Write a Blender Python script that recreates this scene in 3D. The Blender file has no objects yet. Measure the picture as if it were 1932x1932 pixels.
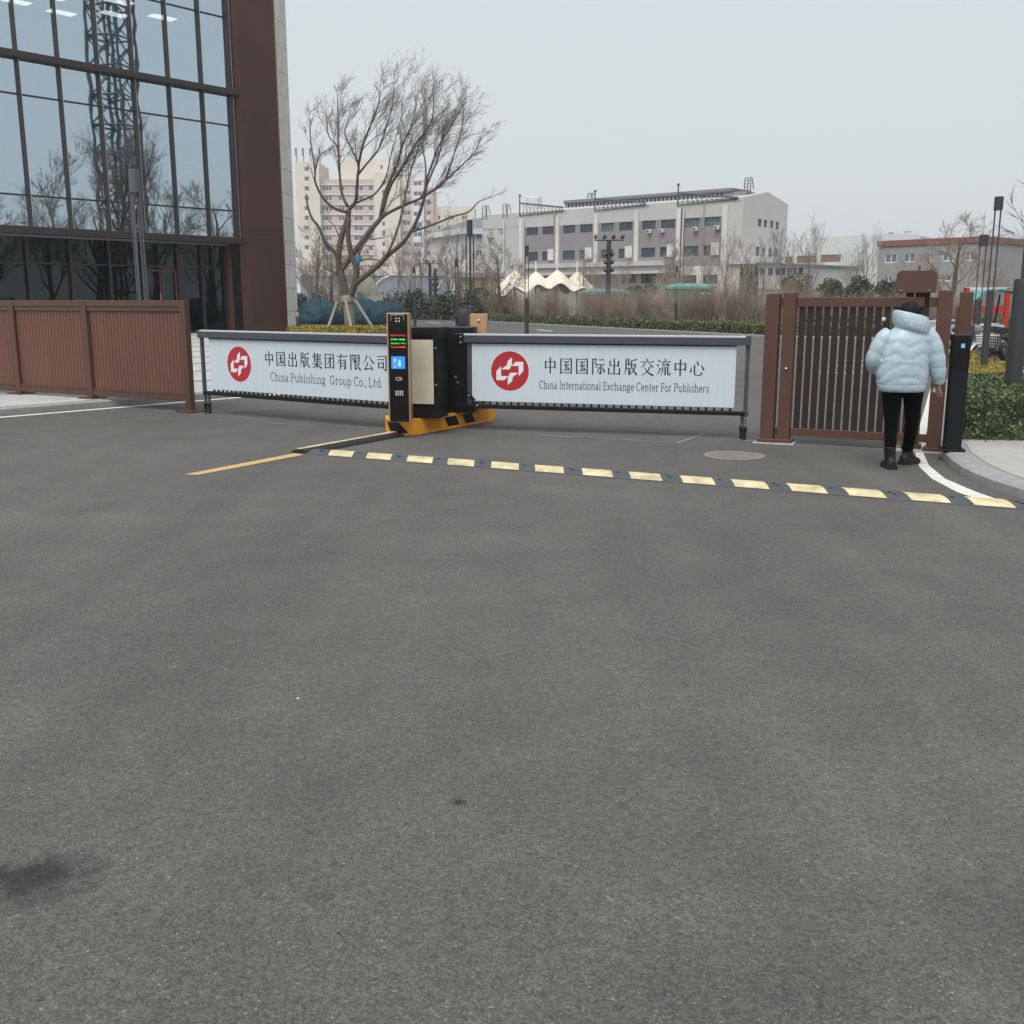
import bpy, bmesh, math, random
from mathutils import Vector, Matrix, noise
R = math.radians
PI = math.pi
sc = bpy.context.scene
COL = sc.collection
rnd = random.Random(7)

# ------------------------------------------------------------------ camera, sky, sun, exposure
CAM_H = 1.65
PITCH = math.atan(398 / 1932)
cd = bpy.data.cameras.new('camera'); cam = bpy.data.objects.new('camera', cd); COL.objects.link(cam)
cam.location = (0, 0, CAM_H); cam.rotation_euler = (PI / 2 - PITCH, 0, 0)
cd.sensor_width = 36; cd.lens = 36; cd.clip_end = 6000; cd.clip_start = 0.05
sc.camera = cam

SUN_EL, SUN_AZ = R(58), R(200)
w = bpy.data.worlds.new('World'); sc.world = w; w.use_nodes = True
nt = w.node_tree
bg = nt.nodes['Background']
sky = nt.nodes.new('ShaderNodeTexSky'); sky.sky_type = 'NISHITA'; sky.sun_disc = False
sky.sun_elevation = SUN_EL; sky.sun_rotation = SUN_AZ; sky.air_density = 1.5; sky.dust_density = 6
mx = nt.nodes.new('ShaderNodeMix'); mx.data_type = 'RGBA'
mx.inputs[0].default_value = 0.9
nt.links.new(sky.outputs[0], mx.inputs[6]); mx.inputs[7].default_value = (3.38, 3.62, 3.72, 1)
nt.links.new(mx.outputs[2], bg.inputs[0]); bg.inputs[1].default_value = 0.1
sd = bpy.data.lights.new('sun', 'SUN'); sd.energy = 1.5; sd.angle = R(45); sd.color = (1, 0.97, 0.93)
sun = bpy.data.objects.new('sun', sd); COL.objects.link(sun)
sun.rotation_euler = Vector((math.sin(SUN_AZ) * math.cos(SUN_EL), math.cos(SUN_AZ) * math.cos(SUN_EL), math.sin(SUN_EL))).to_track_quat('Z', 'Y').to_euler()
sc.view_settings.view_transform = 'Standard'; sc.view_settings.look = 'None'
sc.view_settings.exposure = 1.08; sc.view_settings.gamma = 1.0

# ------------------------------------------------------------------ survey helpers: measured sight lines -> points on the ground or on a wall
CP, SP = math.cos(PITCH), math.sin(PITCH)
def ray(x, y):
    a = (x - 966) / 1932; b = (966 - y) / 1932
    return (a, CP + b * SP, -SP + b * CP)
def G(x, y, z=0.0):
    d = ray(x, y); t = (z - CAM_H) / d[2]
    return Vector((t * d[0], t * d[1], z))
def At(x, y, Y):
    d = ray(x, y); t = Y / d[1]
    return Vector((t * d[0], Y, CAM_H + t * d[2]))
class Wall:
    """vertical plane through two ground points; x runs along it, y points away from the street, z up"""
    def __init__(s, p0, p1):
        s.p0 = Vector((p0[0], p0[1])); d = Vector((p1[0], p1[1])) - s.p0
        s.len = d.length; s.u = d.normalized(); s.rot = math.atan2(s.u.y, s.u.x)
        s.loc = (s.p0.x, s.p0.y, 0)
    def m(s, x, y):
        d = ray(x, y)
        det = d[0] * (-s.u.y) + d[1] * s.u.x
        t = (s.p0.x * (-s.u.y) + s.p0.y * s.u.x) / det
        q = Vector((t * d[0], t * d[1])) - s.p0
        return q.dot(s.u), CAM_H + t * d[2]
    def rect(s, x0, y0, x1, y1):
        a = s.m(x0, y0); b = s.m(x1, y1)
        return (a[0], b[0], min(a[1], b[1]), max(a[1], b[1]))

# ------------------------------------------------------------------ materials
def new_mat(name):
    m = bpy.data.materials.new(name); m.use_nodes = True
    return m, m.node_tree, m.node_tree.nodes['Principled BSDF']
def mat(name, col, rough=0.6, metal=0.0, var=0.12, scale=3.0, bump=0.0, bscale=60.0, spec=0.5, stretch=None):
    m, t, b = new_mat(name)
    b.inputs['Roughness'].default_value = rough; b.inputs['Metallic'].default_value = metal
    b.inputs['Specular IOR Level'].default_value = spec
    tc = t.nodes.new('ShaderNodeTexCoord'); src = tc.outputs['Object']
    if stretch:
        mp = t.nodes.new('ShaderNodeMapping'); mp.inputs['Scale'].default_value = stretch
        t.links.new(src, mp.inputs[0]); src = mp.outputs[0]
    nz = t.nodes.new('ShaderNodeTexNoise'); nz.inputs['Scale'].default_value = scale; nz.inputs['Detail'].default_value = 6
    nz.inputs['Roughness'].default_value = 0.65
    t.links.new(src, nz.inputs['Vector'])
    mr = t.nodes.new('ShaderNodeMapRange'); mr.inputs[1].default_value = 0.3; mr.inputs[2].default_value = 0.7
    mr.inputs[3].default_value = 1 - var; mr.inputs[4].default_value = 1 + var
    t.links.new(nz.outputs['Fac'], mr.inputs[0])
    mul = t.nodes.new('ShaderNodeVectorMath'); mul.operation = 'SCALE'
    mul.inputs[0].default_value = col[:3]; t.links.new(mr.outputs[0], mul.inputs['Scale'])
    t.links.new(mul.outputs[0], b.inputs['Base Color'])
    if bump:
        n2 = t.nodes.new('ShaderNodeTexNoise'); n2.inputs['Scale'].default_value = bscale; n2.inputs['Detail'].default_value = 4
        t.links.new(src, n2.inputs['Vector'])
        bp = t.nodes.new('ShaderNodeBump'); bp.inputs['Strength'].default_value = bump; bp.inputs['Distance'].default_value = 0.01
        t.links.new(n2.outputs['Fac'], bp.inputs['Height']); t.links.new(bp.outputs[0], b.inputs['Normal'])
    return m
def emis(name, col, st):
    m, t, b = new_mat(name)
    b.inputs['Base Color'].default_value = (*[c * 0.3 for c in col], 1)
    b.inputs['Emission Color'].default_value = (*col, 1); b.inputs['Emission Strength'].default_value = st
    return m
def leafmat(name, c0, c1, scale=4.0, rough=0.6):
    m, t, b = new_mat(name)
    tc = t.nodes.new('ShaderNodeTexCoord'); nz = t.nodes.new('ShaderNodeTexNoise'); nz.inputs['Scale'].default_value = scale
    nz.inputs['Detail'].default_value = 5
    t.links.new(tc.outputs['Object'], nz.inputs['Vector'])
    cr = t.nodes.new('ShaderNodeValToRGB'); cr.color_ramp.elements[0].position = 0.35; cr.color_ramp.elements[1].position = 0.65
    cr.color_ramp.elements[0].color = (*c0, 1); cr.color_ramp.elements[1].color = (*c1, 1)
    t.links.new(nz.outputs['Fac'], cr.inputs[0]); t.links.new(cr.outputs[0], b.inputs['Base Color'])
    b.inputs['Roughness'].default_value = rough
    return m
def glass(name, refl, tint, fac, wob=0.0, wscale=0.7):
    m, t, b = new_mat(name)
    t.nodes.remove(b)
    out = t.nodes['Material Output']
    gl = t.nodes.new('ShaderNodeBsdfGlossy'); gl.inputs['Color'].default_value = (*refl, 1); gl.inputs['Roughness'].default_value = 0.015
    tr = t.nodes.new('ShaderNodeBsdfTransparent'); tr.inputs['Color'].default_value = (*tint, 1)
    ms = t.nodes.new('ShaderNodeMixShader')
    lw = t.nodes.new('ShaderNodeLayerWeight'); lw.inputs[0].default_value = 0.25
    ad = t.nodes.new('ShaderNodeMath'); ad.operation = 'ADD'; ad.use_clamp = True; ad.inputs[1].default_value = fac
    t.links.new(lw.outputs['Fresnel'], ad.inputs[0]); t.links.new(ad.outputs[0], ms.inputs[0])
    t.links.new(tr.outputs[0], ms.inputs[1]); t.links.new(gl.outputs[0], ms.inputs[2]); t.links.new(ms.outputs[0], out.inputs[0])
    if wob:
        tc = t.nodes.new('ShaderNodeTexCoord'); nz = t.nodes.new('ShaderNodeTexNoise'); nz.inputs['Scale'].default_value = wscale; nz.inputs['Detail'].default_value = 1
        t.links.new(tc.outputs['Object'], nz.inputs['Vector'])
        bp = t.nodes.new('ShaderNodeBump'); bp.inputs['Strength'].default_value = 1; bp.inputs['Distance'].default_value = wob
        t.links.new(nz.outputs['Fac'], bp.inputs['Height']); t.links.new(bp.outputs[0], gl.inputs['Normal'])
    return m

def asphalt_mat():
    m, t, b = new_mat('asphalt')
    N, L = t.nodes.new, t.links.new
    tc = N('ShaderNodeTexCoord'); P = tc.outputs['Object']
    def nz(scale, detail=3, rough=0.6):
        n = N('ShaderNodeTexNoise'); n.inputs['Scale'].default_value = scale; n.inputs['Detail'].default_value = detail; n.inputs['Roughness'].default_value = rough
        L(P, n.inputs['Vector']); return n.outputs['Fac']
    def mr(x, a, c, d, e, clamp=True):
        n = N('ShaderNodeMapRange'); n.clamp = clamp
        for i, v in enumerate((a, c, d, e)): n.inputs[i + 1].default_value = v
        L(x, n.inputs[0]); return n.outputs[0]
    def mth(op, a, c):
        n = N('ShaderNodeMath'); n.operation = op
        for i, v in enumerate((a, c)):
            if isinstance(v, (int, float)): n.inputs[i].default_value = v
            else: L(v, n.inputs[i])
        return n.outputs[0]
    vo = N('ShaderNodeTexVoronoi'); vo.inputs['Scale'].default_value = 135; L(P, vo.inputs['Vector'])
    sep = N('ShaderNodeSeparateColor'); L(vo.outputs['Color'], sep.inputs[0])
    grain = mr(sep.outputs[0], 0, 1, 0.72, 1.27)
    bright = mr(sep.outputs[1], 0.985, 0.995, 0, 0.8)
    edge = mr(vo.outputs['Distance'], 0.30, 0.75, 1.0, 0.72)
    fine = mr(nz(300, 2), 0.3, 0.7, 0.75, 1.25)
    mid = mr(nz(26, 4), 0.3, 0.7, 0.84, 1.14)
    med = mr(nz(2.2, 5), 0.3, 0.7, 0.91, 1.09)
    big = mr(nz(0.33, 4), 0.3, 0.7, 0.86, 1.14)
    v = mth('MULTIPLY', grain, fine); v = mth('MULTIPLY', v, edge); v = mth('MULTIPLY', v, mid)
    v = mth('MULTIPLY', v, mr(nz(48, 3, .55), 0.33, 0.42, 0.7, 1.0)); v = mth('MULTIPLY', v, mr(nz(110, 2), 0.30, 0.40, 0.72, 1.0))
    v = mth('MULTIPLY', v, med); v = mth('MULTIPLY', v, big)
    v = mth('ADD', v, mth('MULTIPLY', bright, edge))
    for (ang, sx_, sy_, amp) in ((35, 2.2, 0.10, 0.07), (-8, 1.6, 0.09, 0.06)):       # tyre-polished bands along the two ways in
        mp = N('ShaderNodeMapping'); mp.inputs['Rotation'].default_value = (0, 0, R(ang)); mp.inputs['Scale'].default_value = (sx_, sy_, 1); L(P, mp.inputs[0])
        n = N('ShaderNodeTexNoise'); n.inputs['Scale'].default_value = 1.0; n.inputs['Detail'].default_value = 3; L(mp.outputs[0], n.inputs['Vector'])
        v = mth('MULTIPLY', v, mr(n.outputs['Fac'], 0.3, 0.7, 1 - amp, 1 + amp))
    # stains with a shape of their own
    for (px, py, rx, ry, amt) in STAINS:
        c = G(px, py)
        mp = N('ShaderNodeMapping'); mp.vector_type = 'POINT'
        mp.inputs['Location'].default_value = (-c.x / rx, -c.y / ry, 0); mp.inputs['Scale'].default_value = (1 / rx, 1 / ry, 0)
        L(P, mp.inputs[0])
        ln = N('ShaderNodeVectorMath'); ln.operation = 'LENGTH'; L(mp.outputs[0], ln.inputs[0])
        wob = mth('ADD', ln.outputs['Value'], mr(nz(2.0 / max(rx, ry), 3), 0.25, 0.75, -0.45, 0.45))
        v = mth('MULTIPLY', v, mr(wob, 0.25, 1.0, amt, 1.0))
    tint = N('ShaderNodeMix'); tint.data_type = 'RGBA'; L(sep.outputs[2], tint.inputs[0])
    tint.inputs[6].default_value = (0.118, 0.112, 0.104, 1); tint.inputs[7].default_value = (0.112, 0.108, 0.104, 1)
    sc_ = N('ShaderNodeVectorMath'); sc_.operation = 'SCALE'; L(tint.outputs[2], sc_.inputs[0]); L(v, sc_.inputs['Scale'])
    L(sc_.outputs[0], b.inputs['Base Color'])
    b.inputs['Roughness'].default_value = 0.8; b.inputs['Specular IOR Level'].default_value = 0.35
    hb = mth('ADD', mth('MULTIPLY', sep.outputs[0], 0.6), mth('MULTIPLY', vo.outputs['Distance'], -0.8))
    hb = mth('ADD', hb, mth('MULTIPLY', nz(55, 4), 1.4))
    bp = N('ShaderNodeBump'); bp.inputs['Strength'].default_value = 0.6; bp.inputs['Distance'].default_value = 0.005
    L(hb, bp.inputs['Height']); L(bp.outputs[0], b.inputs['Normal'])
    return m
STAINS = [(58, 1655, 0.24, 0.17, 0.30), (866, 1514, 0.035, 0.028, 0.3), (604, 1690, 0.06, 0.05, 0.75), (1480, 1880, 0.7, 0.3, 0.85),
          (1030, 925, 0.35, 0.25, 1.14), (170, 980, 0.8, 0.35, 1.13), (860, 1030, 1.2, 0.4, 1.08), (1850, 1760, 0.6, 0.4, 0.85), (330, 1258, 0.05, 0.02, 1.5), (1195, 1413, 0.035, 0.02, 1.35)]

def block_mat(name, col, sx, sz, mortar, var=0.08, mort=0.012, offset=0.5, rough=0.7):
    """stone panels / pavers / tiles in the object's own x and z (or x and y) axes"""
    m, t, b = new_mat(name)
    tc = t.nodes.new('ShaderNodeTexCoord'); mp = t.nodes.new('ShaderNodeMapping')
    t.links.new(tc.outputs['Object'], mp.inputs[0])
    br = t.nodes.new('ShaderNodeTexBrick'); br.offset = offset; br.inputs['Scale'].default_value = 1
    br.inputs['Brick Width'].default_value = sx; br.inputs['Row Height'].default_value = sz
    br.inputs['Mortar Size'].default_value = mort; br.inputs['Mortar Smooth'].default_value = 0.1
    br.inputs['Color1'].default_value = (*[c * (1 - var) for c in col], 1); br.inputs['Color2'].default_value = (*[c * (1 + var) for c in col], 1)
    br.inputs['Mortar'].default_value = (*mortar, 1)
    t.links.new(mp.outputs[0], br.inputs['Vector'])
    nz = t.nodes.new('ShaderNodeTexNoise'); nz.inputs['Scale'].default_value = 1.3; nz.inputs['Detail'].default_value = 8; nz.inputs['Roughness'].default_value = 0.7
    t.links.new(tc.outputs['Object'], nz.inputs['Vector'])
    mr = t.nodes.new('ShaderNodeMapRange'); mr.inputs[1].default_value = 0.3; mr.inputs[2].default_value = 0.7; mr.inputs[3].default_value = 0.88; mr.inputs[4].default_value = 1.1
    t.links.new(nz.outputs['Fac'], mr.inputs[0])
    sc_ = t.nodes.new('ShaderNodeVectorMath'); sc_.operation = 'SCALE'
    t.links.new(br.outputs['Color'], sc_.inputs[0]); t.links.new(mr.outputs[0], sc_.inputs['Scale']); t.links.new(sc_.outputs[0], b.inputs['Base Color'])
    b.inputs['Roughness'].default_value = rough
    return m, mp

def slat_mat(name, col, pitch, line, depth=0.5, lw=0.03, rough=0.45, var=0.05):
    """flat board of vertical slats, seams every `pitch` metres along local x"""
    m, t, b = new_mat(name)
    N, L = t.nodes.new, t.links.new
    tc = N('ShaderNodeTexCoord'); sp = N('ShaderNodeSeparateXYZ'); L(tc.outputs['Object'], sp.inputs[0])
    dv = N('ShaderNodeMath'); dv.operation = 'DIVIDE'; dv.inputs[1].default_value = pitch; L(sp.outputs[0], dv.inputs[0])
    fr = N('ShaderNodeMath'); fr.operation = 'FRACT'; L(dv.outputs[0], fr.inputs[0])
    fl = N('ShaderNodeMath'); fl.operation = 'FLOOR'; L(dv.outputs[0], fl.inputs[0])
    wn = N('ShaderNodeTexWhiteNoise'); wn.noise_dimensions = '1D'; L(fl.outputs[0], wn.inputs['W'])
    mr = N('ShaderNodeMapRange'); mr.inputs[3].default_value = 1 - var; mr.inputs[4].default_value = 1 + var * 0.4; L(wn.outputs['Value'], mr.inputs[0])
    sc_ = N('ShaderNodeVectorMath'); sc_.operation = 'SCALE'; sc_.inputs[0].default_value = col; L(mr.outputs[0], sc_.inputs['Scale'])
    lt = N('ShaderNodeMath'); lt.operation = 'LESS_THAN'; lt.inputs[1].default_value = lw; L(fr.outputs[0], lt.inputs[0])
    wm = N('ShaderNodeMapRange'); wm.inputs[3].default_value = depth * 0.2; wm.inputs[4].default_value = depth; L(wn.outputs['Value'], wm.inputs[0])
    ml = N('ShaderNodeMath'); ml.operation = 'MULTIPLY'; L(lt.outputs[0], ml.inputs[0]); L(wm.outputs[0], ml.inputs[1])
    mx = N('ShaderNodeMix'); mx.data_type = 'RGBA'; L(ml.outputs[0], mx.inputs[0]); L(sc_.outputs[0], mx.inputs[6]); mx.inputs[7].default_value = (*line, 1)
    L(mx.outputs[2], b.inputs['Base Color']); b.inputs['Roughness'].default_value = rough
    return m

M = {}
M['asphalt'] = asphalt_mat()
M['soil'] = mat('soil', (0.17, 0.145, 0.11), 0.95, var=0.3, scale=0.8, bump=0.6, bscale=8)
M['paver'], _mp = block_mat('pavement stone', (0.42, 0.425, 0.405), 1.2, 0.6, (0.25, 0.25, 0.24), mort=0.008)
M['paver_dark'] = mat('dark paver band', (0.24, 0.245, 0.25), 0.8, var=0.12)
M['kerb'] = mat('granite kerb', (0.27, 0.275, 0.28), 0.8, var=0.16, scale=7, bump=0.3, bscale=120)
M['white_paint'] = mat('white road paint', (0.62, 0.62, 0.57), 0.7, var=0.22, scale=9, bump=0.3, bscale=90)
M['yellow_paint'] = mat('yellow road paint', (0.50, 0.33, 0.145), 0.7, var=0.15, scale=9, bump=0.3, bscale=90)
M['faint_paint'] = mat('sealed saw cut', (0.19, 0.185, 0.175), 0.85, var=0.35, scale=5)
M['iron'] = mat('worn iron', (0.20, 0.18, 0.155), 0.75, var=0.25, scale=12, bump=1, bscale=70)
M['brown'] = mat('brown powder coat', (0.07728, 0.03494, 0.02419), 0.5, var=0.16, scale=5, stretch=(1, 1, 0.25), bump=0.08, bscale=40)
M['brown_panel'] = mat('brown louvre', (0.1249, 0.05365, 0.03885), 0.55, var=0.13, scale=4, stretch=(1, 1, 0.2))
M['brown_dark'] = mat('dark brown slat', (0.016, 0.0075, 0.0065), 0.5, var=0.1, scale=2)
M['brown_metal'] = mat('copper brown cladding', (0.056, 0.0265, 0.021), 0.32, metal=0.45, var=0.10, scale=0.5, bump=0.02, bscale=1)
M['mullion'] = mat('bronze aluminium', (0.050, 0.040, 0.039), 0.4, metal=0.4, var=0.05)
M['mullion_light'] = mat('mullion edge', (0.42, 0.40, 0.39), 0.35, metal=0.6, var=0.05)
M['stone'], mp_ = block_mat('pale stone panels', (0.63, 0.61, 0.575), 0.85, 1.15, (0.16, 0.155, 0.15), var=0.05, mort=0.012)
mp_.inputs['Rotation'].default_value = (R(-90), 0, 0)
M['glass_up'] = glass('curtain wall glass', (0.70, 0.83, 0.93), (0.34, 0.42, 0.45), 0.66, wob=0.0038, wscale=0.6)
M['glass_low'] = glass('shopfront glass', (0.42, 0.50, 0.52), (0.14, 0.17, 0.165), 0.08, wob=0.004, wscale=0.6)
M['room'] = mat('office interior', (0.22, 0.23, 0.24), 0.9)
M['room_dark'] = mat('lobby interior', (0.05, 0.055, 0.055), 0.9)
M['ceil_light'] = emis('ceiling light panel', (1.0, 0.93, 0.78), 2.0)
M['green_panel'] = mat('pale blind', (0.45, 0.55, 0.50), 0.8)
M['board_metal'] = mat('slate grey metal', (0.0527, 0.062, 0.0775), 0.42, metal=0.1, var=0.06)
M['board_top'] = mat('light grey strip', (0.42, 0.45, 0.48), 0.4, var=0.05)
M['black_metal'] = mat('black metal', (0.00594, 0.0066, 0.00792), 0.42, var=0.15, spec=0.3)
M['black_gloss'] = mat('black acrylic', (0.0036, 0.0036, 0.0042), 0.12, var=0.05)
M['black_rubber'] = mat('black rubber', (0.0105, 0.0105, 0.0112), 0.8, var=0.2)
M['board'] = slat_mat('white slatted board', (0.505, 0.575, 0.63), 0.093, (0.33, 0.36, 0.40), depth=0.7, lw=0.03, var=0.025)
M['ink'] = mat('black vinyl lettering', (0.012, 0.010, 0.022), 0.4, var=0.02)
M['ink2'] = mat('grey vinyl lettering', (0.045, 0.045, 0.055), 0.4, var=0.02)
M['logo_red'] = mat('red vinyl', (0.38, 0.018, 0.028), 0.4, var=0.04)
M['logo_white'] = mat('white vinyl', (0.66, 0.71, 0.75), 0.4, var=0.02)
M['orange'] = mat('orange paint', (0.8, 0.335, 0.022), 0.5, var=0.07, scale=2)
M['gold'] = mat('gold aluminium', (0.42, 0.27, 0.155), 0.38, metal=0.3, var=0.05)
M['tan_box'] = mat('tan coated steel', (0.42, 0.25, 0.14), 0.45, var=0.05)
M['beige'] = mat('beige backing sheet', (0.47, 0.45, 0.36), 0.75, var=0.12, scale=2.2)
M['steel'] = mat('bright steel', (0.55, 0.55, 0.55), 0.3, metal=0.8, var=0.05)
M['led_red'] = emis('red led', (1.0, 0.03, 0.03), 1.0)
M['led_green'] = emis('green led', (0.08, 1.0, 0.12), 0.75)
M['screen'] = emis('blue screen', (0.02, 0.25, 0.75), 0.48)
M['screen_white'] = emis('screen picture', (0.45, 0.65, 0.8), 0.42)
M['icon'] = mat('pale icon', (0.55, 0.55, 0.55), 0.5)
M['bump_yellow'] = mat('worn yellow rubber', (0.54, 0.47, 0.28), 0.85, var=0.38, scale=5.5, bump=0.4, bscale=90)
M['bump_black'] = mat('worn black rubber', (0.062, 0.068, 0.075), 0.75, var=0.2, scale=10, bump=0.5, bscale=90)
M['lamp'] = mat('charcoal lamp post', (0.038, 0.038, 0.044), 0.5, var=0.1)
M['lamp_l'] = mat('grey lamp post', (0.085, 0.09, 0.105), 0.45, var=0.06)
M['concrete'] = mat('concrete', (0.36, 0.35, 0.33), 0.85, var=0.15, scale=1.5)
M['bark'] = mat('bark', (0.085, 0.066, 0.055), 0.9, var=0.3, scale=9, bump=0.8, bscale=30)
M['bark_pale'] = mat('pale trunk', (0.21, 0.185, 0.15), 0.9, var=0.25, scale=7, bump=0.8, bscale=18)
M['twig'] = mat('twigs', (0.165, 0.14, 0.122), 0.9, var=0.15)
M['twig_brown'] = mat('brown twigs', (0.25, 0.195, 0.15), 0.9, var=0.2)
M['twig_grey'] = mat('grey brown twigs', (0.27, 0.235, 0.20), 0.9, var=0.2)
M['dry_leaf'] = mat('dry leaf', (0.11, 0.085, 0.055), 0.8, var=0.3)
M['wood_pole'] = mat('timber prop', (0.25, 0.225, 0.19), 0.85, var=0.15, scale=5)
M['blue_wrap'] = mat('blue wrap', (0.03, 0.20, 0.36), 0.6, var=0.15, scale=8)
M['teal_cloth'] = mat('dark teal shade cloth', (0.004, 0.034, 0.050), 0.75, var=0.3, scale=1.6, bump=1.0, bscale=5.5)
M['teal'] = mat('teal paint', (0.03, 0.19, 0.20), 0.55, var=0.2, scale=2)
M['teal_light'] = mat('teal sheet', (0.10, 0.33, 0.31), 0.5, var=0.15)
M['hedge_dark'] = leafmat('dark hedge leaf', (0.030, 0.058, 0.026), (0.115, 0.145, 0.062), 6, 0.45)
M['hedge_mid'] = leafmat('clipped hedge leaf', (0.058, 0.076, 0.032), (0.135, 0.14, 0.066), 2.5, 0.6)
M['hedge_yellow'] = leafmat('yellow hedge leaf', (0.17, 0.15, 0.030), (0.34, 0.25, 0.04), 3.5, 0.6)
M['hedge_rust'] = leafmat('rusty hedge leaf', (0.13, 0.085, 0.035), (0.24, 0.17, 0.05), 2.5, 0.7)
M['pine'] = leafmat('evergreen needles', (0.032, 0.046, 0.030), (0.07, 0.085, 0.055), 2.5, 0.7)
M['rock'] = mat('pale limestone', (0.34, 0.33, 0.29), 0.9, var=0.35, scale=1.6, bump=1, bscale=4)
M['tent'] = mat('cream membrane', (0.66, 0.60, 0.49), 0.6, var=0.06, scale=0.6)
M['bwall'] = mat('pale grey render', (0.435, 0.435, 0.435), 0.85, var=0.06, scale=0.25, stretch=(1, 1, 0.25))
M['bpurple'] = mat('mauve brick tile', (0.232, 0.216, 0.23), 0.85, var=0.07, scale=0.4)
M['bwhite'] = mat('white pilaster', (0.56, 0.555, 0.535), 0.8, var=0.12, scale=0.7, stretch=(1, 1, 0.3))
M['bside'] = mat('pale end wall', (0.52, 0.52, 0.515), 0.85, var=0.05, scale=0.3)
M['win'] = mat('window glass', (0.035, 0.05, 0.075), 0.12, var=0.35, scale=0.7, spec=0.8)
M['win_teal'] = mat('curtained window glass', (0.12, 0.19, 0.19), 0.2, var=0.3, scale=1.2)
M['win_blue'] = mat('blue window glass', (0.11, 0.15, 0.2), 0.12, var=0.35, scale=0.5, spec=0.8)
M['frame_white'] = mat('white window frame', (0.6, 0.6, 0.6), 0.5, var=0.05)
M['frame_dark'] = mat('dark window frame', (0.07, 0.09, 0.11), 0.5, var=0.05)
M['cream'] = mat('cream render', (0.6, 0.57, 0.505), 0.85, var=0.05, scale=0.2)
M['pink'] = mat('salmon render', (0.49, 0.415, 0.37), 0.85, var=0.06, scale=0.2)
M['lav'] = mat('white painted wall', (0.6000, 0.6000, 0.6480), 0.85, var=0.05, scale=0.4)
M['roof_grey'] = mat('grey roof', (0.16, 0.17, 0.19), 0.8, var=0.1)
M['red_trim'] = mat('red brown parapet', (0.20, 0.085, 0.078), 0.8, var=0.12, scale=0.8)
M['gbwall'] = mat('grey stucco', (0.27, 0.27, 0.28), 0.9, var=0.08, scale=0.4)
M['ware'] = mat('pale metal cladding', (0.51, 0.5508, 0.561), 0.7, var=0.05, scale=0.3)
M['shutter'] = mat('brown shutter', (0.20, 0.125, 0.105), 0.8, var=0.1)
M['ac'] = mat('air conditioner casing', (0.55, 0.55, 0.53), 0.6, var=0.06)
M['pipe_yellow'] = mat('yellow gas pipe', (0.32, 0.25, 0.14), 0.7, var=0.2)
M['fartower_hazed'] = mat('distant tower render', (0.50, 0.53, 0.56), 0.8, var=0.04)  # distance haze put into the pale wall colour
M['blue_hoard'] = mat('blue grey sheet wall', (0.20, 0.24, 0.31), 0.7, var=0.1, scale=0.4)
M['red_frame'] = mat('red paint', (0.4, 0.03, 0.018), 0.5, var=0.1)
M['skin'] = mat('skin', (0.42, 0.22, 0.155), 0.55, var=0.06)
M['hair'] = mat('black hair', (0.0036, 0.0036, 0.0042), 0.6, spec=0.25, var=0.3, scale=20, bump=1, bscale=70)
M['puffer'] = mat('pale blue puffer', (0.355, 0.45, 0.515), 0.36, var=0.05, scale=6, bump=1.0, bscale=15)
M['puffer_black'] = mat('dark puffer', (0.02, 0.02, 0.028), 0.6, var=0.1)
M['trousers'] = mat('black trousers', (0.002275, 0.002275, 0.00245), 0.9, var=0.1, spec=0.15)
M['boot'] = mat('black boot leather', (0.0048, 0.0048, 0.0054), 0.4, var=0.15)
M['tissue'] = mat('white tissue', (0.75, 0.75, 0.74), 0.8, bump=0.6, bscale=40)
M['cover_white'] = mat('white quilted cover', (0.58, 0.55, 0.60), 0.7, var=0.15, scale=8)
M['cover_blue'] = mat('navy cover', (0.03, 0.04, 0.12), 0.7, var=0.2)
M['cover_grey'] = mat('silver grey cover', (0.30, 0.33, 0.38), 0.6, var=0.2, scale=6)
M['pinkp'] = mat('pink plastic', (0.5, 0.16, 0.22), 0.5)
M['bikeframe'] = mat('bike frame paint', (0.05, 0.055, 0.06), 0.4, var=0.2)
M['bikered'] = mat('red bike paint', (0.30, 0.03, 0.03), 0.4, var=0.1)
M['bikewhite'] = mat('white bike paint', (0.6, 0.6, 0.6), 0.4, var=0.1)
M['sticker'] = mat('blue white sticker', (0.25, 0.40, 0.55), 0.5)
M['green_reflect'] = mat('pale green panel', (0.36, 0.50, 0.40), 0.7, var=0.08)

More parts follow.
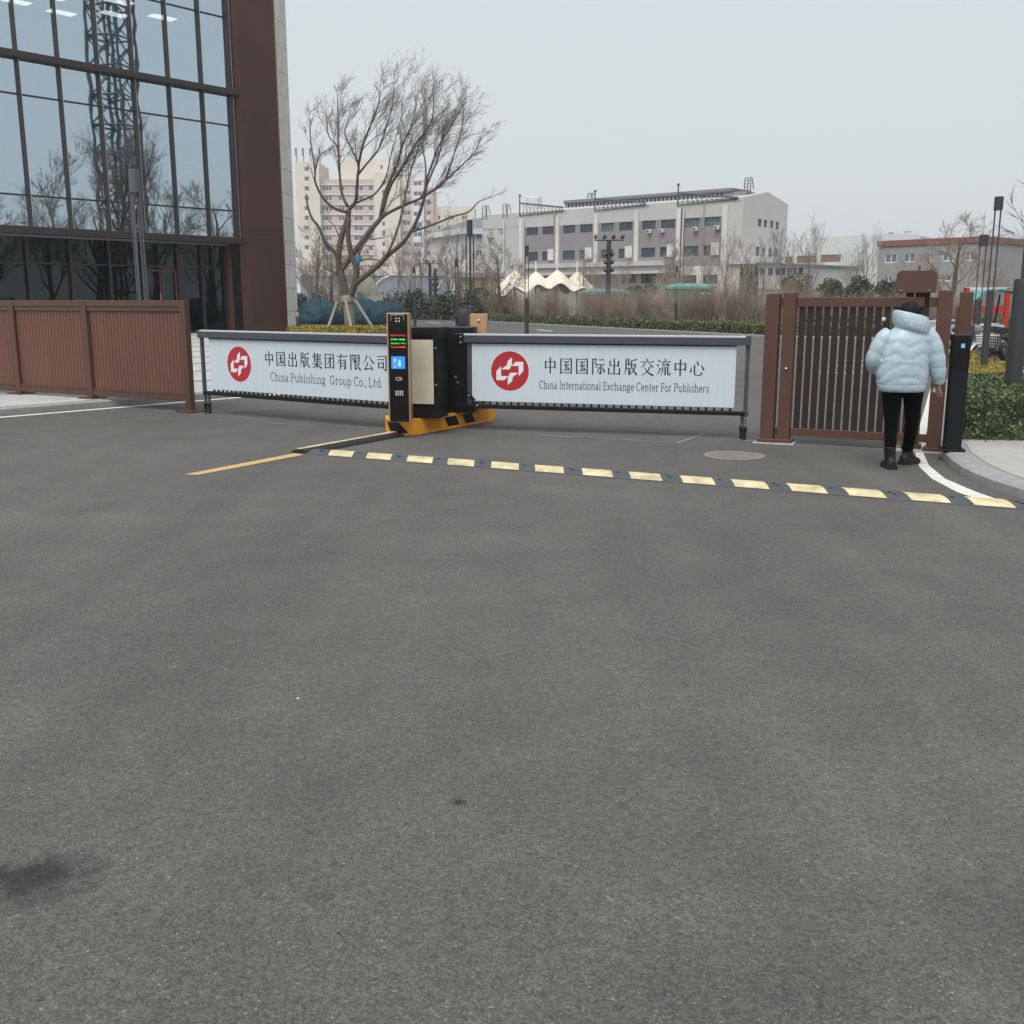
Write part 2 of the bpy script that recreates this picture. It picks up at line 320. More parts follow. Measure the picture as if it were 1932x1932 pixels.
# ------------------------------------------------------------------ mesh builder
class MB:
    def __init__(s): s.v = []; s.f = []; s.mi = []; s.cur = 0
    def add(s, vs, fs):
        b = len(s.v); s.v.extend([tuple(p) for p in vs])
        for f in fs: s.f.append([b + i for i in f]); s.mi.append(s.cur)
        return s
    def box(s, x0, x1, y0, y1, z0, z1, mx=None):
        vs = [Vector(p) for p in ((x0, y0, z0), (x1, y0, z0), (x1, y1, z0), (x0, y1, z0), (x0, y0, z1), (x1, y0, z1), (x1, y1, z1), (x0, y1, z1))]
        if mx is not None: vs = [mx @ p for p in vs]
        return s.add(vs, [(0, 3, 2, 1), (4, 5, 6, 7), (0, 1, 5, 4), (1, 2, 6, 5), (2, 3, 7, 6), (3, 0, 4, 7)])
    def cbox(s, c, d, mx=None):
        return s.box(c[0] - d[0] / 2, c[0] + d[0] / 2, c[1] - d[1] / 2, c[1] + d[1] / 2, c[2] - d[2] / 2, c[2] + d[2] / 2, mx)
    def quad(s, *p): return s.add(p, [tuple(range(len(p)))])
    def prism(s, pts, z0, z1):
        n = len(pts)
        ar = sum(pts[i][0] * pts[(i + 1) % n][1] - pts[(i + 1) % n][0] * pts[i][1] for i in range(n))
        if ar < 0: pts = list(reversed(pts))
        vs = [(p[0], p[1], z0) for p in pts] + [(p[0], p[1], z1) for p in pts]
        return s.add(vs, [tuple(range(n - 1, -1, -1)), tuple(range(n, 2 * n))] + [(i, (i + 1) % n, n + (i + 1) % n, n + i) for i in range(n)])
    def plate(s, pts, y0, y1):
        """polygon in x-z extruded between y0 and y1 (y0 = front)"""
        n = len(pts)
        ar = sum(pts[i][0] * pts[(i + 1) % n][1] - pts[(i + 1) % n][0] * pts[i][1] for i in range(n))
        if ar < 0: pts = list(reversed(pts))
        vs = [(p[0], y0, p[1]) for p in pts] + [(p[0], y1, p[1]) for p in pts]
        return s.add(vs, [tuple(range(n)), tuple(range(2 * n - 1, n - 1, -1))] + [((i + 1) % n, i, n + i, n + (i + 1) % n) for i in range(n)])
    def tube(s, pts, rs, n=6, cap=True):
        pts = [Vector(p) for p in pts]
        if not isinstance(rs, (list, tuple)): rs = [rs] * len(pts)
        vs = []; up = None
        for i, p in enumerate(pts):
            d = (pts[min(i + 1, len(pts) - 1)] - pts[max(i - 1, 0)])
            d = d.normalized() if d.length > 1e-9 else Vector((0, 0, 1))
            if up is None: up = Vector((1, 0, 0)) if abs(d.x) < 0.8 else Vector((0, 1, 0))
            a = (up - d * up.dot(d))
            a = a.normalized() if a.length > 1e-6 else d.orthogonal().normalized()
            b = d.cross(a); up = a
            for k in range(n):
                t = 2 * PI * k / n
                vs.append(p + (a * math.cos(t) + b * math.sin(t)) * rs[i])
        fs = [(i * n + k, i * n + (k + 1) % n, (i + 1) * n + (k + 1) % n, (i + 1) * n + k) for i in range(len(pts) - 1) for k in range(n)]
        if cap and n > 2:
            fs.append(tuple(range(n - 1, -1, -1))); fs.append(tuple((len(pts) - 1) * n + k for k in range(n)))
        return s.add(vs, fs)
    def lathe(s, prof, n=16, c=(0, 0, 0)):
        vs = [(c[0] + r * math.cos(2 * PI * k / n), c[1] + r * math.sin(2 * PI * k / n), c[2] + z) for r, z in prof for k in range(n)]
        fs = [(i * n + k, i * n + (k + 1) % n, (i + 1) * n + (k + 1) % n, (i + 1) * n + k) for i in range(len(prof) - 1) for k in range(n)]
        fs.append(tuple(range(n - 1, -1, -1))); fs.append(tuple((len(prof) - 1) * n + k for k in range(n)))
        return s.add(vs, fs)
    def loft(s, rings, cap=True):
        n = len(rings[0]); vs = [p for r in rings for p in r]
        fs = [(i * n + k, i * n + (k + 1) % n, (i + 1) * n + (k + 1) % n, (i + 1) * n + k) for i in range(len(rings) - 1) for k in range(n)]
        if cap: fs.append(tuple(range(n - 1, -1, -1))); fs.append(tuple((len(rings) - 1) * n + k for k in range(n)))
        return s.add(vs, fs)
    def torus(s, c, axis, R0, r, n=24, m=6):
        axis = Vector(axis).normalized(); a = axis.orthogonal().normalized(); b = axis.cross(a); c = Vector(c); vs = []
        for i in range(n):
            t = 2 * PI * i / n; d = a * math.cos(t) + b * math.sin(t)
            for j in range(m):
                q = 2 * PI * j / m; vs.append(c + d * (R0 + r * math.cos(q)) + axis * (r * math.sin(q)))
        return s.add(vs, [(i * m + j, ((i + 1) % n) * m + j, ((i + 1) % n) * m + (j + 1) % m, i * m + (j + 1) % m) for i in range(n) for j in range(m)])
    def build(s, name, mats, parent=None, smooth=False, bevel=0.0, loc=None, rz=None, fix=False):
        me = bpy.data.meshes.new(name); me.from_pydata(s.v, [], s.f)
        if not isinstance(mats, (list, tuple)): mats = [mats]
        for m_ in mats: me.materials.append(m_)
        me.polygons.foreach_set('material_index', s.mi)
        if smooth: me.polygons.foreach_set('use_smooth', [True] * len(me.polygons))
        me.update()
        if fix:
            bm = bmesh.new(); bm.from_mesh(me); bmesh.ops.recalc_face_normals(bm, faces=bm.faces); bm.to_mesh(me); bm.free()
        o = bpy.data.objects.new(name, me); COL.objects.link(o)
        if parent is not None: o.parent = parent
        if loc is not None: o.location = loc
        if rz is not None: o.rotation_euler = (0, 0, rz)
        if bevel:
            bv = o.modifiers.new('bevel', 'BEVEL'); bv.width = bevel; bv.segments = 2; bv.limit_method = 'ANGLE'; bv.angle_limit = R(40)
        return o
def tag(o, label, cat, group=None, kind=None):
    o['label'] = label; o['category'] = cat
    if group: o['group'] = group
    if kind: o['kind'] = kind
    return o
def thing(name, label, cat, loc=(0, 0, 0), rz=0.0, group=None):
    o = bpy.data.objects.new(name, None); COL.objects.link(o); o.location = loc; o.rotation_euler = (0, 0, rz); o.empty_display_size = 0.2
    return tag(o, label, cat, group)
def struct(name, mb, m, **k):
    o = mb.build(name, m, **k); o['kind'] = 'structure'; return o
def copy_tree(o, parent=None):
    c = o.copy(); COL.objects.link(c); c.parent = parent
    for ch in list(o.children): copy_tree(ch, c)
    return c
def place(o, loc, rz=0.0, scale=1.0, label=None):
    o.location = loc; o.rotation_euler = (0, 0, rz)
    o.scale = (scale,) * 3 if isinstance(scale, (int, float)) else scale
    if label: o['label'] = label
    return o
def wall_open(mb, x0, x1, z0, z1, rects, depth=0.15, y=0.0):
    """front wall face with real openings and reveals"""
    xs = sorted({x0, x1, *[r[0] for r in rects], *[r[1] for r in rects]}); zs = sorted({z0, z1, *[r[2] for r in rects], *[r[3] for r in rects]})
    for i in range(len(xs) - 1):
        for j in range(len(zs) - 1):
            a, b, c, d = xs[i], xs[i + 1], zs[j], zs[j + 1]; mx_, mz_ = (a + b) / 2, (c + d) / 2
            if any(r[0] < mx_ < r[1] and r[2] < mz_ < r[3] for r in rects): continue
            mb.quad((a, y, c), (b, y, c), (b, y, d), (a, y, d))
    for a, b, c, d in rects:
        e = y + depth
        mb.quad((a, y, c), (a, e, c), (b, e, c), (b, y, c)); mb.quad((a, e, d), (a, y, d), (b, y, d), (b, e, d))
        mb.quad((a, e, c), (a, y, c), (a, y, d), (a, e, d)); mb.quad((b, y, c), (b, e, c), (b, e, d), (b, y, d))
def window(parent, r, y, fm, gm, fw=0.07, nx=2, hbar=None, name='window'):
    a, b, c, d = r; mb = MB()
    mb.quad((a, y, c), (b, y, c), (b, y, d), (a, y, d)); mb.cur = 1
    for (p, q, u, v) in ((a, a + fw, c, d), (b - fw, b, c, d), (a + fw, b - fw, c, c + fw), (a + fw, b - fw, d - fw, d)):
        mb.box(p, q, y - 0.06, y - 0.004, u, v)
    for k in range(1, nx):
        x = a + (b - a) * k / nx; mb.box(x - fw / 2, x + fw / 2, y - 0.05, y - 0.004, c + fw, d - fw)
    if hbar: mb.box(a + fw, b - fw, y - 0.045, y - 0.004, c + (d - c) * hbar - fw / 2, c + (d - c) * hbar + fw / 2)
    return mb.build(name, [gm, fm], parent)
# ================================================================== SETTING
def zc(ox, oy, k):
    """coordinates measured on an enlarged crop -> survey coordinates"""
    return lambda x, y: ((ox + x / k) / 1.795, (oy + y / k) / 1.795)
def xy(v): return (v.x, v.y)
mb = MB(); mb.quad((-2500, -400, -0.03), (2500, -400, -0.03), (2500, 3500, -0.03), (-2500, 3500, -0.03)); struct('ground', mb, M['soil'])
mb = MB(); pts = [(-90, -60), (90, -60), (90, 34), (30, 37), (20, 42), G(1440, 634.5).xy, G(1200, 622).xy, G(925, 608).xy, (-1.9, 92), (-6, 124), (-40, 132), (-40, 60)]
mb.add([(p[0], p[1], 0) for p in pts], [tuple(range(len(pts)))]); struct('road', mb, M['asphalt'])

# left pavement: kerb runs parallel to the glass building
k0 = G(0, 784.5); kd = Vector((0.648, 0.761)); kn = Vector((-0.761, 0.648))
line = [k0.xy - kd * 12, k0.xy, k0.xy + kd * 5.1]
arc_c = line[-1] + kn * 2.2
curve = list(line)
for i in range(1, 9):
    a = i / 8 * R(62)
    curve.append(arc_c - kn * 2.2 * math.cos(a) + kd * 2.2 * math.sin(a))
curve += [Vector((-5.4, 24)), Vector((-8.0, 38)), Vector((-9.3, 47)), Vector((-10, 62))]
KH = 0.11
def offset(path, d):
    out = []
    for i, p in enumerate(path):
        t = (path[min(i + 1, len(path) - 1)] - path[max(i - 1, 0)]).normalized()
        out.append(p + Vector((-t.y, t.x)) * d)
    return out
def strip(name, path, d0, d1, z, m, z0=None):
    a = offset(path, d0); b = offset(path, d1); mb = MB(); n = len(path)
    if z0 is None:
        vs = [(p.x, p.y, z) for p in a] + [(p.x, p.y, z) for p in b]
        mb.add(vs, [(i, i + 1, n + i + 1, n + i) for i in range(n - 1)])
    else:
        vs = [(p.x, p.y, z0) for p in a] + [(p.x, p.y, z - 0.02) for p in a] + [(a[i].x * .8 + b[i].x * .2, a[i].y * .8 + b[i].y * .2, z) for i in range(n)] + [(p.x, p.y, z) for p in b] + [(p.x, p.y, z0) for p in b]
        for r in range(4): mb.add([vs[r * n + i] for i in range(n)] + [vs[(r + 1) * n + i] for i in range(n)], [(i, i + 1, n + i + 1, n + i) for i in range(n - 1)])
    return struct(name, mb, m, fix=True)
strip('kerb', curve, 0.0, 0.14, KH, M['kerb'], z0=-0.02)
inner = offset(curve, 0.14)
mb = MB(); poly = [(p.x, p.y) for p in inner] + [(-16, 75), (-60, 75), (-60, 0), (-30, -10)]
mb.add([(p[0], p[1], KH + 0.004) for p in poly], [tuple(range(len(poly)))]); struct('pavement', mb, M['paver'], fix=True)
def in_poly(x, y, P):
    c = False; n = len(P); j = n - 1
    for i in range(n):
        if (P[i][1] > y) != (P[j][1] > y) and x < (P[j][0] - P[i][0]) * (y - P[i][1]) / (P[j][1] - P[i][1]) + P[i][0]: c = not c
        j = i
    return c
for off in (2.15, 4.65, 7.2, 9.75, 12.7, 15.8, 18.9, 22.4, 26):
    p0 = k0.xy + kn * off - kd * 20; L = 2.0
    while L < 70 and in_poly(*(p0 + kd * (L + .6)), poly): L += .3
    st = 0.0
    while st < L and not in_poly(*(p0 + kd * st), poly): st += .5
    mb = MB(); ps = [p0 + kd * st, p0 + kd * L, p0 + kd * L + kn * .4, p0 + kd * st + kn * .4]
    mb.add([(p.x, p.y, KH + 0.008) for p in ps], [(0, 1, 2, 3)]); struct('pavement_band', mb, M['paver_dark'], fix=True)
mb = MB(); bp_ = [(-10.0, 42.6), (-4.2, 42.6), (-4.0, 58), (-11.5, 60)]; mb.prism(bp_, 0.0, 0.13); struct('planting_bed', mb, M['soil'])
strip('road_marking', line + [line[-1] + kd * 0.6], -0.30, -0.16, 0.004, M['white_paint'])
# steps / pale pavement beyond
# right kerb, pavement and white line
z6 = zc(2500, 950, 1.996)
ko = [G(*z6(*p)) for p in ((1352, 1105), (1360, 1150), (1385, 1210), (1435, 1262), (1500, 1310), (1590, 1358), (1700, 1405), (1820, 1445), (1932, 1482))]
ko = [v.xy for v in ko]; ko.append(ko[-1] + Vector((1.6, -0.55))); ko.insert(0, ko[0] + Vector((0.05, 0.5)))
ko = list(reversed(ko))       # so that the left side of the path is the pavement side
strip('kerb', ko, 0.0, -0.26, 0.10, M['kerb'], z0=-0.02)
ki = offset(ko, -0.26)
mb = MB(); poly = [(p.x, p.y) for p in ki] + [(5.6, 11.55), (12, 11.4), (12, 7)]
mb.add([(p[0], p[1], 0.104) for p in poly], [tuple(range(len(poly)))]); struct('pavement', mb, M['concrete'], fix=True)
lf = [G(*z6(*p), 0.004) for p in ((1196, 1150), (1200, 1180), (1225, 1260), (1310, 1340), (1480, 1430), (1632, 1482))]
rt = [G(*z6(*p), 0.004) for p in ((1250, 1150), (1255, 1175), (1290, 1250), (1400, 1340), (1600, 1425), (1790, 1492))]
mb = MB()
mb.add(lf + rt, [(i, i + 1, 7 + i, 6 + i) for i in range(5)]); struct('road_marking', mb, M['white_paint'], fix=True)
# yellow line towards the viewer, faint sealed cuts round the barrier, dashes on the inner road
mb = MB(); mb.quad(*[G(x, y, 0.004) for x, y in ((347, 895), (373, 896), (575, 857.5), (556, 855))]); struct('road_marking', mb, M['yellow_paint'], fix=True)
zr = zc(1500, 1100, 1.7564); zl = zc(640, 1050, 4.83); z8 = zc(600, 1050, 2.415)
def cut(a, b, wd=0.045):
    a = G(*a, 0.004); b = G(*b, 0.004); t = (b - a).normalized(); s_ = Vector((-t.y, t.x, 0)) * wd / 2
    mb = MB(); mb.quad(a - s_, b - s_, b + s_, a + s_); struct('road_marking', mb, M['faint_paint'])
for a, b in (((200, 595), (470, 605)), ((760, 612), (1490, 648)), ((560, 655), (1340, 697)), ((1395, 702), (1545, 650)), ((1800, 690), (1880, 694))): cut(zr(*a), zr(*b), 0.05)
for a, b in (((330, 895), (760, 845)), ((700, 920), (1140, 945)), ((1040, 868), (1500, 900)), ((1480, 960), (1700, 972))): cut(z8(*a), z8(*b))
cut(z8(1500, 925), z8(1640, 905))
for a, b in (((806, 608.5), (828, 610)), ((853, 612), (880, 614.5)), ((922, 603), (948, 604.5)), ((1010, 622), (1040, 625))):
    a = G(*a, 0.005); b = G(*b, 0.005); mb = MB(); mb.quad(a, b, b + Vector((0.12, 0.5, 0)), a + Vector((0.12, 0.5, 0))); struct('road_marking', mb, M['white_paint'])
# white edge line + parking bays seen through the gate
mb = MB(); a, b = G(1722, 850, .0065), G(1777, 655, .0065); mb.quad(a, b, b + Vector((0.3, 0, 0)), a + Vector((0.22, 0, 0)))
struct('road_marking', mb, M['white_paint'])
for i in range(4, 7):
    y = 14.5 + i * 2.4; mb = MB(); x = 0.405 * y; mb.quad((x - 2.6, y, .005), (x - 0.1, y + .4, .005), (x - .1, y + .55, .005), (x - 2.6, y + .15, .005)); struct('road_marking', mb, M['white_paint'])
# kerb strip right of the inner road and by the central bed
strip('kerb', [Vector((6.3, 14.9)), Vector((7.0, 16.4)), Vector((11.0, 25.3)), Vector((14, 32))], 0.0, 0.12, 0.12, M['concrete'], z0=-0.02)
strip('kerb', [Vector((60, 40)), Vector((24, 40.5)), Vector(xy(G(1443, 636.5))), Vector(xy(G(1200, 623.5))), Vector(xy(G(925, 608.5))), Vector((-2.1, 93))], 0, -0.14, 0.1, M['kerb'], z0=-0.02)

# ================================================================== GLASS BUILDING
C0 = Vector((-13.46, 52.0)); FU = Vector((0.648, 0.761)).normalized()
FL = 21.0
F = Wall(C0 - FU * FL, C0)
bld = thing('office_building', 'glass office block with bronze mullions and copper brown corner pier', 'building', F.loc, F.rot)
s_at = lambda x, y: F.m(x, y)[0]
zb0 = F.m(448, 461)[1]; zb1 = F.m(448, 449)[1]; zm0 = F.m(440, 182)[1]; zm1 = F.m(440, 171)[1]
zt2 = F.m(444, 239)[1]; zt1 = F.m(448, 399)[1]; zt3 = F.m(430, 35)[1]
print('FACADE z', zb0, zb1, zm0, zm1, zt1, zt2, zt3)
print('FACADE bays', [round(s_at(x, y), 2) for x, y in ((66, 428), (141, 434), (212, 440), (275, 446), (339, 452), (398, 456), (451, 459))])
ZTOP = 24.0
BAY = 1.72
ms = [FL - 0.05 - q for q in (0, 1.55, 3.27, 5.02, 6.65, 8.40, 10.13, 11.85, 13.57, 15.29, 17.01, 18.73)]
z2 = zb1 + 2 * (zm1 - zb1)
levels = [(zb1, zm0, (zt1, zt2)), (zm1, z2, (zt3,))]
for (a, b, trs) in levels:
    for k in range(len(ms) - 1):
        mb = MB(); mb.quad((ms[k + 1], 0, a), (ms[k], 0, a), (ms[k], 0, b), (ms[k + 1], 0, b)); mb.build('glass_pane', M['glass_up'], bld)
    for k, x in enumerate(ms):
        mb = MB(); wd = 0.085 if k == 0 else 0.036
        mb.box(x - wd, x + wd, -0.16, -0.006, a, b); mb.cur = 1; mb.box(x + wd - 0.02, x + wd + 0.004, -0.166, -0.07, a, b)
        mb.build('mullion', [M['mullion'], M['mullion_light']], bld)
    for t in trs:
        mb = MB(); mb.box(ms[-1], ms[0] - .1, -0.035, -0.006, t - 0.035, t + 0.035); mb.build('transom', M['mullion'], bld)
for (a, b) in ((zb0, zb1), (zm0, zm1), (z2, z2 + .3)):
    mb = MB(); mb.box(-1, FL + 0.28, -0.34, 0.25, a, b); mb.build('band', M['mullion'], bld, bevel=0.015)
mb = MB(); mb.box(-1, FL, -0.05, 0.2, z2 + .3, ZTOP); mb.build('parapet', M['mullion'], bld)
# ground floor, set back under the first band
gy = 0.7
gs = [FL - 0.45, FL - 1.75, FL - 3.05, FL - 4.85, FL - 6.5, FL - 8.3, FL - 10.2, FL - 12.1, FL - 14, FL - 15.9, FL - 18, FL - 20]
for k in range(len(gs) - 1):
    mb = MB(); mb.quad((gs[k + 1], gy, 0.1), (gs[k], gy, 0.1), (gs[k], gy, zb0), (gs[k + 1], gy, zb0)); mb.build('glass_pane', M['glass_low'], bld)
for x in gs:
    mb = MB(); mb.box(x - 0.055, x + 0.055, gy - 0.16, gy - 0.006, 0.1, zb0); mb.build('mullion', M['mullion'], bld)
mb = MB(); mb.box(0, FL - .5, gy - 0.03, gy - 0.006, 3.2, 3.27); mb.build('transom', M['mullion'], bld)
dr = MB(); x0, x1 = gs[3] + 0.1, gs[2] - 0.1
for (a, b, c, d) in ((x0, x0 + .09, .12, 3.1), (x1 - .09, x1, .12, 3.1), ((x0 + x1) / 2 - .1, (x0 + x1) / 2 - .02, .12, 3.0), ((x0 + x1) / 2 + .02, (x0 + x1) / 2 + .1, .12, 3.0), (x0, x1, 3.0, 3.1)):
    dr.box(a, b, gy - 0.10, gy - 0.02, c, d)
door = dr.build('door', M['brown'], bld)
mb = MB(); mb.box((x0 + x1) / 2 - .16, (x0 + x1) / 2 - .13, gy - .17, gy - .14, 1.0, 2.0); mb.build('handle', M['steel'], door)
mb = MB(); mb.box(FL - .42, FL - .2, gy - 0.35, gy, .1, zb0); mb.build('door_post', M['brown'], bld)
mb = MB(); mb.box((x0 + x1) / 2 - .3, (x0 + x1) / 2 + .2, gy + .3, gy + .34, 3.3, 3.55); mb.build('exit_sign', M['green_panel'], bld)
# interior: slabs, back wall, ceiling light panels
mb = MB(); mb.box(-1, FL - .3, 7, 7.2, 0.1, ZTOP); mb.cur = 1
for z in (zb1 - .02, (zb1 + zm1) / 2 + .2, zm1 - .02, (zm1 + z2) / 2 + .2, z2): mb.box(-1, FL - .3, 0.35, 7, z - 0.35, z)
mb.build('interior', [M['room'], M['room']], bld)
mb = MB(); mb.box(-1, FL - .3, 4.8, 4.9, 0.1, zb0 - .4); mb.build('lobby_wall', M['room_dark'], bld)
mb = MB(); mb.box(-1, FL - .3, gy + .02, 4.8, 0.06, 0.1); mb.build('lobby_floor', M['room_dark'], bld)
zc1 = (zm1 + z2) / 2 + .2 - 0.36
for (x, y) in ((FL - 1.9, 2.4), (FL - 3.7, 3.6), (FL - 4.6, 1.5), (FL - 6.9, 3.1), (FL - 7.6, 5.0), (FL - 8.6, 1.5), (FL - 10.2, 3.2), (FL - 5.4, 5.2), (FL - 6.3, 1.0)):
    mb = MB(); mb.box(x - .6, x + .6, y - .3, y + .3, zc1 - 0.03, zc1); mb.build('ceiling_light', M['ceil_light'], bld)
mb = MB(); mb.box(FL - 9.2, FL - 7.7, 0.9, 0.94, zt1 + .1, zt1 + 2.3); mb.build('green_panel', M['green_reflect'], bld)  # pale green panel added behind the glass as a painted reflection
# copper pier with a rounded corner, then pale stone
p0 = C0 + FU * 0.05
pe = At(533, 455, 52.6); pst = Vector((pe.x, pe.y))
pw = (pst - p0); n_in = Vector((-pw.y, pw.x)).normalized()
cham = pst + pw.normalized() * 0.10 + n_in * 0.22
st_end = At(556.5, 455, 54.4); st_end = Vector((st_end.x, st_end.y))
def tol(p): q = Vector(p) - F.p0; return (q.dot(F.u), q.dot(Vector((-F.u.y, F.u.x))))
mid = p0 + pw * 0.22
pier = MB(); pier.prism([tol(p) for p in (p0 + n_in * .0, mid - n_in * .12, pst - n_in * .06, pst + pw.normalized() * .07 + n_in * .05, cham, cham + n_in * 1.2, p0 + n_in * 1.2)], 0, ZTOP); pier.build('pier', M['brown_metal'], bld)
for z in (zb0 + .35, zm0 - .9, 9.9, 16.0):
    a = tol(mid - n_in * .125); b = tol(pst - n_in * .065); mb = MB(); mb.box(0, (pw * .78).length, -0.006, 0, z, z + 0.025, Matrix.Translation((a[0], a[1], 0)) @ Matrix.Rotation(math.atan2(b[1] - a[1], b[0] - a[0]), 4, 'Z')); mb.build('panel_joint', M['mullion'], bld)
SW = Wall(cham, st_end)
stl = thing('x', 'x', 'x')
bpy.data.objects.remove(stl)
stm = MB(); stm.box(0, SW.len, 0, 1.4, 0, ZTOP)
so = stm.build('stone_wall', M['stone'], bld); so.location = (*tol(cham), 0); so.rotation_euler = (0, 0, SW.rot - F.rot)
core = MB(); core.prism([tol(p) for p in (C0 + FU * .0 + Vector((-.761, .648)) * 7.3, st_end + Vector((-.1, .3)), st_end + Vector((-6, 12)), C0 - FU * FL + Vector((-.761, .648)) * 7.3)], 0, ZTOP); core.build('rear_wall', M['concrete'], bld)
mb = MB(); mb.box(-1, FL, 0.3, 7.2, ZTOP - .3, ZTOP - .05); mb.build('roof', M['concrete'], bld)

# ================================================================== FACTORY BUILDING (mauve and grey, behind the beds)
zf = zc(1600, 550, 1.7564); zg = zc(2100, 600, 3.5127); zh = zc(1650, 600, 3.512)
B = Wall((At(910, 406, 128).x, 128), (At(1403, 372, 106).x, 106))
fac = thing('factory_building', 'long grey and mauve block with white pilasters and rooftop monitor', 'building', B.loc, B.rot)
H1 = B.m(1403, 372)[1]; print('FACTORY len', B.len, 'H', H1, B.m(910, 406)[1])
wins = []
def fr(x0, y0, x1, y1, f=zf): return B.rect(*f(x0, y0), *f(x1, y1))
top = [fr(*q) for q in ((322, 388, 390, 430), (418, 382, 485, 426), (540, 376, 611, 419), (640, 371, 713, 414), (768, 363, 843, 410), (874, 357, 952, 403), (1010, 350, 1089, 396), (1122, 343, 1205, 391), (1264, 336, 1352, 385), (1383, 328, 1473, 380))]
low = [fr(*q) for q in ((336, 533, 389, 583), (416, 530, 485, 582), (537, 527, 609, 578), (637, 523, 708, 574), (764, 518, 834, 571), (870, 514, 948, 569), (1004, 510, 1085, 564), (1116, 504, 1199, 560), (1257, 499, 1342, 556), (1378, 493, 1463, 552))]
gnd = [fr(*q) for q in ((888, 655, 972, 720), (1005, 652, 1090, 718), (1136, 652, 1172, 720), (1243, 672, 1330, 720), (1371, 668, 1455, 722))]
sm = [fr(*q) for q in ((97, 395, 122, 443), (156, 391, 182, 439), (97, 515, 122, 556), (158, 513, 183, 553))]
zt = sum(r[3] for r in top) / 10; zb_ = sum(r[2] for r in top) / 10; zlt = sum(r[3] for r in low) / 10; zlb = sum(r[2] for r in low) / 10
top = [(r[0], r[1], zb_, zt) for r in top]; low = [(r[0], r[1], zlb, zlt) for r in low]
xl = fr(303, 400, 305, 410)[0]; xr = fr(1487, 400, 1490, 410)[0]; zp = zt + 0.05; zcan = fr(700, 600, 710, 605)[3]
for a, b, c, d, rs, m_, nm in ((0, B.len, zp, H1, [], 'bwall', 'upper_wall'), (xl, xr, zcan - 0.6, zp, top + low, 'bpurple', 'brick_wall'), (0, xl, 0, zp, sm, 'bwall', 'rendered_wall'), (xr, B.len, 0, zp, [], 'bwall', 'rendered_wall'), (xl, xr, 0, zcan - 0.6, gnd, 'bwhite', 'lower_wall')):
    mb = MB(); wall_open(mb, a, b, c, d, rs, 0.18); mb.build(nm, M[m_], fac)
for i, r in enumerate(top): window(fac, r, 0.14, M['frame_dark'], M['win_teal'] if i in (4, 8, 9) else M['win'], nx=4, hbar=0.66)
for i, r in enumerate(low): window(fac, r, 0.14, M['frame_dark'], M['win'], nx=3)
for r in gnd: window(fac, r, 0.14, M['frame_dark'], M['win'], nx=3)
for r in sm: window(fac, r, 0.14, M['frame_white'], M['win_teal'], nx=2, hbar=0.7, fw=0.09)
for x in (293, 507, 737, 978, 1228, 1503):
    s0 = B.m(*zf(x, 450))[0]; mb = MB(); mb.box(s0 - 0.26, s0 + 0.26, -0.2, -0.002, zcan if x < 1200 else 0.3, zp + .6 * (H1 - zp)); mb.build('pilaster', M['bwhite'], fac)
for x, mt in ((311, 'frame_white'), (1247, 'frame_dark'), (1255, 'frame_white'), (1490, 'frame_white'), (192, 'frame_white'), (491, 'pipe_yellow'), (1377, 'pipe_yellow'), (497, 'pipe_yellow')):
    s0 = B.m(*zf(x, 450))[0]; mb = MB(); mb.tube([(s0, -0.2, 0.3), (s0, -0.2, H1 if mt == 'pipe_yellow' else zp + .62 * (H1 - zp))], 0.045 if mt == 'pipe_yellow' else .075, 6); mb.build('drain_pipe', M[mt], fac)
for r, x in ((low[1], .8), (low[3], .8), (low[5], .8), (low[7], .8), (low[9], .8)):
    s0 = r[0] + (r[1] - r[0]) * x; mb = MB(); mb.box(s0 - .45, s0 + .45, -0.2, .12, r[2], r[2] + 1.25); mb.build('duct_cover', M['ac'], fac)
for q in ((1048, 400, 1070, 421), (1121, 397, 1146, 418), (1322, 386, 1347, 408), (1449, 377, 1475, 400)):
    r = fr(*q); mb = MB(); mb.box(r[0], r[1], -0.45, -0.05, r[2], r[3]); a_ = mb.build('air_conditioner', M['ac'], fac, bevel=.03)
    mb = MB(); mb.tube([((r[0] * .6 + r[1] * .4), -0.47, (r[2] + r[3]) / 2), ((r[0] * .6 + r[1] * .4), -0.455, (r[2] + r[3]) / 2)], (r[3] - r[2]) * .36, 12); mb.build('fan', M['frame_dark'], a_)
r = fr(385, 612, 1225, 660); ca = MB(); ca.box(r[0], r[1], -2.2, -0.02, zcan - 0.5, zcan); ca.cur = 1; ca.box(r[0], r[1], -2.1, -0.02, zcan - 1.0, zcan - .5); ca.cur = 0; ca.box(r[0], r[1], -2.25, -0.02, zcan - 1.3, zcan - 1.0)
ca.build('canopy', [M['bwall'], M['bpurple']], fac)
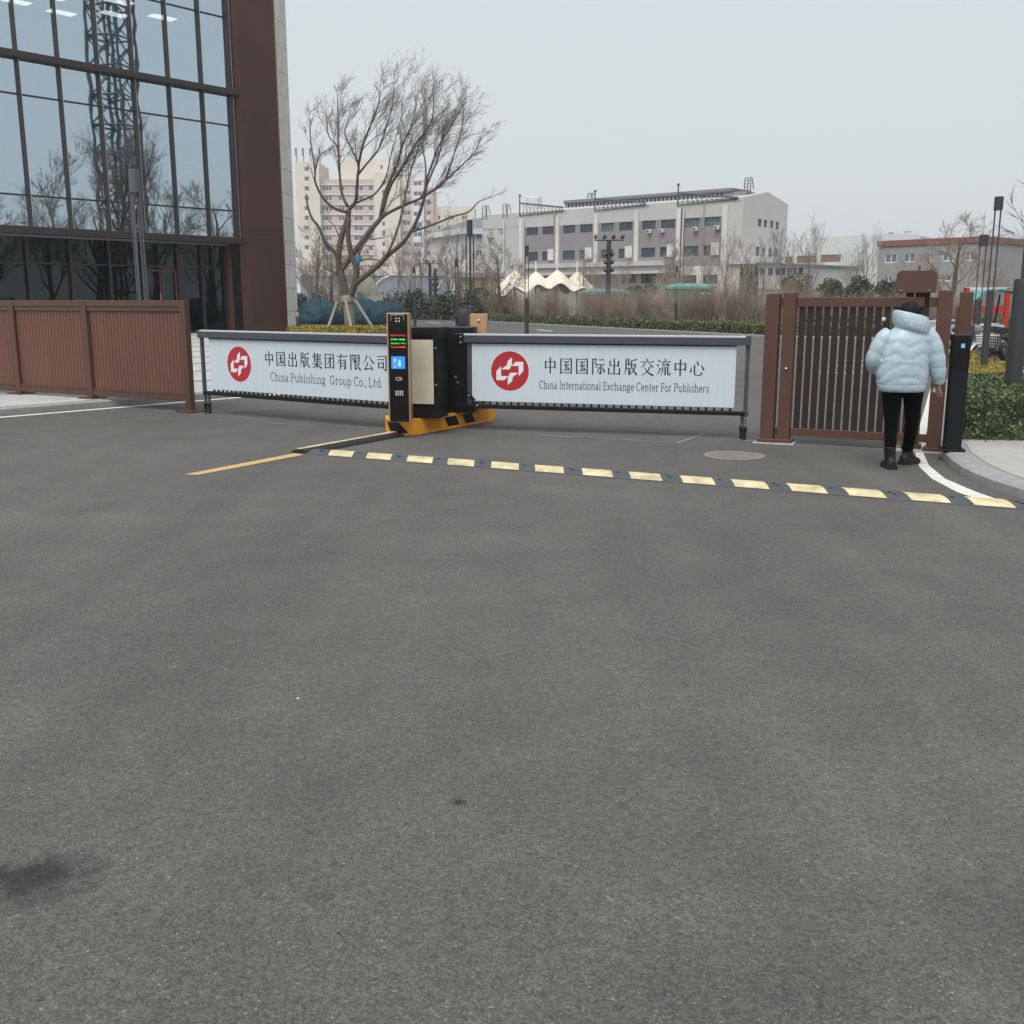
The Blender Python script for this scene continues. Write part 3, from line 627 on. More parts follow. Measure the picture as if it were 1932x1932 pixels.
# end wall with a low gable, roof
en = Wall((B.p0 + B.u * B.len), (B.p0 + B.u * B.len + Vector((-B.u.y, B.u.x)) * 10.2))
def er(x0, y0, x1, y1): return en.rect(*zf(x0, y0), *zf(x1, y1))
ew = [er(*q) for q in ((1699, 335, 1719, 383), (1733, 341, 1752, 389), (1772, 346, 1790, 394), (1805, 353, 1822, 400), (1686, 501, 1707, 557), (1722, 505, 1742, 560), (1762, 510, 1781, 563), (1795, 513, 1813, 566))]
eo = MB(); wall_open(eo, 0, 10.2, 0, H1, ew, 0.18); eo.add([(0, 0, H1), (10.2, 0, H1), (5.3, 0, H1 + .9)], [(0, 1, 2)])
ewo = eo.build('end_wall', M['bside'], fac); ewo.location = (B.len, 0, 0); ewo.rotation_euler = (0, 0, R(90))
for r in ew:
    wo = window(fac, r, 0.14, M['frame_dark'], M['win_teal'], nx=1, fw=.09); wo.location = (B.len, 0, 0); wo.rotation_euler = (0, 0, R(90))
mb = MB(); mb.add([(0, 0, H1), (B.len, 0, H1), (B.len, 5.3, H1 + .9), (0, 5.3, H1 + .9), (B.len, 10.2, H1), (0, 10.2, H1)], [(0, 1, 2, 3), (3, 2, 4, 5)]); mb.quad((0, 10.2, 0), (0, 0, 0), (0, 0, H1), (0, 10.2, H1)); mb.quad((B.len, 10.2, 0), (0, 10.2, 0), (0, 10.2, H1), (B.len, 10.2, H1)); mb.build('roof', M['bwall'], fac)
# long roof monitor
BM = Wall(B.p0 + Vector((-B.u.y, B.u.x)) * 3.0, B.p0 + B.u * B.len + Vector((-B.u.y, B.u.x)) * 3.0)
q0 = BM.m(*zf(553, 228)); q1 = BM.m(*zf(1505, 153)); x0 = q0[0]; x1 = q1[0] + 1.6; HM = (q0[1] + q1[1]) / 2 - H1; print('MONITOR', q0, q1, HM)
mon = MB(); mon.box(x0, x1, 3.0, 6.5, H1, H1 + HM - .4); mo = mon.build('roof_monitor', M['win'], fac)
mb = MB(); mb.box(x0 - .1, x1 - .6, 2.7, 6.9, H1 + HM - .4, H1 + HM); mb.build('monitor_roof', M['roof_grey'], fac, bevel=.1)
mb = MB(); mb.box(x1 - 1.8, x1 + .8, 2.9, 6.6, H1, H1 + HM - .42); mb.build('monitor_end', M['bpurple'], fac)
n = 40
for k in range(n):
    x = x0 + .3 + (x1 - 2.2 - x0 - .3) * k / (n - 1); mb = MB(); mb.box(x - .05, x + .05, 2.94, 2.99, H1, H1 + HM - .45); mb.build('monitor_fin', M['bwhite'], fac)
# sign scaffold rails along the eaves and ladders
for (xa, za, xb, zb2) in (((285, 205), 0, (545, 268), 0), ((733, 178), 0, (1035, 240), 0), ((1228, 140), 0, (1582, 210), 0)):
    a = B.m(*zf(*xa)); b = B.m(*zf(*za if isinstance(za, tuple) else zb2 if isinstance(zb2, tuple) else xb))
    mb = MB(); A = Vector((a[0], -0.1, a[1])); Bq = Vector((b[0], -0.1, b[1]))
    mb.tube([A + Vector((0, 0, -.7)), Bq], 0.09, 5); mb.tube([Vector((a[0], -.1, H1 - .4)), A + Vector((0, 0, .05))], 0.08, 5)
    mb.lathe([(0.01, 0), (.16, .08), (.16, .22), (.01, .3)], 8, (a[0], -.1, a[1] - .02))
    mb.tube([(a[0], -0.1, H1 - .35), (b[0], -.1, H1 - .1)], 0.05, 4)
    for k in range(1, 12):
        t = k / 12; p = (A + Vector((0, 0, -.7))).lerp(Bq, t); mb.tube([p, (p.x, -.1, H1 - .3)], 0.035, 4); mb.tube([p, (p.x + .9, -.1, H1 - .3)], 0.03, 4)
    mb.build('roof_rail', M['frame_dark'], fac)
for (x, y, yy, hh) in ((72, 300, 0, 1.1), (195, 295, 0, 1.1), (602, 215, 3.2, .8), (1547, 150, 3.2, 1.1)):
    a = B.m(*zf(x, y)); mb = MB(); zz = H1 if yy == 0 else H1 + HM - .2
    for dx in (-.35, .35):
        mb.tube([(a[0] + dx, yy, zz - .5), (a[0] + dx, yy, zz + hh * .8), (a[0] + dx * .6, yy, zz + hh), (a[0] + dx * .6, yy + .5, zz + hh), (a[0] + dx, yy + .7, zz)], 0.05, 5)
    for k in range(5): mb.tube([(a[0] - .35, yy, zz - .4 + k * .3), (a[0] + .35, yy, zz - .4 + k * .3)], 0.03, 4)
    mb.build('roof_ladder', M['frame_dark'], fac)
a = B.m(*zf(285, 265)); mb = MB(); mb.lathe([(1.0, 0), (1.0, 1.6), (.9, 1.75)], 14, (a[0] - 1.2, 4, H1 + .4)); mb.build('water_tank', M['ware'], fac)
# low annex and wall on its right
AX = Wall((B.p0 + B.u * B.len + Vector((0.5, 0.9))), (At(1720, 500, 150).x, 150))
def ar(x0, y0, x1, y1): return AX.rect(*zf(x0, y0), *zf(x1, y1))

# ================================================================== OTHER BUILDINGS
# grey-white block with a hipped roof between the flats and the factory
z2r = zc(1350, 700, 3.864)
g0, g1 = At(814, 480, 150), At(881, 480, 139)
gb = Wall(g0.xy, g1.xy); b2 = thing('house_block', 'white walled block with grey hipped roof beside the flats', 'building', gb.loc, gb.rot)
eh = gb.m(881, 431)[1]; dd = 9.0
mb = MB(); wall_open(mb, 0, gb.len, 0, eh, [], .1); mb.build('wall', M['lav'], b2)
sidew = Wall(g1.xy, g1.xy + Vector((-gb.u.y, gb.u.x)) * dd)
rs = [sidew.rect(*z2r(1018, 335), *z2r(1068, 420)), sidew.rect(*z2r(1022, 565), *z2r(1062, 640))]
rs = [(min(max(r[0], .8), 6.5), min(max(r[1], 2.2), 8.2), r[2], r[3]) for r in rs]
mb = MB(); wall_open(mb, 0, dd, 0, eh, rs, .1); so = mb.build('side_wall', M['lav'], b2); so.location = (gb.len, 0, 0); so.rotation_euler = (0, 0, R(90))
for r in rs:
    wo = window(b2, r, .09, M['frame_white'], M['win_blue'], nx=2); wo.location = (gb.len, 0, 0); wo.rotation_euler = (0, 0, R(90))
mb = MB(); e = .7; L_ = gb.len; mb.box(-e, L_ + e, -e, dd + e, eh - .7, eh); mb.cur = 1
mb.add([(-e, -e, eh), (L_ + e, -e, eh), (L_ + e, dd + e, eh), (-e, dd + e, eh), (L_ * .35, dd * .5, eh + 1.9), (L_ * .8, dd * .5, eh + 1.9)], [(0, 1, 5, 4), (1, 2, 5), (2, 3, 4, 5), (3, 0, 4)]); mb.build('roof', [M['lav'], M['roof_grey']], b2)

# salmon and cream flats
zt_ = zc(980, 500, 3.864); YF = 300.0
X = lambda x: (x - 966) / 1932 * YF * 1.0
fl = thing('apartment_building', 'tall salmon and cream apartment block behind the propped bare tree', 'building', (0, YF, 0))
def fpt(x, y): p = At(*zt_(x, y), YF); return p.x, p.z
FR = 130 / 3.864 / 1.795
def block(x0, x1, ytop, m_, name, wx, y1, step, n, dep, fm='frame_white', ac=False):
    X0, Z1 = fpt(x0, ytop); X1, _ = fpt(x1, ytop); rs = []
    for k in range(n):
        for (a, b) in wx:
            q0 = fpt(a, y1 + step * k); q1 = fpt(b, y1 + step * k + 62); rs.append((q0[0], q1[0], max(q1[1], .5), q0[1]))
    mb = MB(); wall_open(mb, X0, X1, 0, Z1, rs, .25, dep)
    mb.quad((X1, dep, 0), (X1, 14, 0), (X1, 14, Z1), (X1, dep, Z1)); mb.quad((X0, 14, 0), (X0, dep, 0), (X0, dep, Z1), (X0, 14, Z1)); mb.quad((X0, dep, Z1), (X1, dep, Z1), (X1, 14, Z1), (X0, 14, Z1))
    mb.build(name, M[m_], fl)
    for i, r in enumerate(rs): window(fl, r, dep + .2, M['frame_white'], M['win_blue'], nx=max(1, round((r[1] - r[0]) / 1.1)), fw=.16)
    if ac:
        for i, r in enumerate(rs):
            if i % 2 == 0: mb = MB(); mb.box(r[0], r[0] + .9, dep - .45, dep - .02, r[2] - 1.2, r[2] - .5); mb.build('air_conditioner', M['ac'], fl)
block(95, 400, 200, 'cream', 'tower_wall', ((213, 282),), 262, 127.5, 9, -2.0)
block(404, 1108, 415, 'pink', 'salmon_wall', ((425, 560), (640, 730), (845, 972), (1035, 1100)), 505, 130.5, 9, 0)
block(640, 1330, 122, 'cream', 'top_block', ((1160, 1205),), 205, 300, 1, 4.0)
block(1110, 1450, 330, 'cream', 'tower_wall', ((1220, 1268),), 440, 133, 9, -1.5, ac=True)
block(1452, 1765, 360, 'cream', 'wing_wall', (), 0, 1, 0, 1.5)
block(1454, 1880, 520, 'pink', 'wing_wall', ((1480, 1590), (1690, 1765), (1790, 1860)), 560, 133, 8, 0, ac=True)
block(1600, 1760, 420, 'lav', 'stair_bay', ((1625, 1740),), 445, 133, 9, -1.0)
block(1880, 2420, 760, 'cream', 'rear_wing', ((1930, 1975), (2060, 2150), (2250, 2330)), 880, 133, 6, 2)
for k in range(10):
    for (a, b) in ((404, 1108),):
        q = fpt(a, 482 + 130.5 * k); q1 = fpt(b, 482 + 130.5 * k)
        if q[1] > 1: mb = MB(); mb.box(q[0], q1[0], -0.25, -.004, q[1] - .2, q[1] + .1); mb.build('string_course', M['lav'], fl)
for x in (90, 180, 275, 395):
    q = fpt(x, 205); mb = MB(); mb.tube([(q[0], 1, q[1]), (q[0], 1, q[1] + 4)], .13, 5); mb.box(q[0] - .4, q[0] + .05, .8, 1.1, q[1] + 2.2, q[1] + 4.2); mb.build('antenna', M['roof_grey'], fl)

# pale warehouse, grey building with red parapet, distant towers
z5 = zc(2500, 550, 1.996)
wh = Wall((At(1470, 500, 146).x, 146), (At(1677, 441, 138).x, 138))
wb = thing('warehouse', 'pale metal warehouse with brown shutters and shallow gable', 'building', wh.loc, wh.rot)
wr = [wh.rect(*z5(*a), *z5(*b)) for a, b in (((295, 638), (365, 682)), ((398, 632), (525, 678)), ((560, 625), (692, 672)))]
ht = wh.m(*z5(700, 512))[1]; ap = wh.m(*z5(1018, 482))[1]; xa_ = wh.m(*z5(900, 498))[0]
mb = MB(); wall_open(mb, 0, wh.len + 4, 0, ht, wr, .12)
mb.add([(0, 0, ht), (xa_, 0, ht), (wh.len + 4, 0, ht), (wh.len + 3.6, 0, ht + 0.2), (wh.len, 0, ap), (xa_, 0, ht + .3)], [(0, 1, 5), (1, 2, 3, 4, 5)])
mb.quad((wh.len + 4, 0, 0), (wh.len + 4, 20, 0), (wh.len + 4, 20, ht), (wh.len + 4, 0, ht)); mb.quad((0, 0, ht), (wh.len + 4, 0, ht), (wh.len + 4, 20, ht), (0, 20, ht)); mb.build('wall', M['ware'], wb)
for r in wr: mb = MB(); mb.box(r[0], r[1], .05, .11, r[2], r[3]); mb.build('shutter', M['shutter'], wb)
for (x, y) in ((1105, 715), (165, 718), (215, 720), (268, 722), (310, 726), (348, 730), (385, 732), (425, 734)):
    pass
mb = MB(); a0 = wh.m(*z5(1085, 500))[0]; mb.box(wh.len - .3, wh.len + .3, 1, 1.1, ht, ap + .2)
for k in range(4): mb.box(wh.len - .3 + 2.0, wh.len + 2.6, 1, 1.08, ap - .9 + k * .35, ap - .8 + k * .35)
mb.build('roof_ladder', M['frame_dark'], wb)
# annex in front of the warehouse / end wall: white low wall with a strip of small windows
an = Wall((At(1430, 540, 104).x, 104), (At(1620, 540, 118).x, 118)); ab = thing('annex_building', 'low white annex with a strip of small windows below the warehouse', 'building', an.loc, an.rot)
ah = an.m(*z5(300, 690))[1]; rs = []
for x in (165, 220, 268, 310, 348, 385, 425):
    a = an.m(*z5(x, 712)); rs.append((a[0] - .45, a[0] + .45, a[1] - .75, a[1]))
mb = MB(); wall_open(mb, 0, an.len, 0, ah, rs, .1); mb.quad((0, 0, ah), (an.len, 0, ah), (an.len, 8, ah), (0, 8, ah)); mb.build('wall', M['ware'], ab)
for r in rs: window(ab, r, .08, M['frame_dark'], M['win'], nx=1)
mb = MB(); mb.box(-.2, an.len + .2, -.25, .3, ah, ah + .15); mb.build('coping', M['gbwall'], ab)
mb = MB(); mb.box(0, an.len, -.12, -.004, ah * .52, ah * .52 + .12); mb.build('ledge', M['gbwall'], ab)
gw = Wall((At(1656, 500, 106).x, 106), (At(1853, 500, 98).x, 98)); gbd = thing('office_block', 'two storey grey stucco block with red brown parapet', 'building', gw.loc, gw.rot)
gh = gw.m(*z5(950, 532))[1]; gp = gw.m(*z5(950, 570))[1]
rs = [gw.rect(*z5(*a), *z5(*b)) for a, b in (((992, 620), (1072, 678)), ((1118, 616), (1196, 674)), ((1272, 614), (1318, 670)), ((1380, 610), (1455, 668)), ((1535, 606), (1594, 664)), ((985, 768), (1040, 810)), ((1110, 766), (1180, 808)), ((1260, 764), (1305, 806)), ((1365, 762), (1440, 804)))]
mb = MB(); wall_open(mb, 0, gw.len, 0, gp, rs, .15); mb.quad((0, 14, 0), (0, 0, 0), (0, 0, gp), (0, 14, gp)); mb.quad((gw.len, 0, 0), (gw.len, 14, 0), (gw.len, 14, gp), (gw.len, 0, gp)); mb.build('wall', M['gbwall'], gbd)
mb = MB(); mb.box(-.15, gw.len + .15, -.15, 14, gp, gh); mb.build('parapet', M['red_trim'], gbd)
for r in rs: window(gbd, r, .12, M['frame_white'], M['win_blue'], nx=2, fw=.1)
tw_lab = ('hazy pale high rise with stepped top behind the thin lamps', 'hazy pale high rise half hidden by the thick right lamp', 'hazy low tower left of the other distant high rises')
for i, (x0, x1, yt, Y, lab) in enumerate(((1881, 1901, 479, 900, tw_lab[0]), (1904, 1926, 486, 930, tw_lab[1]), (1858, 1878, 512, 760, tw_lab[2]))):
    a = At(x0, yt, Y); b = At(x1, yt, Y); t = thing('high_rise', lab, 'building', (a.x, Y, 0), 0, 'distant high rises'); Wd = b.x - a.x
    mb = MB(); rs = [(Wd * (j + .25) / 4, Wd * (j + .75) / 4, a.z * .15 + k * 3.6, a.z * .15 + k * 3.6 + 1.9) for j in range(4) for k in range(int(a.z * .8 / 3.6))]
    wall_open(mb, 0, Wd, 0, a.z, rs, .5); mb.box(0, Wd, .6, 15, 0, a.z); mb.box(Wd * .3, Wd * .6, 1, 8, a.z, a.z + 4); mb.build('wall', M['fartower_hazed'], t)
# blue sheet wall behind the pale rock, tan pillared pavilion
p = At(567, 545, 130); q = At(845, 545, 130); hb = Wall(p.xy, q.xy); t = thing('sheet_wall', 'blue grey sheet metal wall below the apartment block', 'wall', hb.loc, hb.rot)
mb = MB(); mb.box(0, hb.len, 0, .3, 0, At(600, 520, 130).z); mb.build('panel', M['blue_hoard'], t); mb = MB(); mb.box(0, hb.len, -.15, .4, At(600, 520, 130).z, At(600, 516, 130).z); mb.build('coping', M['ware'], t)
zz = zc(1350, 700, 3.864)
p = At(*zz(730, 1000), 118); q = At(*zz(1320, 1000), 118); pv = Wall(p.xy, q.xy); t = thing('pavilion', 'low dark pavilion with tan pillars left of the tents', 'building', pv.loc, pv.rot)
zh_ = At(*zz(800, 865), 118).z; mb = MB(); mb.box(0, pv.len, 1.2, 6, 0, zh_ - .5); mb.build('wall', M['roof_grey'], t); mb = MB(); mb.box(-.5, pv.len + .5, -.5, 6.5, zh_ - .5, zh_); mb.build('roof', M['gbwall'], t)
for x in (855, 1025, 1205):
    s0 = pv.m(*zz(x, 1000))[0]; mb = MB(); mb.box(s0 - .55, s0 + .55, -.1, .9, 0, zh_ - .5); mb.build('pillar', M['pipe_yellow'], t)
for k in range(3): mb = MB(); mb.box(0, pv.len, 1.1, 1.19, .9 + k * .9, 1.0 + k * .9); mb.build('rail', M['ware'], t)
# ================================================================== PLANTS
def leafcloud(mb, pts, size, rg, flat=0.0):
    for p in pts:
        s = size * rg.uniform(.6, 1.3)
        a = Vector((rg.gauss(0, 1), rg.gauss(0, 1), rg.gauss(0, 1) * (1 - flat))).normalized(); b = a.cross(Vector((rg.gauss(0, 1), rg.gauss(0, 1), rg.gauss(0, 1)))).normalized()
        p = Vector(p); mb.add([p - a * s, p - b * s * .5, p + a * s, p + b * s * .5], [(0, 1, 2, 3)])
def hedge(name, label, poly, h, m, leaf, dens, seed, z0=0.0, vis=None, cat='hedge', bumpy=.05):
    """clipped hedge over a ground polygon: twiggy core plus leaf-sized faces on top and sides"""
    rg = random.Random(seed); cx = sum(p[0] for p in poly) / len(poly); cy = sum(p[1] for p in poly) / len(poly)
    loc = [(p[0] - cx, p[1] - cy) for p in poly]; mb = MB(); pts = []
    xs = [p[0] for p in loc]; ys = [p[1] for p in loc]
    area = abs(sum(loc[i][0] * loc[(i + 1) % len(loc)][1] - loc[(i + 1) % len(loc)][0] * loc[i][1] for i in range(len(loc)))) / 2
    n = int(area * dens); k = 0
    hh = lambda x, y: h * (1 + bumpy * 2 * noise.noise(Vector((x * 1.1, y * 1.1, seed)))) + bumpy * .5 * noise.noise(Vector((x * 4, y * 4, seed)))
    while k < n:
        x = rg.uniform(min(xs), max(xs)); y = rg.uniform(min(ys), max(ys))
        if in_poly(x, y, loc): pts.append((x, y, hh(x, y) - abs(rg.gauss(0, .035)))); k += 1
    for i in range(len(loc)):
        a = Vector(loc[i]); b = Vector(loc[(i + 1) % len(loc)]); L = (b - a).length; nn = Vector((b.y - a.y, a.x - b.x)).normalized()
        for _ in range(int(L * h * dens * 1.1)):
            q = a.lerp(b, rg.random()); z = rg.uniform(.02, 1) * hh(q.x, q.y); q = q + nn * (rg.gauss(0, .03) + .05 * noise.noise(Vector((q.x * 3, q.y * 3, z * 3)))); pts.append((q.x, q.y, z))
    leafcloud(mb, pts, leaf, rg)
    mb.prism([(p[0] * .985, p[1] * .985) for p in loc], 0.0, h * .88)
    o = mb.build(name, m, loc=(cx, cy, z0)); return tag(o, label, cat)

def grow(tw, p, d, L, r, lvl, rg, leaves=None, lean=Vector((0, 0, 0)), spread=.5, kids=(5, 5, 4), segs=4, rmin=0.0):
    """one branch as a tapered tube with children; everything ends in fine twigs"""
    pts = [p.copy()]; q = p.copy(); dd = d.normalized()
    for i in range(segs):
        dd = (dd + Vector((rg.gauss(0, .11), rg.gauss(0, .11), rg.gauss(0, .07))) + lean).normalized()
        q = q + dd * (L / segs); pts.append(q.copy())
    n = 3 if lvl <= 1 else (5 if r > .03 else 4)
    tw.tube(pts, [r * (1 - .72 * i / segs) for i in range(segs + 1)], n, cap=False)
    if lvl == 0:
        if leaves is not None:
            for _ in range(rg.choice((0, 0, 0, 1))): leaves.append(pts[-1] + Vector((rg.gauss(0, .02), rg.gauss(0, .02), rg.gauss(0, .02))))
        return
    k = kids[len(kids) - lvl] if lvl <= len(kids) else 4
    for j in range(k):
        t = rg.uniform(.3, 1.0); f = t * segs; i = min(int(f), segs - 1); b = pts[i].lerp(pts[i + 1], f - i)
        ax = (pts[i + 1] - pts[i]).normalized(); o = ax.orthogonal().normalized(); o.rotate(Matrix.Rotation(rg.uniform(0, 2 * PI), 3, ax))
        nd = (ax + o * rg.uniform(.55, 1.2) * spread * 1.5 + lean).normalized()
        grow(tw, b, nd, L * rg.uniform(.42, .68), max(r * (1 - .65 * t) * .62, rmin), lvl - 1, rg, leaves, lean, spread, kids, max(2, segs - 1), rmin)
def bare_tree(name, label, seed, h, r, mats=('bark', 'twig'), trunk_f=.3, spread=.5, limbs=7, kids=(5, 6, 5), upright=.0, group=None, lvl=3, split=1):
    rg = random.Random(seed); t = thing(name, label, 'tree', group=group); tr = MB(); tw = MB()
    th = h * trunk_f
    for s in range(split):
        base = Vector((rg.uniform(-.1, .1) * (split > 1), rg.uniform(-.1, .1) * (split > 1), 0)); tilt = Vector((rg.gauss(0, .12), rg.gauss(0, .12), 0)) * (1 if split > 1 else .3)
        top = base + Vector((0, 0, h * .78)) + tilt * h * .8
        trunk = [base, base.lerp(top, .2) + Vector((rg.gauss(0, .03), rg.gauss(0, .03), 0)) * h * .3, base.lerp(top, .45) + Vector((rg.gauss(0, .04), rg.gauss(0, .04), 0)) * h * .3, base.lerp(top, .7), top]
        tr.tube(trunk, [r * 1.15, r, r * .75, r * .48, r * .22], 8, cap=False)
        for k in range(limbs):
            f = trunk_f + (1 - trunk_f) * (k + rg.random()) / limbs; f4 = f * 4; i = min(int(f4), 3); p = trunk[i].lerp(trunk[i + 1], min(f4 - i, 1)); a = k * 2.4 + rg.uniform(-.4, .4)
            up = rg.uniform(.5, 1.0) + upright; d = Vector((math.cos(a), math.sin(a), up))
            grow(tw, p, d, h * rg.uniform(.26, .42) * (1.2 - f * .55), r * .42 * (1.1 - f * .6), lvl, rg, None, Vector((0, 0, .05 + upright * .05)), spread, kids, 4, .012)
    tr.build('trunk', M[mats[0]], t, smooth=True); tw.build('crown', M[mats[1]], t)
    return t
def bare_shrub(seed, h, m, label, group):
    rg = random.Random(seed); mb = MB()
    for _ in range(64):
        a = rg.uniform(0, 2 * PI); lean = abs(rg.gauss(0, .38)); d = Vector((math.cos(a) * lean, math.sin(a) * lean, 1))
        b = Vector((rg.gauss(0, .22), rg.gauss(0, .22), 0)); grow(mb, b, d, h * rg.uniform(.55, .95), .02, 2, rg, None, Vector((0, 0, .03)), .42, (4, 3), 3)
    o = mb.build('bare_shrub', M[m]); return tag(o, label, 'shrub', group)
def evergreen(name, label, seed, h, rad, m='pine', leaf=.12, n=2600, cat='shrub', group=None, lobes=9):
    rg = random.Random(seed); t = thing(name, label, cat, group=group); mb = MB(); tr = MB()
    tr.tube([(0, 0, 0), (0.03, 0, h * .75)], [.09, .03], 6); tr.build('trunk', M['bark'], t)
    cs = [(Vector((rg.uniform(-.6, .6) * rad, rg.uniform(-.6, .6) * rad, rg.uniform(.25, .85) * h)), rg.uniform(.35, .6) * rad) for _ in range(lobes)]
    pts = []
    for _ in range(n):
        c, r_ = rg.choice(cs); v = Vector((rg.gauss(0, 1), rg.gauss(0, 1), rg.gauss(0, 1))).normalized() * r_ * rg.uniform(.6, 1.08); q = c + v
        if q.z > .03: pts.append(q)
    leafcloud(mb, pts, leaf, rg); mb.build('crown', M[m], t); return t

# ---- the propped tree in front of the flats
z3 = zc(950, 200, 1.932)
TY = 45.0
def tp(x, y, dy=0.0): return At(*z3(x, y), TY + dy)
base = tp(462, 1775); gx, gyy = base.x, base.y
tree = thing('bare_tree', 'large leaning bare tree on timber props in front of salmon flats', 'tree', (gx, gyy, 0))
tr = MB(); tw = MB(); lv = []; rg = random.Random(11)
O = Vector((gx, gyy, 0))
def limb(path, r0, r1, dy0=0, dy1=0, n=8, mbx=None, twigs=0, frm=.35, L=1.5, lean=(.14, 0, .16), lvl=2):
    m = len(path); pts = []
    for i, (x, y) in enumerate(path): pts.append(tp(x, y, dy0 + (dy1 - dy0) * i / (m - 1)) - O)
    # smooth
    fine = []
    for i in range(m - 1):
        a = pts[max(i - 1, 0)]; b = pts[i]; c = pts[i + 1]; d = pts[min(i + 2, m - 1)]
        for k in range(4):
            t = k / 4; fine.append(0.5 * ((2 * b) + (c - a) * t + (2 * a - 5 * b + 4 * c - d) * t * t + (3 * b - a - 3 * c + d) * t ** 3))
    fine.append(pts[-1]); N = len(fine)
    (mbx or tr).tube(fine, [r0 + (r1 - r0) * i / (N - 1) for i in range(N)], n)
    for k in range(twigs):
        f = frm + (1 - frm) * (k + rg.random()) / twigs; i = min(int(f * (N - 1)), N - 2); ax = (fine[i + 1] - fine[i]).normalized()
        o = ax.orthogonal().normalized(); o.rotate(Matrix.Rotation(rg.uniform(0, 2 * PI), 3, ax)); d = (ax * 1.0 + o * rg.uniform(.3, .8) + Vector(lean)).normalized()
        grow(tw, fine[i], d, L * (1.02 - .42 * f) * rg.uniform(.55, 1.25), (r0 + (r1 - r0) * f) * .36 + .003, lvl, rg, lv, Vector(lean) * .35, .42, (6, 5), 4, .0048)
trunk_pts = [tp(462, 1775) - O + Vector((0, 0, -.6)), tp(452, 1690) - O, tp(440, 1600) - O, tp(430, 1545) - O]
pt = MB(); pt.tube(trunk_pts, [.30, .235, .22, .23], 10); pt.build('trunk', M['bark_pale'], tree, smooth=True)
limb([(430, 1560), (402, 1430), (385, 1385)], .17, .15)
limb([(385, 1390), (372, 1290), (335, 1245), (290, 1195), (250, 1100), (205, 1040), (178, 960), (168, 880)], .11, .025, 0, -.8, twigs=0)
limb([(388, 1385), (380, 1285), (400, 1160), (438, 1050), (446, 985)], .13, .11, 0, .3)
limb([(446, 990), (430, 1000), (345, 972), (272, 900), (226, 800), (226, 730), (200, 560), (195, 450), (215, 380)], .075, .012, .3, -.6, twigs=8, frm=.5, L=1.2)
limb([(226, 740), (250, 650), (300, 590)], .03, .008, -.4, -.8, twigs=4, L=.7)
limb([(440, 965), (402, 880), (386, 740), (372, 580), (315, 500), (298, 350)], .07, .012, .3, 1.2, twigs=12, frm=.35, L=1.4)
limb([(386, 720), (378, 560), (375, 400), (372, 220)], .05, .01, .7, 1.6, twigs=11, frm=.3, L=1.3)
limb([(446, 985), (490, 935), (500, 850), (505, 760), (510, 690), (470, 600), (420, 480), (450, 400)], .085, .012, .3, -.8, twigs=11, frm=.5, L=1.3)
limb([(508, 700), (540, 560), (590, 430), (640, 300), (650, 200)], .06, .01, -.3, -1.4, twigs=16, frm=.2, L=1.5)
limb([(505, 760), (560, 690), (640, 590), (700, 420), (740, 250), (735, 150)], .05, .01, -.2, 1.0, twigs=16, frm=.25, L=1.5)
limb([(460, 960), (520, 930), (620, 880), (690, 770), (720, 640), (760, 500), (800, 330)], .05, .01, .3, 1.6, twigs=13, frm=.35, L=1.5)
limb([(392, 1388), (440, 1322), (472, 1282), (525, 1205), (580, 1130), (650, 1050)], .13, .10, 0, .6)
limb([(650, 1050), (690, 860), (760, 700), (800, 560), (860, 420), (900, 230)], .08, .012, .6, 1.8, twigs=20, frm=.25, L=1.6)
limb([(665, 1000), (720, 830), (800, 700), (880, 560), (990, 400), (1000, 190)], .07, .012, .5, -1.0, twigs=20, frm=.3, L=1.6)
limb([(650, 1050), (700, 1010), (800, 960), (920, 910), (1010, 850), (1080, 795), (1180, 700), (1260, 620), (1320, 510)], .08, .014, .6, -.8, twigs=17, frm=.4, L=1.4)
limb([(920, 910), (985, 760), (1040, 620), (1060, 480), (1090, 380)], .05, .01, 0, 1.0, twigs=16, frm=.25, L=1.4)
limb([(1080, 795), (1130, 640), (1180, 480), (1200, 330)], .04, .01, -.2, .6, twigs=12, frm=.3, L=1.3)
limb([(452, 1560), (482, 1480), (498, 1370), (465, 1290), (442, 1150), (450, 1040)], .16, .09, 0, -.3)
limb([(482, 1480), (515, 1450), (640, 1350), (695, 1290), (790, 1210), (865, 1110), (918, 985), (945, 880), (962, 760)], .13, .05, 0, -1.2)
limb([(962, 770), (1000, 660), (1040, 560), (1120, 430), (1180, 330)], .045, .01, -1.2, -2.0, twigs=16, frm=.2, L=1.4)
limb([(945, 880), (950, 700), (930, 560), (960, 400), (940, 180)], .04, .01, -1.1, .4, twigs=16, frm=.3, L=1.5)
limb([(696, 1285), (760, 1130), (800, 980), (830, 820), (880, 640), (940, 470), (955, 300)], .06, .012, -.6, .8, twigs=14, frm=.4, L=1.4)
limb([(866, 1128), (1000, 1082), (1130, 1030), (1230, 1000), (1290, 940), (1330, 920), (1480, 860)], .05, .008, -1.0, -1.6, twigs=7, frm=.72, L=.55, lvl=1)
limb([(500, 1365), (512, 1280), (530, 1230), (580, 1165), (600, 1130)], .075, .03, 0, .4)
limb([(600, 1140), (640, 1060), (700, 980), (760, 850), (790, 640)], .03, .008, .4, 1.2, twigs=7, L=1.0)
limb([(600, 1180), (660, 1170), (740, 1150)], .03, .008, .4, .6); limb([(520, 1320), (570, 1310), (640, 1315), (710, 1312)], .035, .012, 0, -.3)
limb([(385, 1420), (340, 1390), (290, 1370), (215, 1325)], .04, .012, 0, -.5)
limb([(380, 1150), (350, 1090), (300, 1040), (260, 970)], .03, .008, 0, .5, twigs=2, L=.6)
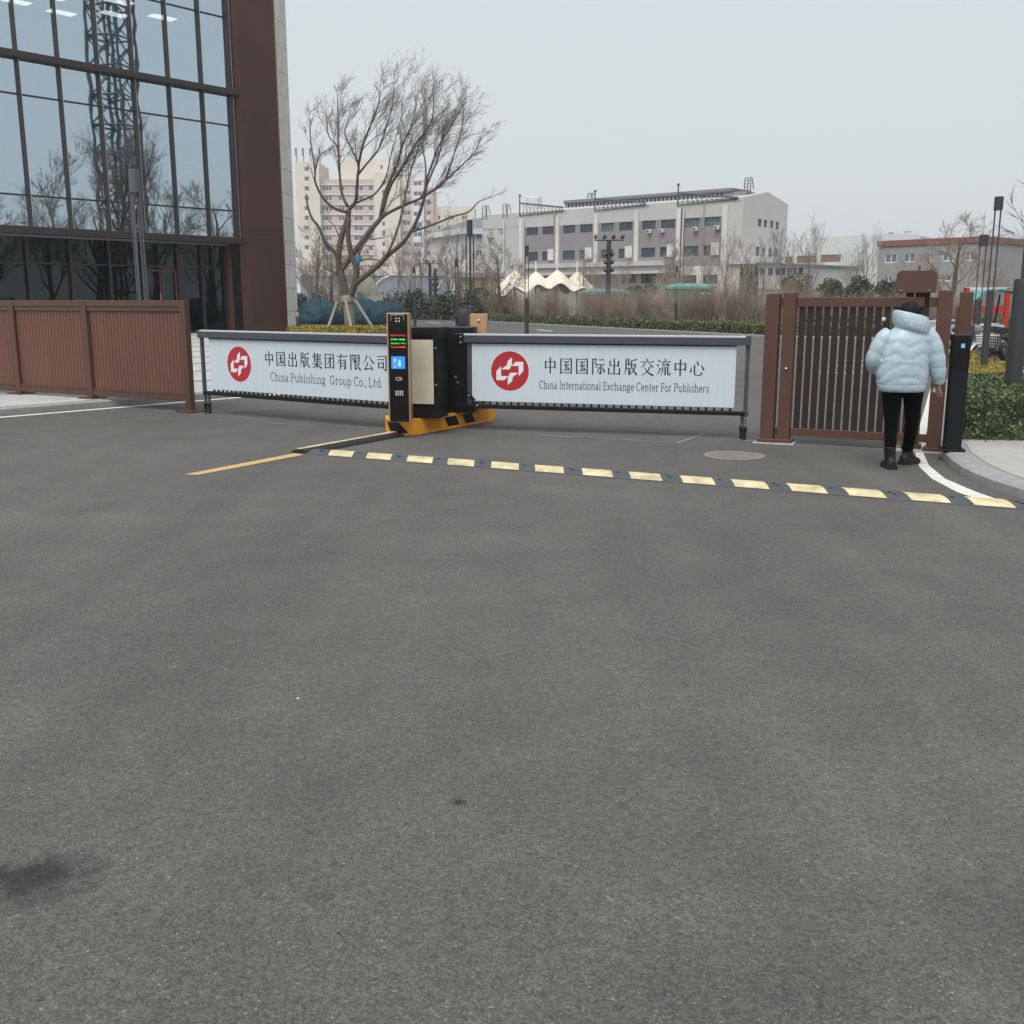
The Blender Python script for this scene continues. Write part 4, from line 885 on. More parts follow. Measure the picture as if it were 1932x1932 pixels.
tr.build('limb', M['bark'], tree, smooth=True); tw.build('crown', M['twig'], tree)
lm = MB(); leafcloud(lm, lv, .038, rg); lm.build('dry_leaves', M['dry_leaf'], tree)
wr = MB()
for (a, b) in (((330, 1248), (294, 1200)), ((497, 1350), (512, 1285)), ((868, 1108), (905, 1098))):
    A = tp(*a, -.05) - O; Bq = tp(*b, -.1) - O; wr.cur = 0; wr.tube([A, A.lerp(Bq, .5), Bq], [.135, .12, .10], 8)
wr.build('wrap', M['blue_wrap'], tree)
rp = MB()
for k in range(5): rp.torus(tp(438, 1560 + k * 7) - O, (0, 0, 1), .25, .028, 18, 6)
rp.build('rope', M['wood_pole'], tree)
for i, (a, b) in enumerate((((370, 1590), (300, 1770)), ((425, 1575), (470, 1775)), ((487, 1575), (622, 1775)))):
    A = tp(*a, -.15 - .1 * i) - O; Bq = tp(*b, (-.8, -1.3, -.6)[i]) - O; Bq.z = .35; dl = (Bq - A).normalized()
    mb = MB(); mb.tube([A, Bq + dl * .3], [.06, .065], 8); mb.build('prop_pole', M['wood_pole'], tree)
# yellow hedge at its foot, pale sign tag
hp = [(-9.3, 43.3), (-4.5, 43.3), (-4.6, 46.6), (-9.9, 46.6)]
hedge('hedge', 'low yellow green hedge around the foot of the propped tree', hp, .46, M['hedge_yellow'], .05, 420, 3, z0=.13)
# ---- wrapped shrubs
def wrapped(label, px, py_top, r, Y, seed, sq=.92):
    c = At(px, 600, Y); top = At(px, py_top, Y).z; mb = MB(); rings = []; n = 84
    for i in range(46):
        ph = -1.25 + (PI / 2 + 1.25) * i / 45; ring = []
        for k in range(n):
            th = 2 * PI * k / n; rr = math.cos(ph); d = Vector((rr * math.cos(th), rr * math.sin(th), math.sin(ph)))
            f = 1 + .10 * noise.noise(d * 1.6 + Vector((seed, 0, 0))) + .03 * math.sin(th * 8 + 5 * noise.noise(d * 2 + Vector((0, seed, 0)))) * max(0, .5 + .5 * d.z) - .06 * abs(noise.noise(d * 2.6 + Vector((seed, seed, 0)))) + .04 * abs(noise.noise(d * 6 + Vector((seed, 3, 0))))
            ring.append(Vector((d.x * r * f, d.y * r * f, (d.z * f * .5 + .475) * top)))
        rings.append(ring)
    mb.loft(rings); o = mb.build('wrapped_shrub', M['teal_cloth'], smooth=True, loc=(c.x, Y, 0)); tag(o, label, 'wrapped shrub', 'shrubs wrapped in teal cloth')
wrapped('teal cloth wrapped shrub mound beside the pale stone wall', 601, 562, 1.05, 50, 1)
wrapped('teal cloth wrapped shrub mound behind the propped tree trunk', 682, 561, 1.1, 52.5, 5)
wrapped('teal cloth wrapped shrub mound with a smooth dome behind the kiosk', 729, 565, 1.07, 49.5, 9)
wrapped('small teal cloth wrapped shrub half hidden by the stone wall edge', 566, 566, .6, 56, 13)
# ---- pale rock
c = At(694, 560, 66); mb = MB(); rings = []
for i in range(14):
    z = i / 13; ring = []
    for k in range(24):
        th = 2 * PI * k / 24; d = Vector((math.cos(th), math.sin(th), z * 2.4)); f = 1 + .28 * noise.noise(d * 1.3) + .14 * noise.noise(d * 3.4); wz = (1.0 - .1 * z - .62 * max(0, z - .72) / .28)
        ring.append(Vector((d.x * .82 * f * wz + .1 * math.sin(z * 3), d.y * .6 * f * wz, z * 3.15)))
    rings.append(ring)
mb.loft(rings); o = mb.build('garden_rock', M['rock'], loc=(c.x, 66, 0)); tag(o, 'pale upright garden rock behind the wrapped shrubs', 'rock')

# ---- hedges
hd = [xy(G(1200, 623)), xy(G(1446, 635)), (24, 40.6), (30, 40.4), (30, 43), (16, 49.5), (8, 63)]
hedge('hedge', 'long clipped green hedge along the inner road behind the gate', hd, .58, M['hedge_mid'], .075, 190, 21)
hd = [xy(G(927, 608.2)), xy(G(1198, 622.8)), (8.0, 63.1), (3.2, 80), (-.9, 86)]
hedge('hedge', 'far half of the clipped hedge bending away along the road', hd, .6, M['hedge_mid'], .085, 150, 22)
hd = [(-12.5, 112), (-2.6, 96), (-1.2, 88), (1.5, 88), (-1, 98), (-11, 116)]
hedge('hedge', 'rust and yellow hedge at the far bend of the road', hd, .75, M['hedge_rust'], .11, 75, 23)
hd = [(14.4, 52), (18.5, 47.5), (28, 45.5), (29, 48), (19, 51), (15.8, 54)]
hedge('hedge', 'second green hedge tier behind the clipped hedge by the gate', hd, .85, M['hedge_mid'], .085, 130, 24)
hedge('hedge', 'dark glossy hedge beside the black sensor post', [(5.14, 11.62), (5.6, 11.55), (9.5, 11.4), (9.9, 15.3), (6.75, 15.4), (6.0, 13.6)], .62, M['hedge_dark'], .026, 2600, 31, bumpy=.04)
hedge('hedge', 'low golden hedge strip behind the dark hedge', [(6.85, 15.5), (7.7, 15.5), (8.15, 16.9), (11.0, 23.7), (11.9, 26.0), (11.3, 26.0), (10.55, 23.7), (7.5, 16.9)], .52, M['hedge_yellow'], .03, 1500, 32)
hedge('hedge', 'small golden hedge block seen past the gate end post', [(11.6, 26.8), (12.6, 26.6), (14.4, 31), (13.4, 31.4)], .6, M['hedge_yellow'], .05, 420, 33)

# ---- bare shrubs behind the hedges (four kinds, copied)
glab = 'bare brown shrub in the thicket behind the long clipped hedge'; gname = 'bare shrubs behind the hedges'
protos = [bare_shrub(41, 2.3, 'twig_brown', glab, gname), bare_shrub(42, 2.1, 'twig_grey', glab, gname), bare_shrub(43, 2.5, 'twig_grey', glab, gname), bare_shrub(44, 2.4, 'twig_brown', glab, gname)]
spots = []; rg = random.Random(5)
for i in range(13): t = i / 12; spots.append((-3.2 + 9.5 * t + rg.uniform(-.4, .4), 92 - 27 * t + rg.uniform(-1, 1)))
for i in range(18): t = i / 17; spots.append((5.8 + 9.5 * t + rg.uniform(-.3, .3), 69 - 14 * t + rg.uniform(-1, 1)))
for i in range(14): t = i / 13; spots.append((4 + 14 * t + rg.uniform(-.5, .5), 76 - 14 * t + rg.uniform(-2, 2)))
for i in range(16): t = i / 15; spots.append((15 + 15 * t + rg.uniform(-.4, .4), 57 - 5 * t + rg.uniform(-1.2, 1.2)))
for i in range(16): t = i / 15; spots.append((17 + 18 * t + rg.uniform(-.4, .4), 64 - 3 * t + rg.uniform(-1.5, 1.5)))
for i in range(14): t = i / 13; spots.append((-15 + 12 * t + rg.uniform(-.5, .5), 122 - 22 * t + rg.uniform(-1.5, 1.5)))
for i, (x, y) in enumerate(spots):
    o = protos[i] if i < 4 else protos[rg.randrange(4)].copy()
    if i >= 4: COL.objects.link(o)
    place(o, (x, y, 0), rg.uniform(0, 6.28), rg.uniform(.75, 1.1) * (.8 if x > 16 else 1))
    if y > 93 : o['label'] = 'bare brown shrub in the thicket at the far bend of the road'
    if x > 15.5: o['label'] = 'bare brown shrub in the thicket seen above the brown gate'
# ---- evergreens
ev = [((1512, 530), 84, 2.6, 1.6, 'rounded dark evergreen left of the leafless pair above the gate'), ((1622, 528), 82, 2.9, 1.7, 'loose topped pine above the middle of the gate'), ((1645, 548), 74, 2.1, 1.25, 'dense dark round bush beside the gate control box'), ((1575, 545), 84, 1.9, 1.3, 'low olive evergreen between the two pines above the gate'), ((1213, 545), 88, 2.6, 1.3, 'small pine between the two teal cabins'), ((1690, 540), 92, 2.5, 1.5, 'evergreen in front of the grey block, beside the control box')]
for i, ((px, py), Y, h, r_, lab) in enumerate(ev):
    p = At(px, py, Y); place(evergreen('evergreen_shrub', lab, 60 + i, max(p.z + .7, h), r_, leaf=.13, group='evergreens above the gate'), (p.x, Y, 0))
for i in range(13):
    Y = 104 - i * 1.2; px = 575 + i * 30; p = At(px, 560, Y)
    h = 2.1 + .8 * math.sin(i * 2.1); lab = ('dark evergreen bush in the belt under the apartment block')
    o = place(evergreen('evergreen_shrub', lab, 80 + i, h, 1.7 + .5 * math.sin(i * 3.3), leaf=.16, n=1100, group='dark evergreens under the flats'), (p.x, Y, 0))
# ---- bare trees
kinds = [('a', bare_tree('bare_tree', 'x', 101, 8.5, .15, ('twig', 'twig_grey'), .22, .38, 11, (5, 4, 3), 1.1)),
         ('b', bare_tree('bare_tree', 'x', 102, 8.0, .15, ('twig', 'twig_grey'), .22, .40, 10, (5, 4, 3), .8)),
         ('c', bare_tree('bare_tree', 'x', 103, 7.0, .20, ('bark', 'twig_brown'), .16, .56, 11, (5, 6, 4), .2)),
         ('d', bare_tree('bare_tree', 'x', 104, 7.5, .13, ('twig', 'twig_grey'), .18, .42, 9, (5, 4, 4), .75, split=2))]
K = dict(kinds); used = set()
def put_tree(k, px, ptop, Y, label, group, rz=None, wid=1.0):
    hb = {'a': 8.5, 'b': 8.0, 'c': 7.0, 'd': 7.5}[k]
    o = K[k] if k not in used else copy_tree(K[k]); used.add(k)
    p = At(px, ptop, Y); s = p.z / hb; o['group'] = group
    place(o, (p.x, Y, 0), rg.uniform(0, 6.28) if rz is None else rz, (s * wid, s * wid, s), label); return o
g1_ = 'slender bare trees in front of the factory'; g2_ = 'bare trees by the warehouse'; g3_ = 'bare trees under the flats'
for i, (k, px, pt_, Y, lab, gr) in enumerate((
    ('c', 945, 448, 84, 'broad bare tree with a rounded twiggy crown left of the tents', None),
    ('b', 1100, 470, 88, 'slim bare tree at the right edge of the tents', g1_), ('a', 1128, 480, 84, 'slim bare tree just left of the floodlight mast', g1_),
    ('b', 1178, 478, 90, 'slim bare tree right of the floodlight mast', g1_), ('b', 1262, 466, 86, 'slim bare tree above the larger teal cabin', g1_), ('d', 1283, 462, 92, 'forked bare tree in front of the mauve end bay', g1_),
    ('a', 1345, 462, 88, 'slim bare tree by the last pilaster of the factory', g1_), ('a', 1368, 450, 96, 'tall slim bare tree left of the end wall windows', g1_), ('b', 1413, 444, 90, 'bare tree standing under the end wall windows', g1_),
    ('a', 1442, 452, 94, 'slim bare tree near the far corner of the factory', g1_), ('b', 1482, 428, 88, 'tall bare tree at the corner where factory meets warehouse', g2_), 
    ('a', 1536, 432, 86, 'tall bare tree over the middle warehouse shutter', g2_),  ('b', 1616, 455, 88, 'twiggy bare tree at the warehouse gable', g2_), ('a', 1637, 448, 90, 'bare tree leaning towards the grey block', g2_),
    ('c', 1806, 402, 66, 'bare tree in front of the grey block with spreading branches', None), ('d', 1880, 505, 74, 'small bare tree behind the thin lamp posts', None), ('b', 1720, 480, 86, 'thin bare tree in front of the grey block windows', g2_),
    ('d', 590, 440, 76, 'bare tree close to the pale stone wall', g3_), ('c', 618, 452, 84, 'bare tree left of the propped tree crown', g3_), ('d', 640, 470, 90, 'bare tree behind the blue wrapped limb', g3_), ('a', 745, 440, 112, 'slim bare tree below the salmon wing', g3_), ('b', 770, 452, 108, 'bare tree left of the small floodlight pole', g3_),
    ('a', 795, 430, 104, 'tall slim bare tree by the small floodlight pole', g3_), ('b', 822, 462, 112, 'bare tree behind the small floodlight poles', g3_), ('d', 848, 456, 98, 'bushy bare tree in front of the white block', g3_), ('a', 868, 408, 104, 'tall thin bare tree against the white block', g3_), ('c', 700, 470, 118, 'bare tree above the pale rock', g3_), ('c', 920, 480, 100, 'bare tree behind the broad one left of the tents', g3_))):
    put_tree(k, px, pt_, Y, lab, gr or 'single bare trees', wid=.9 if k in 'ab' else 1.0)
# tree at the right edge of the view
t = bare_tree('bare_tree', 'bare tree reaching in at the right edge beside the thick lamp', 131, 5.3, .10, ('bark', 'twig'), .3, .5, 10, (4, 4, 4), .5); place(t, (15.3, 28.6, 0), 1.0)
# across the street: trees and a lattice mast that the glass front mirrors
mir = [(25.5, 28.5, 11.5, 'c'), (27.5, 33, 12.5, 'd'), (26.0, 37.2, 11, 'c'), (29.5, 41.5, 11.8, 'd'), (28.5, 46.5, 11.5, 'c'), (33, 51.5, 12.5, 'd'), (24, 24.5, 11, 'd')]
for i, (x, y, h, k) in enumerate(mir):
    o = copy_tree(K[k]); hb = {'c': 7.0, 'd': 7.5}[k]; o['group'] = 'street trees mirrored in the glass front'
    place(o, (x, y, 0), i * 1.3, h / hb, 'bare street tree mirrored in the glass front of the office')
mst = thing('lattice_mast', 'tall steel lattice mast mirrored in the glass front', 'mast', (35, 37.4, 0), R(20)); mb = MB(); W_ = 1.45
for sx in (-1, 1):
    for sy in (-1, 1): mb.tube([(sx * W_, sy * W_, 0), (sx * W_, sy * W_, 44)], .16, 5)
mb.build('leg', M['frame_dark'], mst); mb = MB()
for k in range(18):
    z = k * 2.45
    for (a, b) in (((-1, -1), (1, -1)), ((1, -1), (1, 1)), ((1, 1), (-1, 1)), ((-1, 1), (-1, -1))):
        A = Vector((a[0] * W_, a[1] * W_, z)); Bq = Vector((b[0] * W_, b[1] * W_, z)); mb.tube([A, Bq], .1, 4); mb.tube([A, Bq + Vector((0, 0, 2.45))], .07, 4); mb.tube([Bq, A + Vector((0, 0, 2.45))], .07, 4)
mb.tube([(0, 0, 0), (0, 0, 44)], .18, 5); mb.build('bracing', M['frame_dark'], mst)
p = thing('apartment_building', 'pale building with green curved roof mirrored in the glass front', 'building', (47, 60, 0), R(10)); mb = MB(); mb.box(-4, 6, -4, 4, 0, 9); mb.build('wall', M['lav'], p); mb = MB(); mb.lathe([(6, 9), (6.6, 9.8), (6.4, 11.2), (4, 12.2)], 20, (1, 0, 0)); mb.build('roof', M['teal_light'], p)
# ================================================================== LETTERING
CJK = {
'中': 'h15,85,72 h15,85,40 v15,76,32 v85,72,32 v50,98,2',
'国': 'v12,92,2 h12,88,90 v88,90,2 h12,88,8 h28,72,74 h30,70,52 h25,76,24 v50,74,24 d60,42,70,30',
'出': 'v50,97,6 v20,84,54 h20,80,55 v80,84,50 v12,42,4 h12,88,7 v88,42,2',
'版': 'v18,95,50 p18,50,15,24,6,2 v36,98,62 h18,48,62 h18,40,40 v40,40,2 p92,95,74,89,56,87 p56,87,54,45,43,2 h56,86,62 p85,62,72,30,46,3 n60,56,74,26,96,3',
'集': 'p30,98,22,82,8,66 v28,82,40 d52,98,58,88 h28,88,84 h28,84,70 h28,84,56 h28,90,42 v56,84,42 h5,95,28 v50,40,0 p48,28,30,12,5,2 n52,28,70,12,97,2',
'团': 'v12,92,2 h12,88,90 v88,90,2 h12,88,8 h25,77,66 v58,80,16 d58,17,48,23 p56,64,42,42,25,27',
'有': 'h5,95,82 p44,98,32,66,5,36 v34,58,0 h34,78,58 v78,58,5 d78,4,66,11 h34,78,41 h34,78,24',
'限': 'v12,94,0 h12,36,92 p36,92,32,80,27,70 p27,70,42,54,26,42 h50,86,92 h50,86,74 h50,86,56 v86,92,56 v50,94,4 p66,16,58,8,50,3 n60,56,74,24,98,2 p92,46,82,38,70,31',
'公': 'p38,94,26,66,4,44 n62,96,72,70,97,47 p46,52,32,28,14,11 p14,10,50,13,84,17 d66,36,86,6',
'司': 'h10,86,92 v86,92,6 d86,5,71,12 h12,68,72 v22,54,18 h22,62,52 v62,54,18 h22,62,23',
'际': 'v12,94,0 h12,36,92 p36,92,32,80,27,70 p27,70,42,54,26,42 h54,88,88 h46,97,60 v71,60,6 d71,5,59,12 p58,46,52,26,41,13 d82,46,97,15',
'交': 'd46,99,54,87 h5,95,80 p36,72,24,58,8,48 n64,74,78,60,92,48 p68,52,50,22,8,2 n32,52,54,22,96,2',
'流': 'd12,94,23,82 d3,68,15,56 p28,46,16,20,5,6 d58,99,65,89 h32,95,82 p56,82,48,72,38,63 p84,66,60,64,38,62 d73,76,89,60 p44,52,42,24,29,2 v62,54,4 v80,54,8 p95,20,92,7,80,7',
'心': 'd12,54,5,24 v32,66,16 p78,26,74,9,34,10 p34,18,40,10,70,9 d46,90,59,66 d78,68,96,38'}
def ribbon(mb, pts, ws, y):
    pts = [Vector(p) for p in pts]; n = len(pts); L = []; Rr = []
    for i, p in enumerate(pts):
        d = (pts[min(i + 1, n - 1)] - pts[max(i - 1, 0)]).normalized(); o = Vector((-d.y, d.x)) * ws[i] / 2
        L.append((p.x + o.x, y, p.y + o.y)); Rr.append((p.x - o.x, y, p.y - o.y))
    mb.add(L + Rr, [(i, n + i, n + i + 1, i + 1) for i in range(n - 1)])
def qb(a, b, c, n=7):
    c2 = (2 * b[0] - (a[0] + c[0]) / 2, 2 * b[1] - (a[1] + c[1]) / 2)
    return [((1 - t) ** 2 * a[0] + 2 * t * (1 - t) * c2[0] + t * t * c[0], (1 - t) ** 2 * a[1] + 2 * t * (1 - t) * c2[1] + t * t * c[1]) for t in [i / n for i in range(n + 1)]]
def hanzi(mb, ch, x0, z0, wd, ht, y):
    T = lambda p: (x0 + p[0] / 100 * wd, z0 + p[1] / 100 * ht); k = wd / 100; j = 0
    for s in CJK[ch].split():
        v = [float(q) for q in s[1:].split(',')]; j += 1; yy = y - j * 0.00012
        if s[0] == 'h':
            ribbon(mb, [T((v[0], v[2])), T((v[1], v[2]))], [4.4 * k] * 2, yy)
            a, b, c = T((v[1] - 11, v[2] + 1)), T((v[1] - 3, v[2] + 8)), T((v[1] + 3, v[2] - 1)); mb.add([(a[0], yy - .00005, a[1]), (c[0], yy - .00005, c[1]), (b[0], yy - .00005, b[1])], [(0, 1, 2)])
        elif s[0] == 'v':
            ribbon(mb, [T((v[0], v[1])), T((v[0], v[1] - 6)), T((v[0], v[2]))], [11.5 * k, 9.5 * k, 9.5 * k], yy)
        else:
            pts = [T((v[i], v[i + 1])) for i in range(0, len(v), 2)]
            if len(pts) == 3: pts = qb(*pts)
            n = len(pts)
            w0, w1 = {'p': (9.5, 2.2), 'n': (3, 12), 'd': (4, 13)}[s[0]]
            ribbon(mb, pts, [(w0 + (w1 - w0) * i / (n - 1)) * k for i in range(n)], yy)
def arc(cx, cy, rx, ry, a0, a1, n=12): return [(cx + rx * math.cos(R(a0 + (a1 - a0) * i / n)), cy + ry * math.sin(R(a0 + (a1 - a0) * i / n))) for i in range(n + 1)]
def sf(x, y, w=9): return [(x - w, y), (x + w, y)]
LAT = {' ': (24, []), '.': (18, [[(7, 0), (11, 4)]]), ',': (18, [[(8, 3), (10, -3), (5, -12)]]),
'C': (64, [arc(33, 35, 27, 35, 45, 315), [(53, 72), (53, 54)]]), 'G': (72, [arc(33, 35, 27, 35, 45, 320), [(53, 72), (53, 54)], [(56, 30), (56, 6)], sf(56, 31, 10)]),
'P': (60, [[(14, 0), (14, 70)], [(14, 69), (36, 69)] + arc(36, 52, 17, 17, 90, -90) + [(14, 35)], sf(14, 0, 11), [(4, 69), (14, 69)]]),
'I': (30, [[(14, 0), (14, 70)], sf(14, 0, 11), sf(14, 69, 11)]), 'E': (60, [[(14, 0), (14, 70)], [(4, 69), (51, 69), (51, 56)], [(14, 36), (40, 36)], [(40, 43), (40, 29)], [(4, 1), (53, 1), (53, 15)]]),
'F': (56, [[(14, 0), (14, 70)], [(4, 69), (50, 69), (50, 56)], [(14, 36), (40, 36)], [(40, 43), (40, 29)], sf(14, 0, 11)]), 'L': (56, [[(14, 0), (14, 70)], sf(14, 69, 11), [(4, 1), (50, 1), (50, 16)]]),
'h': (58, [[(12, 0), (12, 72)], [(12, 32)] + arc(28, 32, 16, 15, 160, 0) + [(44, 0)], sf(12, 0), sf(44, 0), [(4, 71), (12, 71)]]),
'n': (58, [[(12, 0), (12, 47)], [(12, 32)] + arc(28, 32, 16, 15, 160, 0) + [(44, 0)], sf(12, 0), sf(44, 0), [(4, 46), (12, 46)]]),
'i': (26, [[(12, 0), (12, 47)], sf(12, 0), [(4, 46), (12, 46)], [(10, 64), (14, 68)]]), 'l': (26, [[(12, 0), (12, 72)], sf(12, 0), [(4, 71), (12, 71)]]),
'u': (58, [[(10, 47), (10, 16)] + arc(26, 16, 16, 15, 180, 360), [(42, 47), (42, 0)], [(3, 46), (10, 46)], [(35, 46), (42, 46)], [(42, 1), (50, 1)]]),
'r': (40, [[(12, 0), (12, 47)], [(12, 32)] + arc(26, 32, 14, 15, 160, 50), sf(12, 0), [(4, 46), (12, 46)]]), 'o': (52, [arc(25, 24, 20, 23, 0, 360, 18)]),
'p': (56, [[(12, 47), (12, -20)], arc(29, 24, 17, 23, 0, 360, 18), sf(12, -20), [(4, 46), (12, 46)]]), 'b': (56, [[(12, 0), (12, 72)], arc(29, 24, 17, 23, 0, 360, 18), [(4, 71), (12, 71)]]),
'd': (56, [[(44, 0), (44, 72)], arc(26, 24, 18, 23, 0, 360, 18), [(36, 71), (44, 71)], [(44, 1), (52, 1)]]), 'g': (54, [arc(24, 28, 16, 19, 0, 360, 18), arc(25, -8, 19, 11, 0, 360, 16), [(14, 12), (10, 6), (14, 2)], [(36, 42), (48, 47)]]),
'a': (50, [arc(21, 13, 14, 12, 0, 360, 16), [(36, 0), (36, 32)], arc(22, 32, 14, 15, 0, 150), [(36, 1), (45, 1)]]), 'c': (46, [arc(25, 24, 19, 23, 50, 315), [(38, 46), (38, 35)]]),
'e': (50, [arc(25, 24, 19, 23, 0, 315), [(6, 25), (44, 25)]]), 's': (42, [[(34, 38), (30, 46), (18, 47), (9, 40), (13, 28), (28, 21), (34, 11), (26, 1), (13, 0), (6, 10)]]),
't': (36, [[(15, 66), (15, 10)] + arc(24, 10, 9, 9, 180, 320), [(4, 46), (32, 46)]]), 'x': (50, [[(6, 1), (42, 46)], [(6, 46), (42, 1)], sf(6, 1, 6), sf(42, 1, 6), sf(6, 46, 6), sf(42, 46, 6)])}
def latin(mb, txt, x0, z0, x1, cap, y, lw=5.2):
    adv = sum(LAT[c][0] for c in txt) + 3 * len(txt); kx = (x1 - x0) / adv; kz = cap / 70; x = x0; j = 0
    for c in txt:
        for st in LAT[c][1]:
            j += 1; w_ = (lw if c not in '.,' else 8) * kz
            ribbon(mb, [(x + p[0] * kx, z0 + p[1] * kz) for p in st], [w_] * len(st), y - (j % 7) * .0001)
        x += (LAT[c][0] + 3) * kx
def logo(parent, cx, cz, r, y):
    n = 48; circ = lambda q: [(cx + q * math.cos(2 * PI * i / n), cz + q * math.sin(2 * PI * i / n)) for i in range(n)]
    mb = MB(); mb.plate(circ(r * 1.03), y - .0006, y); mb.cur = 1; mb.plate(circ(r), y - .0012, y - .0007); mb.cur = 0
    P1 = [(.11, .70), (.11, .33), (-.02, .08), (-.46, .08), (-.15, .30), (-.12, .50)]; P2 = [(.30, .47), (.71, .47), (.71, .02), (.47, -.25), (.46, .26), (.10, .26)]
    for P in (P1, P2):
        for s in (1, -1): mb.plate([(cx + s * p[0] * r, cz + s * p[1] * r) for p in P], y - .0022, y - .0013)
    return mb.build('logo', [M['logo_white'], M['logo_red']], parent)

# ================================================================== ENTRANCE
# ---- brown louvred fence on the left
p3 = G(360, 777); p1 = G(40, 743.5, KH); fd = (p3.xy - p1.xy).normalized()
FW = Wall(p1.xy - fd * 2.6, p3.xy); FN = FW.len
fence = thing('louvre_fence', 'brown metal fence of vertical louvres on footed posts before the glass building', 'fence', FW.loc, FW.rot)
s1 = 2.6; s2 = FW.m(176, 760)[0]; ft = 1.665; fb = FW.m(355, 757)[1]; lt = FW.m(340, 585)[1] - .0
print('FENCE', FN, s1, s2, 'bottom', fb, 'top', FW.m(366, 570)[1], FW.m(176, 563)[1], FW.m(42, 562)[1])
ps = [0.1, s1, s2, FN]
for i, s in enumerate(ps):
    z0 = KH if i < 3 else 0.0; mb = MB(); mb.box(s - .055, s + .055, -.05, .05, z0 + .02, ft); po = mb.build('post', M['brown'], fence, bevel=.006)
    mb = MB(); mb.box(s - .17, s + .17, -.15, .15, z0 + .004, z0 + .024); mb.box(s - .065, s + .065, -.06, .06, z0 + .02, z0 + .05); mb.build('base_plate', M['brown'], po, bevel=.004)
for i in range(3):
    a, b = ps[i] + .056, ps[i + 1] - .056; zt_r = ft - .002; zbr = fb
    mb = MB(); mb.box(a, b, -.042, .042, zt_r - .095, zt_r); mb.build('top_rail', M['brown'], fence, bevel=.004)
    mb = MB(); mb.box(a, b, -.03, .03, zt_r - .165, zt_r - .098); mb.build('inner_rail', M['brown'], fence, bevel=.004)
    mb = MB(); mb.box(a, b, -.042, .042, zbr, zbr + .085); mb.build('bottom_rail', M['brown'], fence, bevel=.004)
    mb = MB(); mb.box(a, b, -.03, .03, zbr + .088, zbr + .125); mb.build('inner_rail', M['brown'], fence, bevel=.004)
    mb = MB(); n = int((b - a) / .075); pt_ = (b - a - (.03 if i == 2 else 0)) / n; off = .03 if i == 2 else 0
    for k in range(n):
        x = a + off + pt_ * k; mb.add([(x, .002, zbr + .125), (x + pt_ * .86, -.011, zbr + .125), (x + pt_ * .86, -.011, zt_r - .165), (x, .002, zt_r - .165)], [(0, 1, 2, 3)])
        mb.quad((x + pt_ * .86, -.011, zbr + .125), (x + pt_ * 1.0, .002, zbr + .125), (x + pt_, .002, zt_r - .165), (x + pt_ * .86, -.011, zt_r - .165))
    mb.build('louvre_panel', M['brown_panel'], fence)

# ---- advertising boom boards
def boom(label, wall, s_end, s_hinge, zt, zbar, pa, pb, zpt, zpb, end_left, name='boom_barrier'):
    t = thing(name, label, 'barrier', wall.loc, wall.rot, 'advertising boom barriers')
    lo, hi = min(s_end, s_hinge), max(s_end, s_hinge)
    mb = MB(); mb.box(lo, hi, -.055, .055, zt - .105, zt); mb.cur = 1; mb.box(lo, hi, -.058, .058, zt - .018, zt + .006); bm_ = mb.build('top_beam', [M['board_metal'], M['board_top']], t, bevel=.005)  # lit top face of the beam put into a lighter strip colour
    sg = 1 if end_left else -1
    mb = MB(); mb.box(min(s_end, s_end + sg * .06), max(s_end, s_end + sg * .06), -.06, .06, zt - .11, zt + .009); mb.build('beam_cap', M['board_metal'], t, bevel=.004)
    mb = MB(); mb.box(pa, pb, -.012, .012, zpb, zpt); pn = mb.build('panel', M['board'], t)
    mb = MB(); mb.box(lo + .02, hi - .02, -.03, .03, zbar - .055, zbar); mb.build('lower_bar', M['black_metal'], t, bevel=.008)
    n = int((pb - pa) / .093); h0 = None
    for k in range(n):
        x = pa + (k + .5) * (pb - pa) / n
        if h0 is None: mb = MB(); mb.lathe([(.017, -.004), (.017, .018), (.009, .022), (.011, .034), (.017, .036), (.008, zpb - zbar - .002)], 8); h0 = mb.build('slat_hanger', M['black_metal'], t); h0.location = (x, 0, zbar)
        else: q_ = h0.copy(); COL.objects.link(q_); q_.location = (x, 0, zbar)
    mb = MB(); mb.box(pa, pb, -.016, .016, zpt + .001, zt - .106); mb.build('seal_strip', M['black_metal'], t)
    xe = s_end + sg * .03
    mb = MB(); mb.box(xe - .024, xe + .024, -.022, .022, zbar - .06, zt - .105); mb.build('end_upright', M['board_metal'], t, bevel=.004)
    for dx in (0, sg * .075) if end_left else (0, 0.0):
        dy = 0 if (dx or end_left) else .02
    for q, (dx, dy) in enumerate(((0, 0), (sg * .085, 0)) if end_left else ((0, -.015), (-.035, .055))):
        mb = MB(); mb.box(xe + dx - .018, xe + dx + .018, dy - .016, dy + .016, .14, zbar - .056 - (.004 if q == 0 else 0)); lg = mb.build('leg', M['board_metal'], t)
        mb = MB(); mb.lathe([(.02, .004), (.024, .02), (.026, .11), (.036, .125), (.036, .15)], 10, (xe + dx, dy, 0)); mb.build('rubber_foot', M['black_rubber'], lg)
        mb = MB()
        for k in range(3): mb.cbox((xe + dx, dy - .0165, .18 + k * .04), (.012, .003, .012))
        mb.build('adjusting_hole', M['board_top'], lg)
    return t
PL = G(389, 779.5); PR = G(733, 632, 1.225); WL = Wall(PL.xy, PR.xy)
zT = WL.m(372, 622)[1]; print('LEFT BOOM', WL.len, 'zt', zT, WL.m(733, 632)[1], 'bar', WL.m(395, 736)[1], WL.m(733, 757)[1], 'panel', WL.m(390, 634)[1], WL.m(400, 734)[1])
pa = WL.m(398, 690)[0]
lb = boom('slatted white boom board on the left reading China Publishing Group', WL, -0.03, WL.len + .42, 1.227, .335, pa, WL.len + .3, 1.105, .372, True)
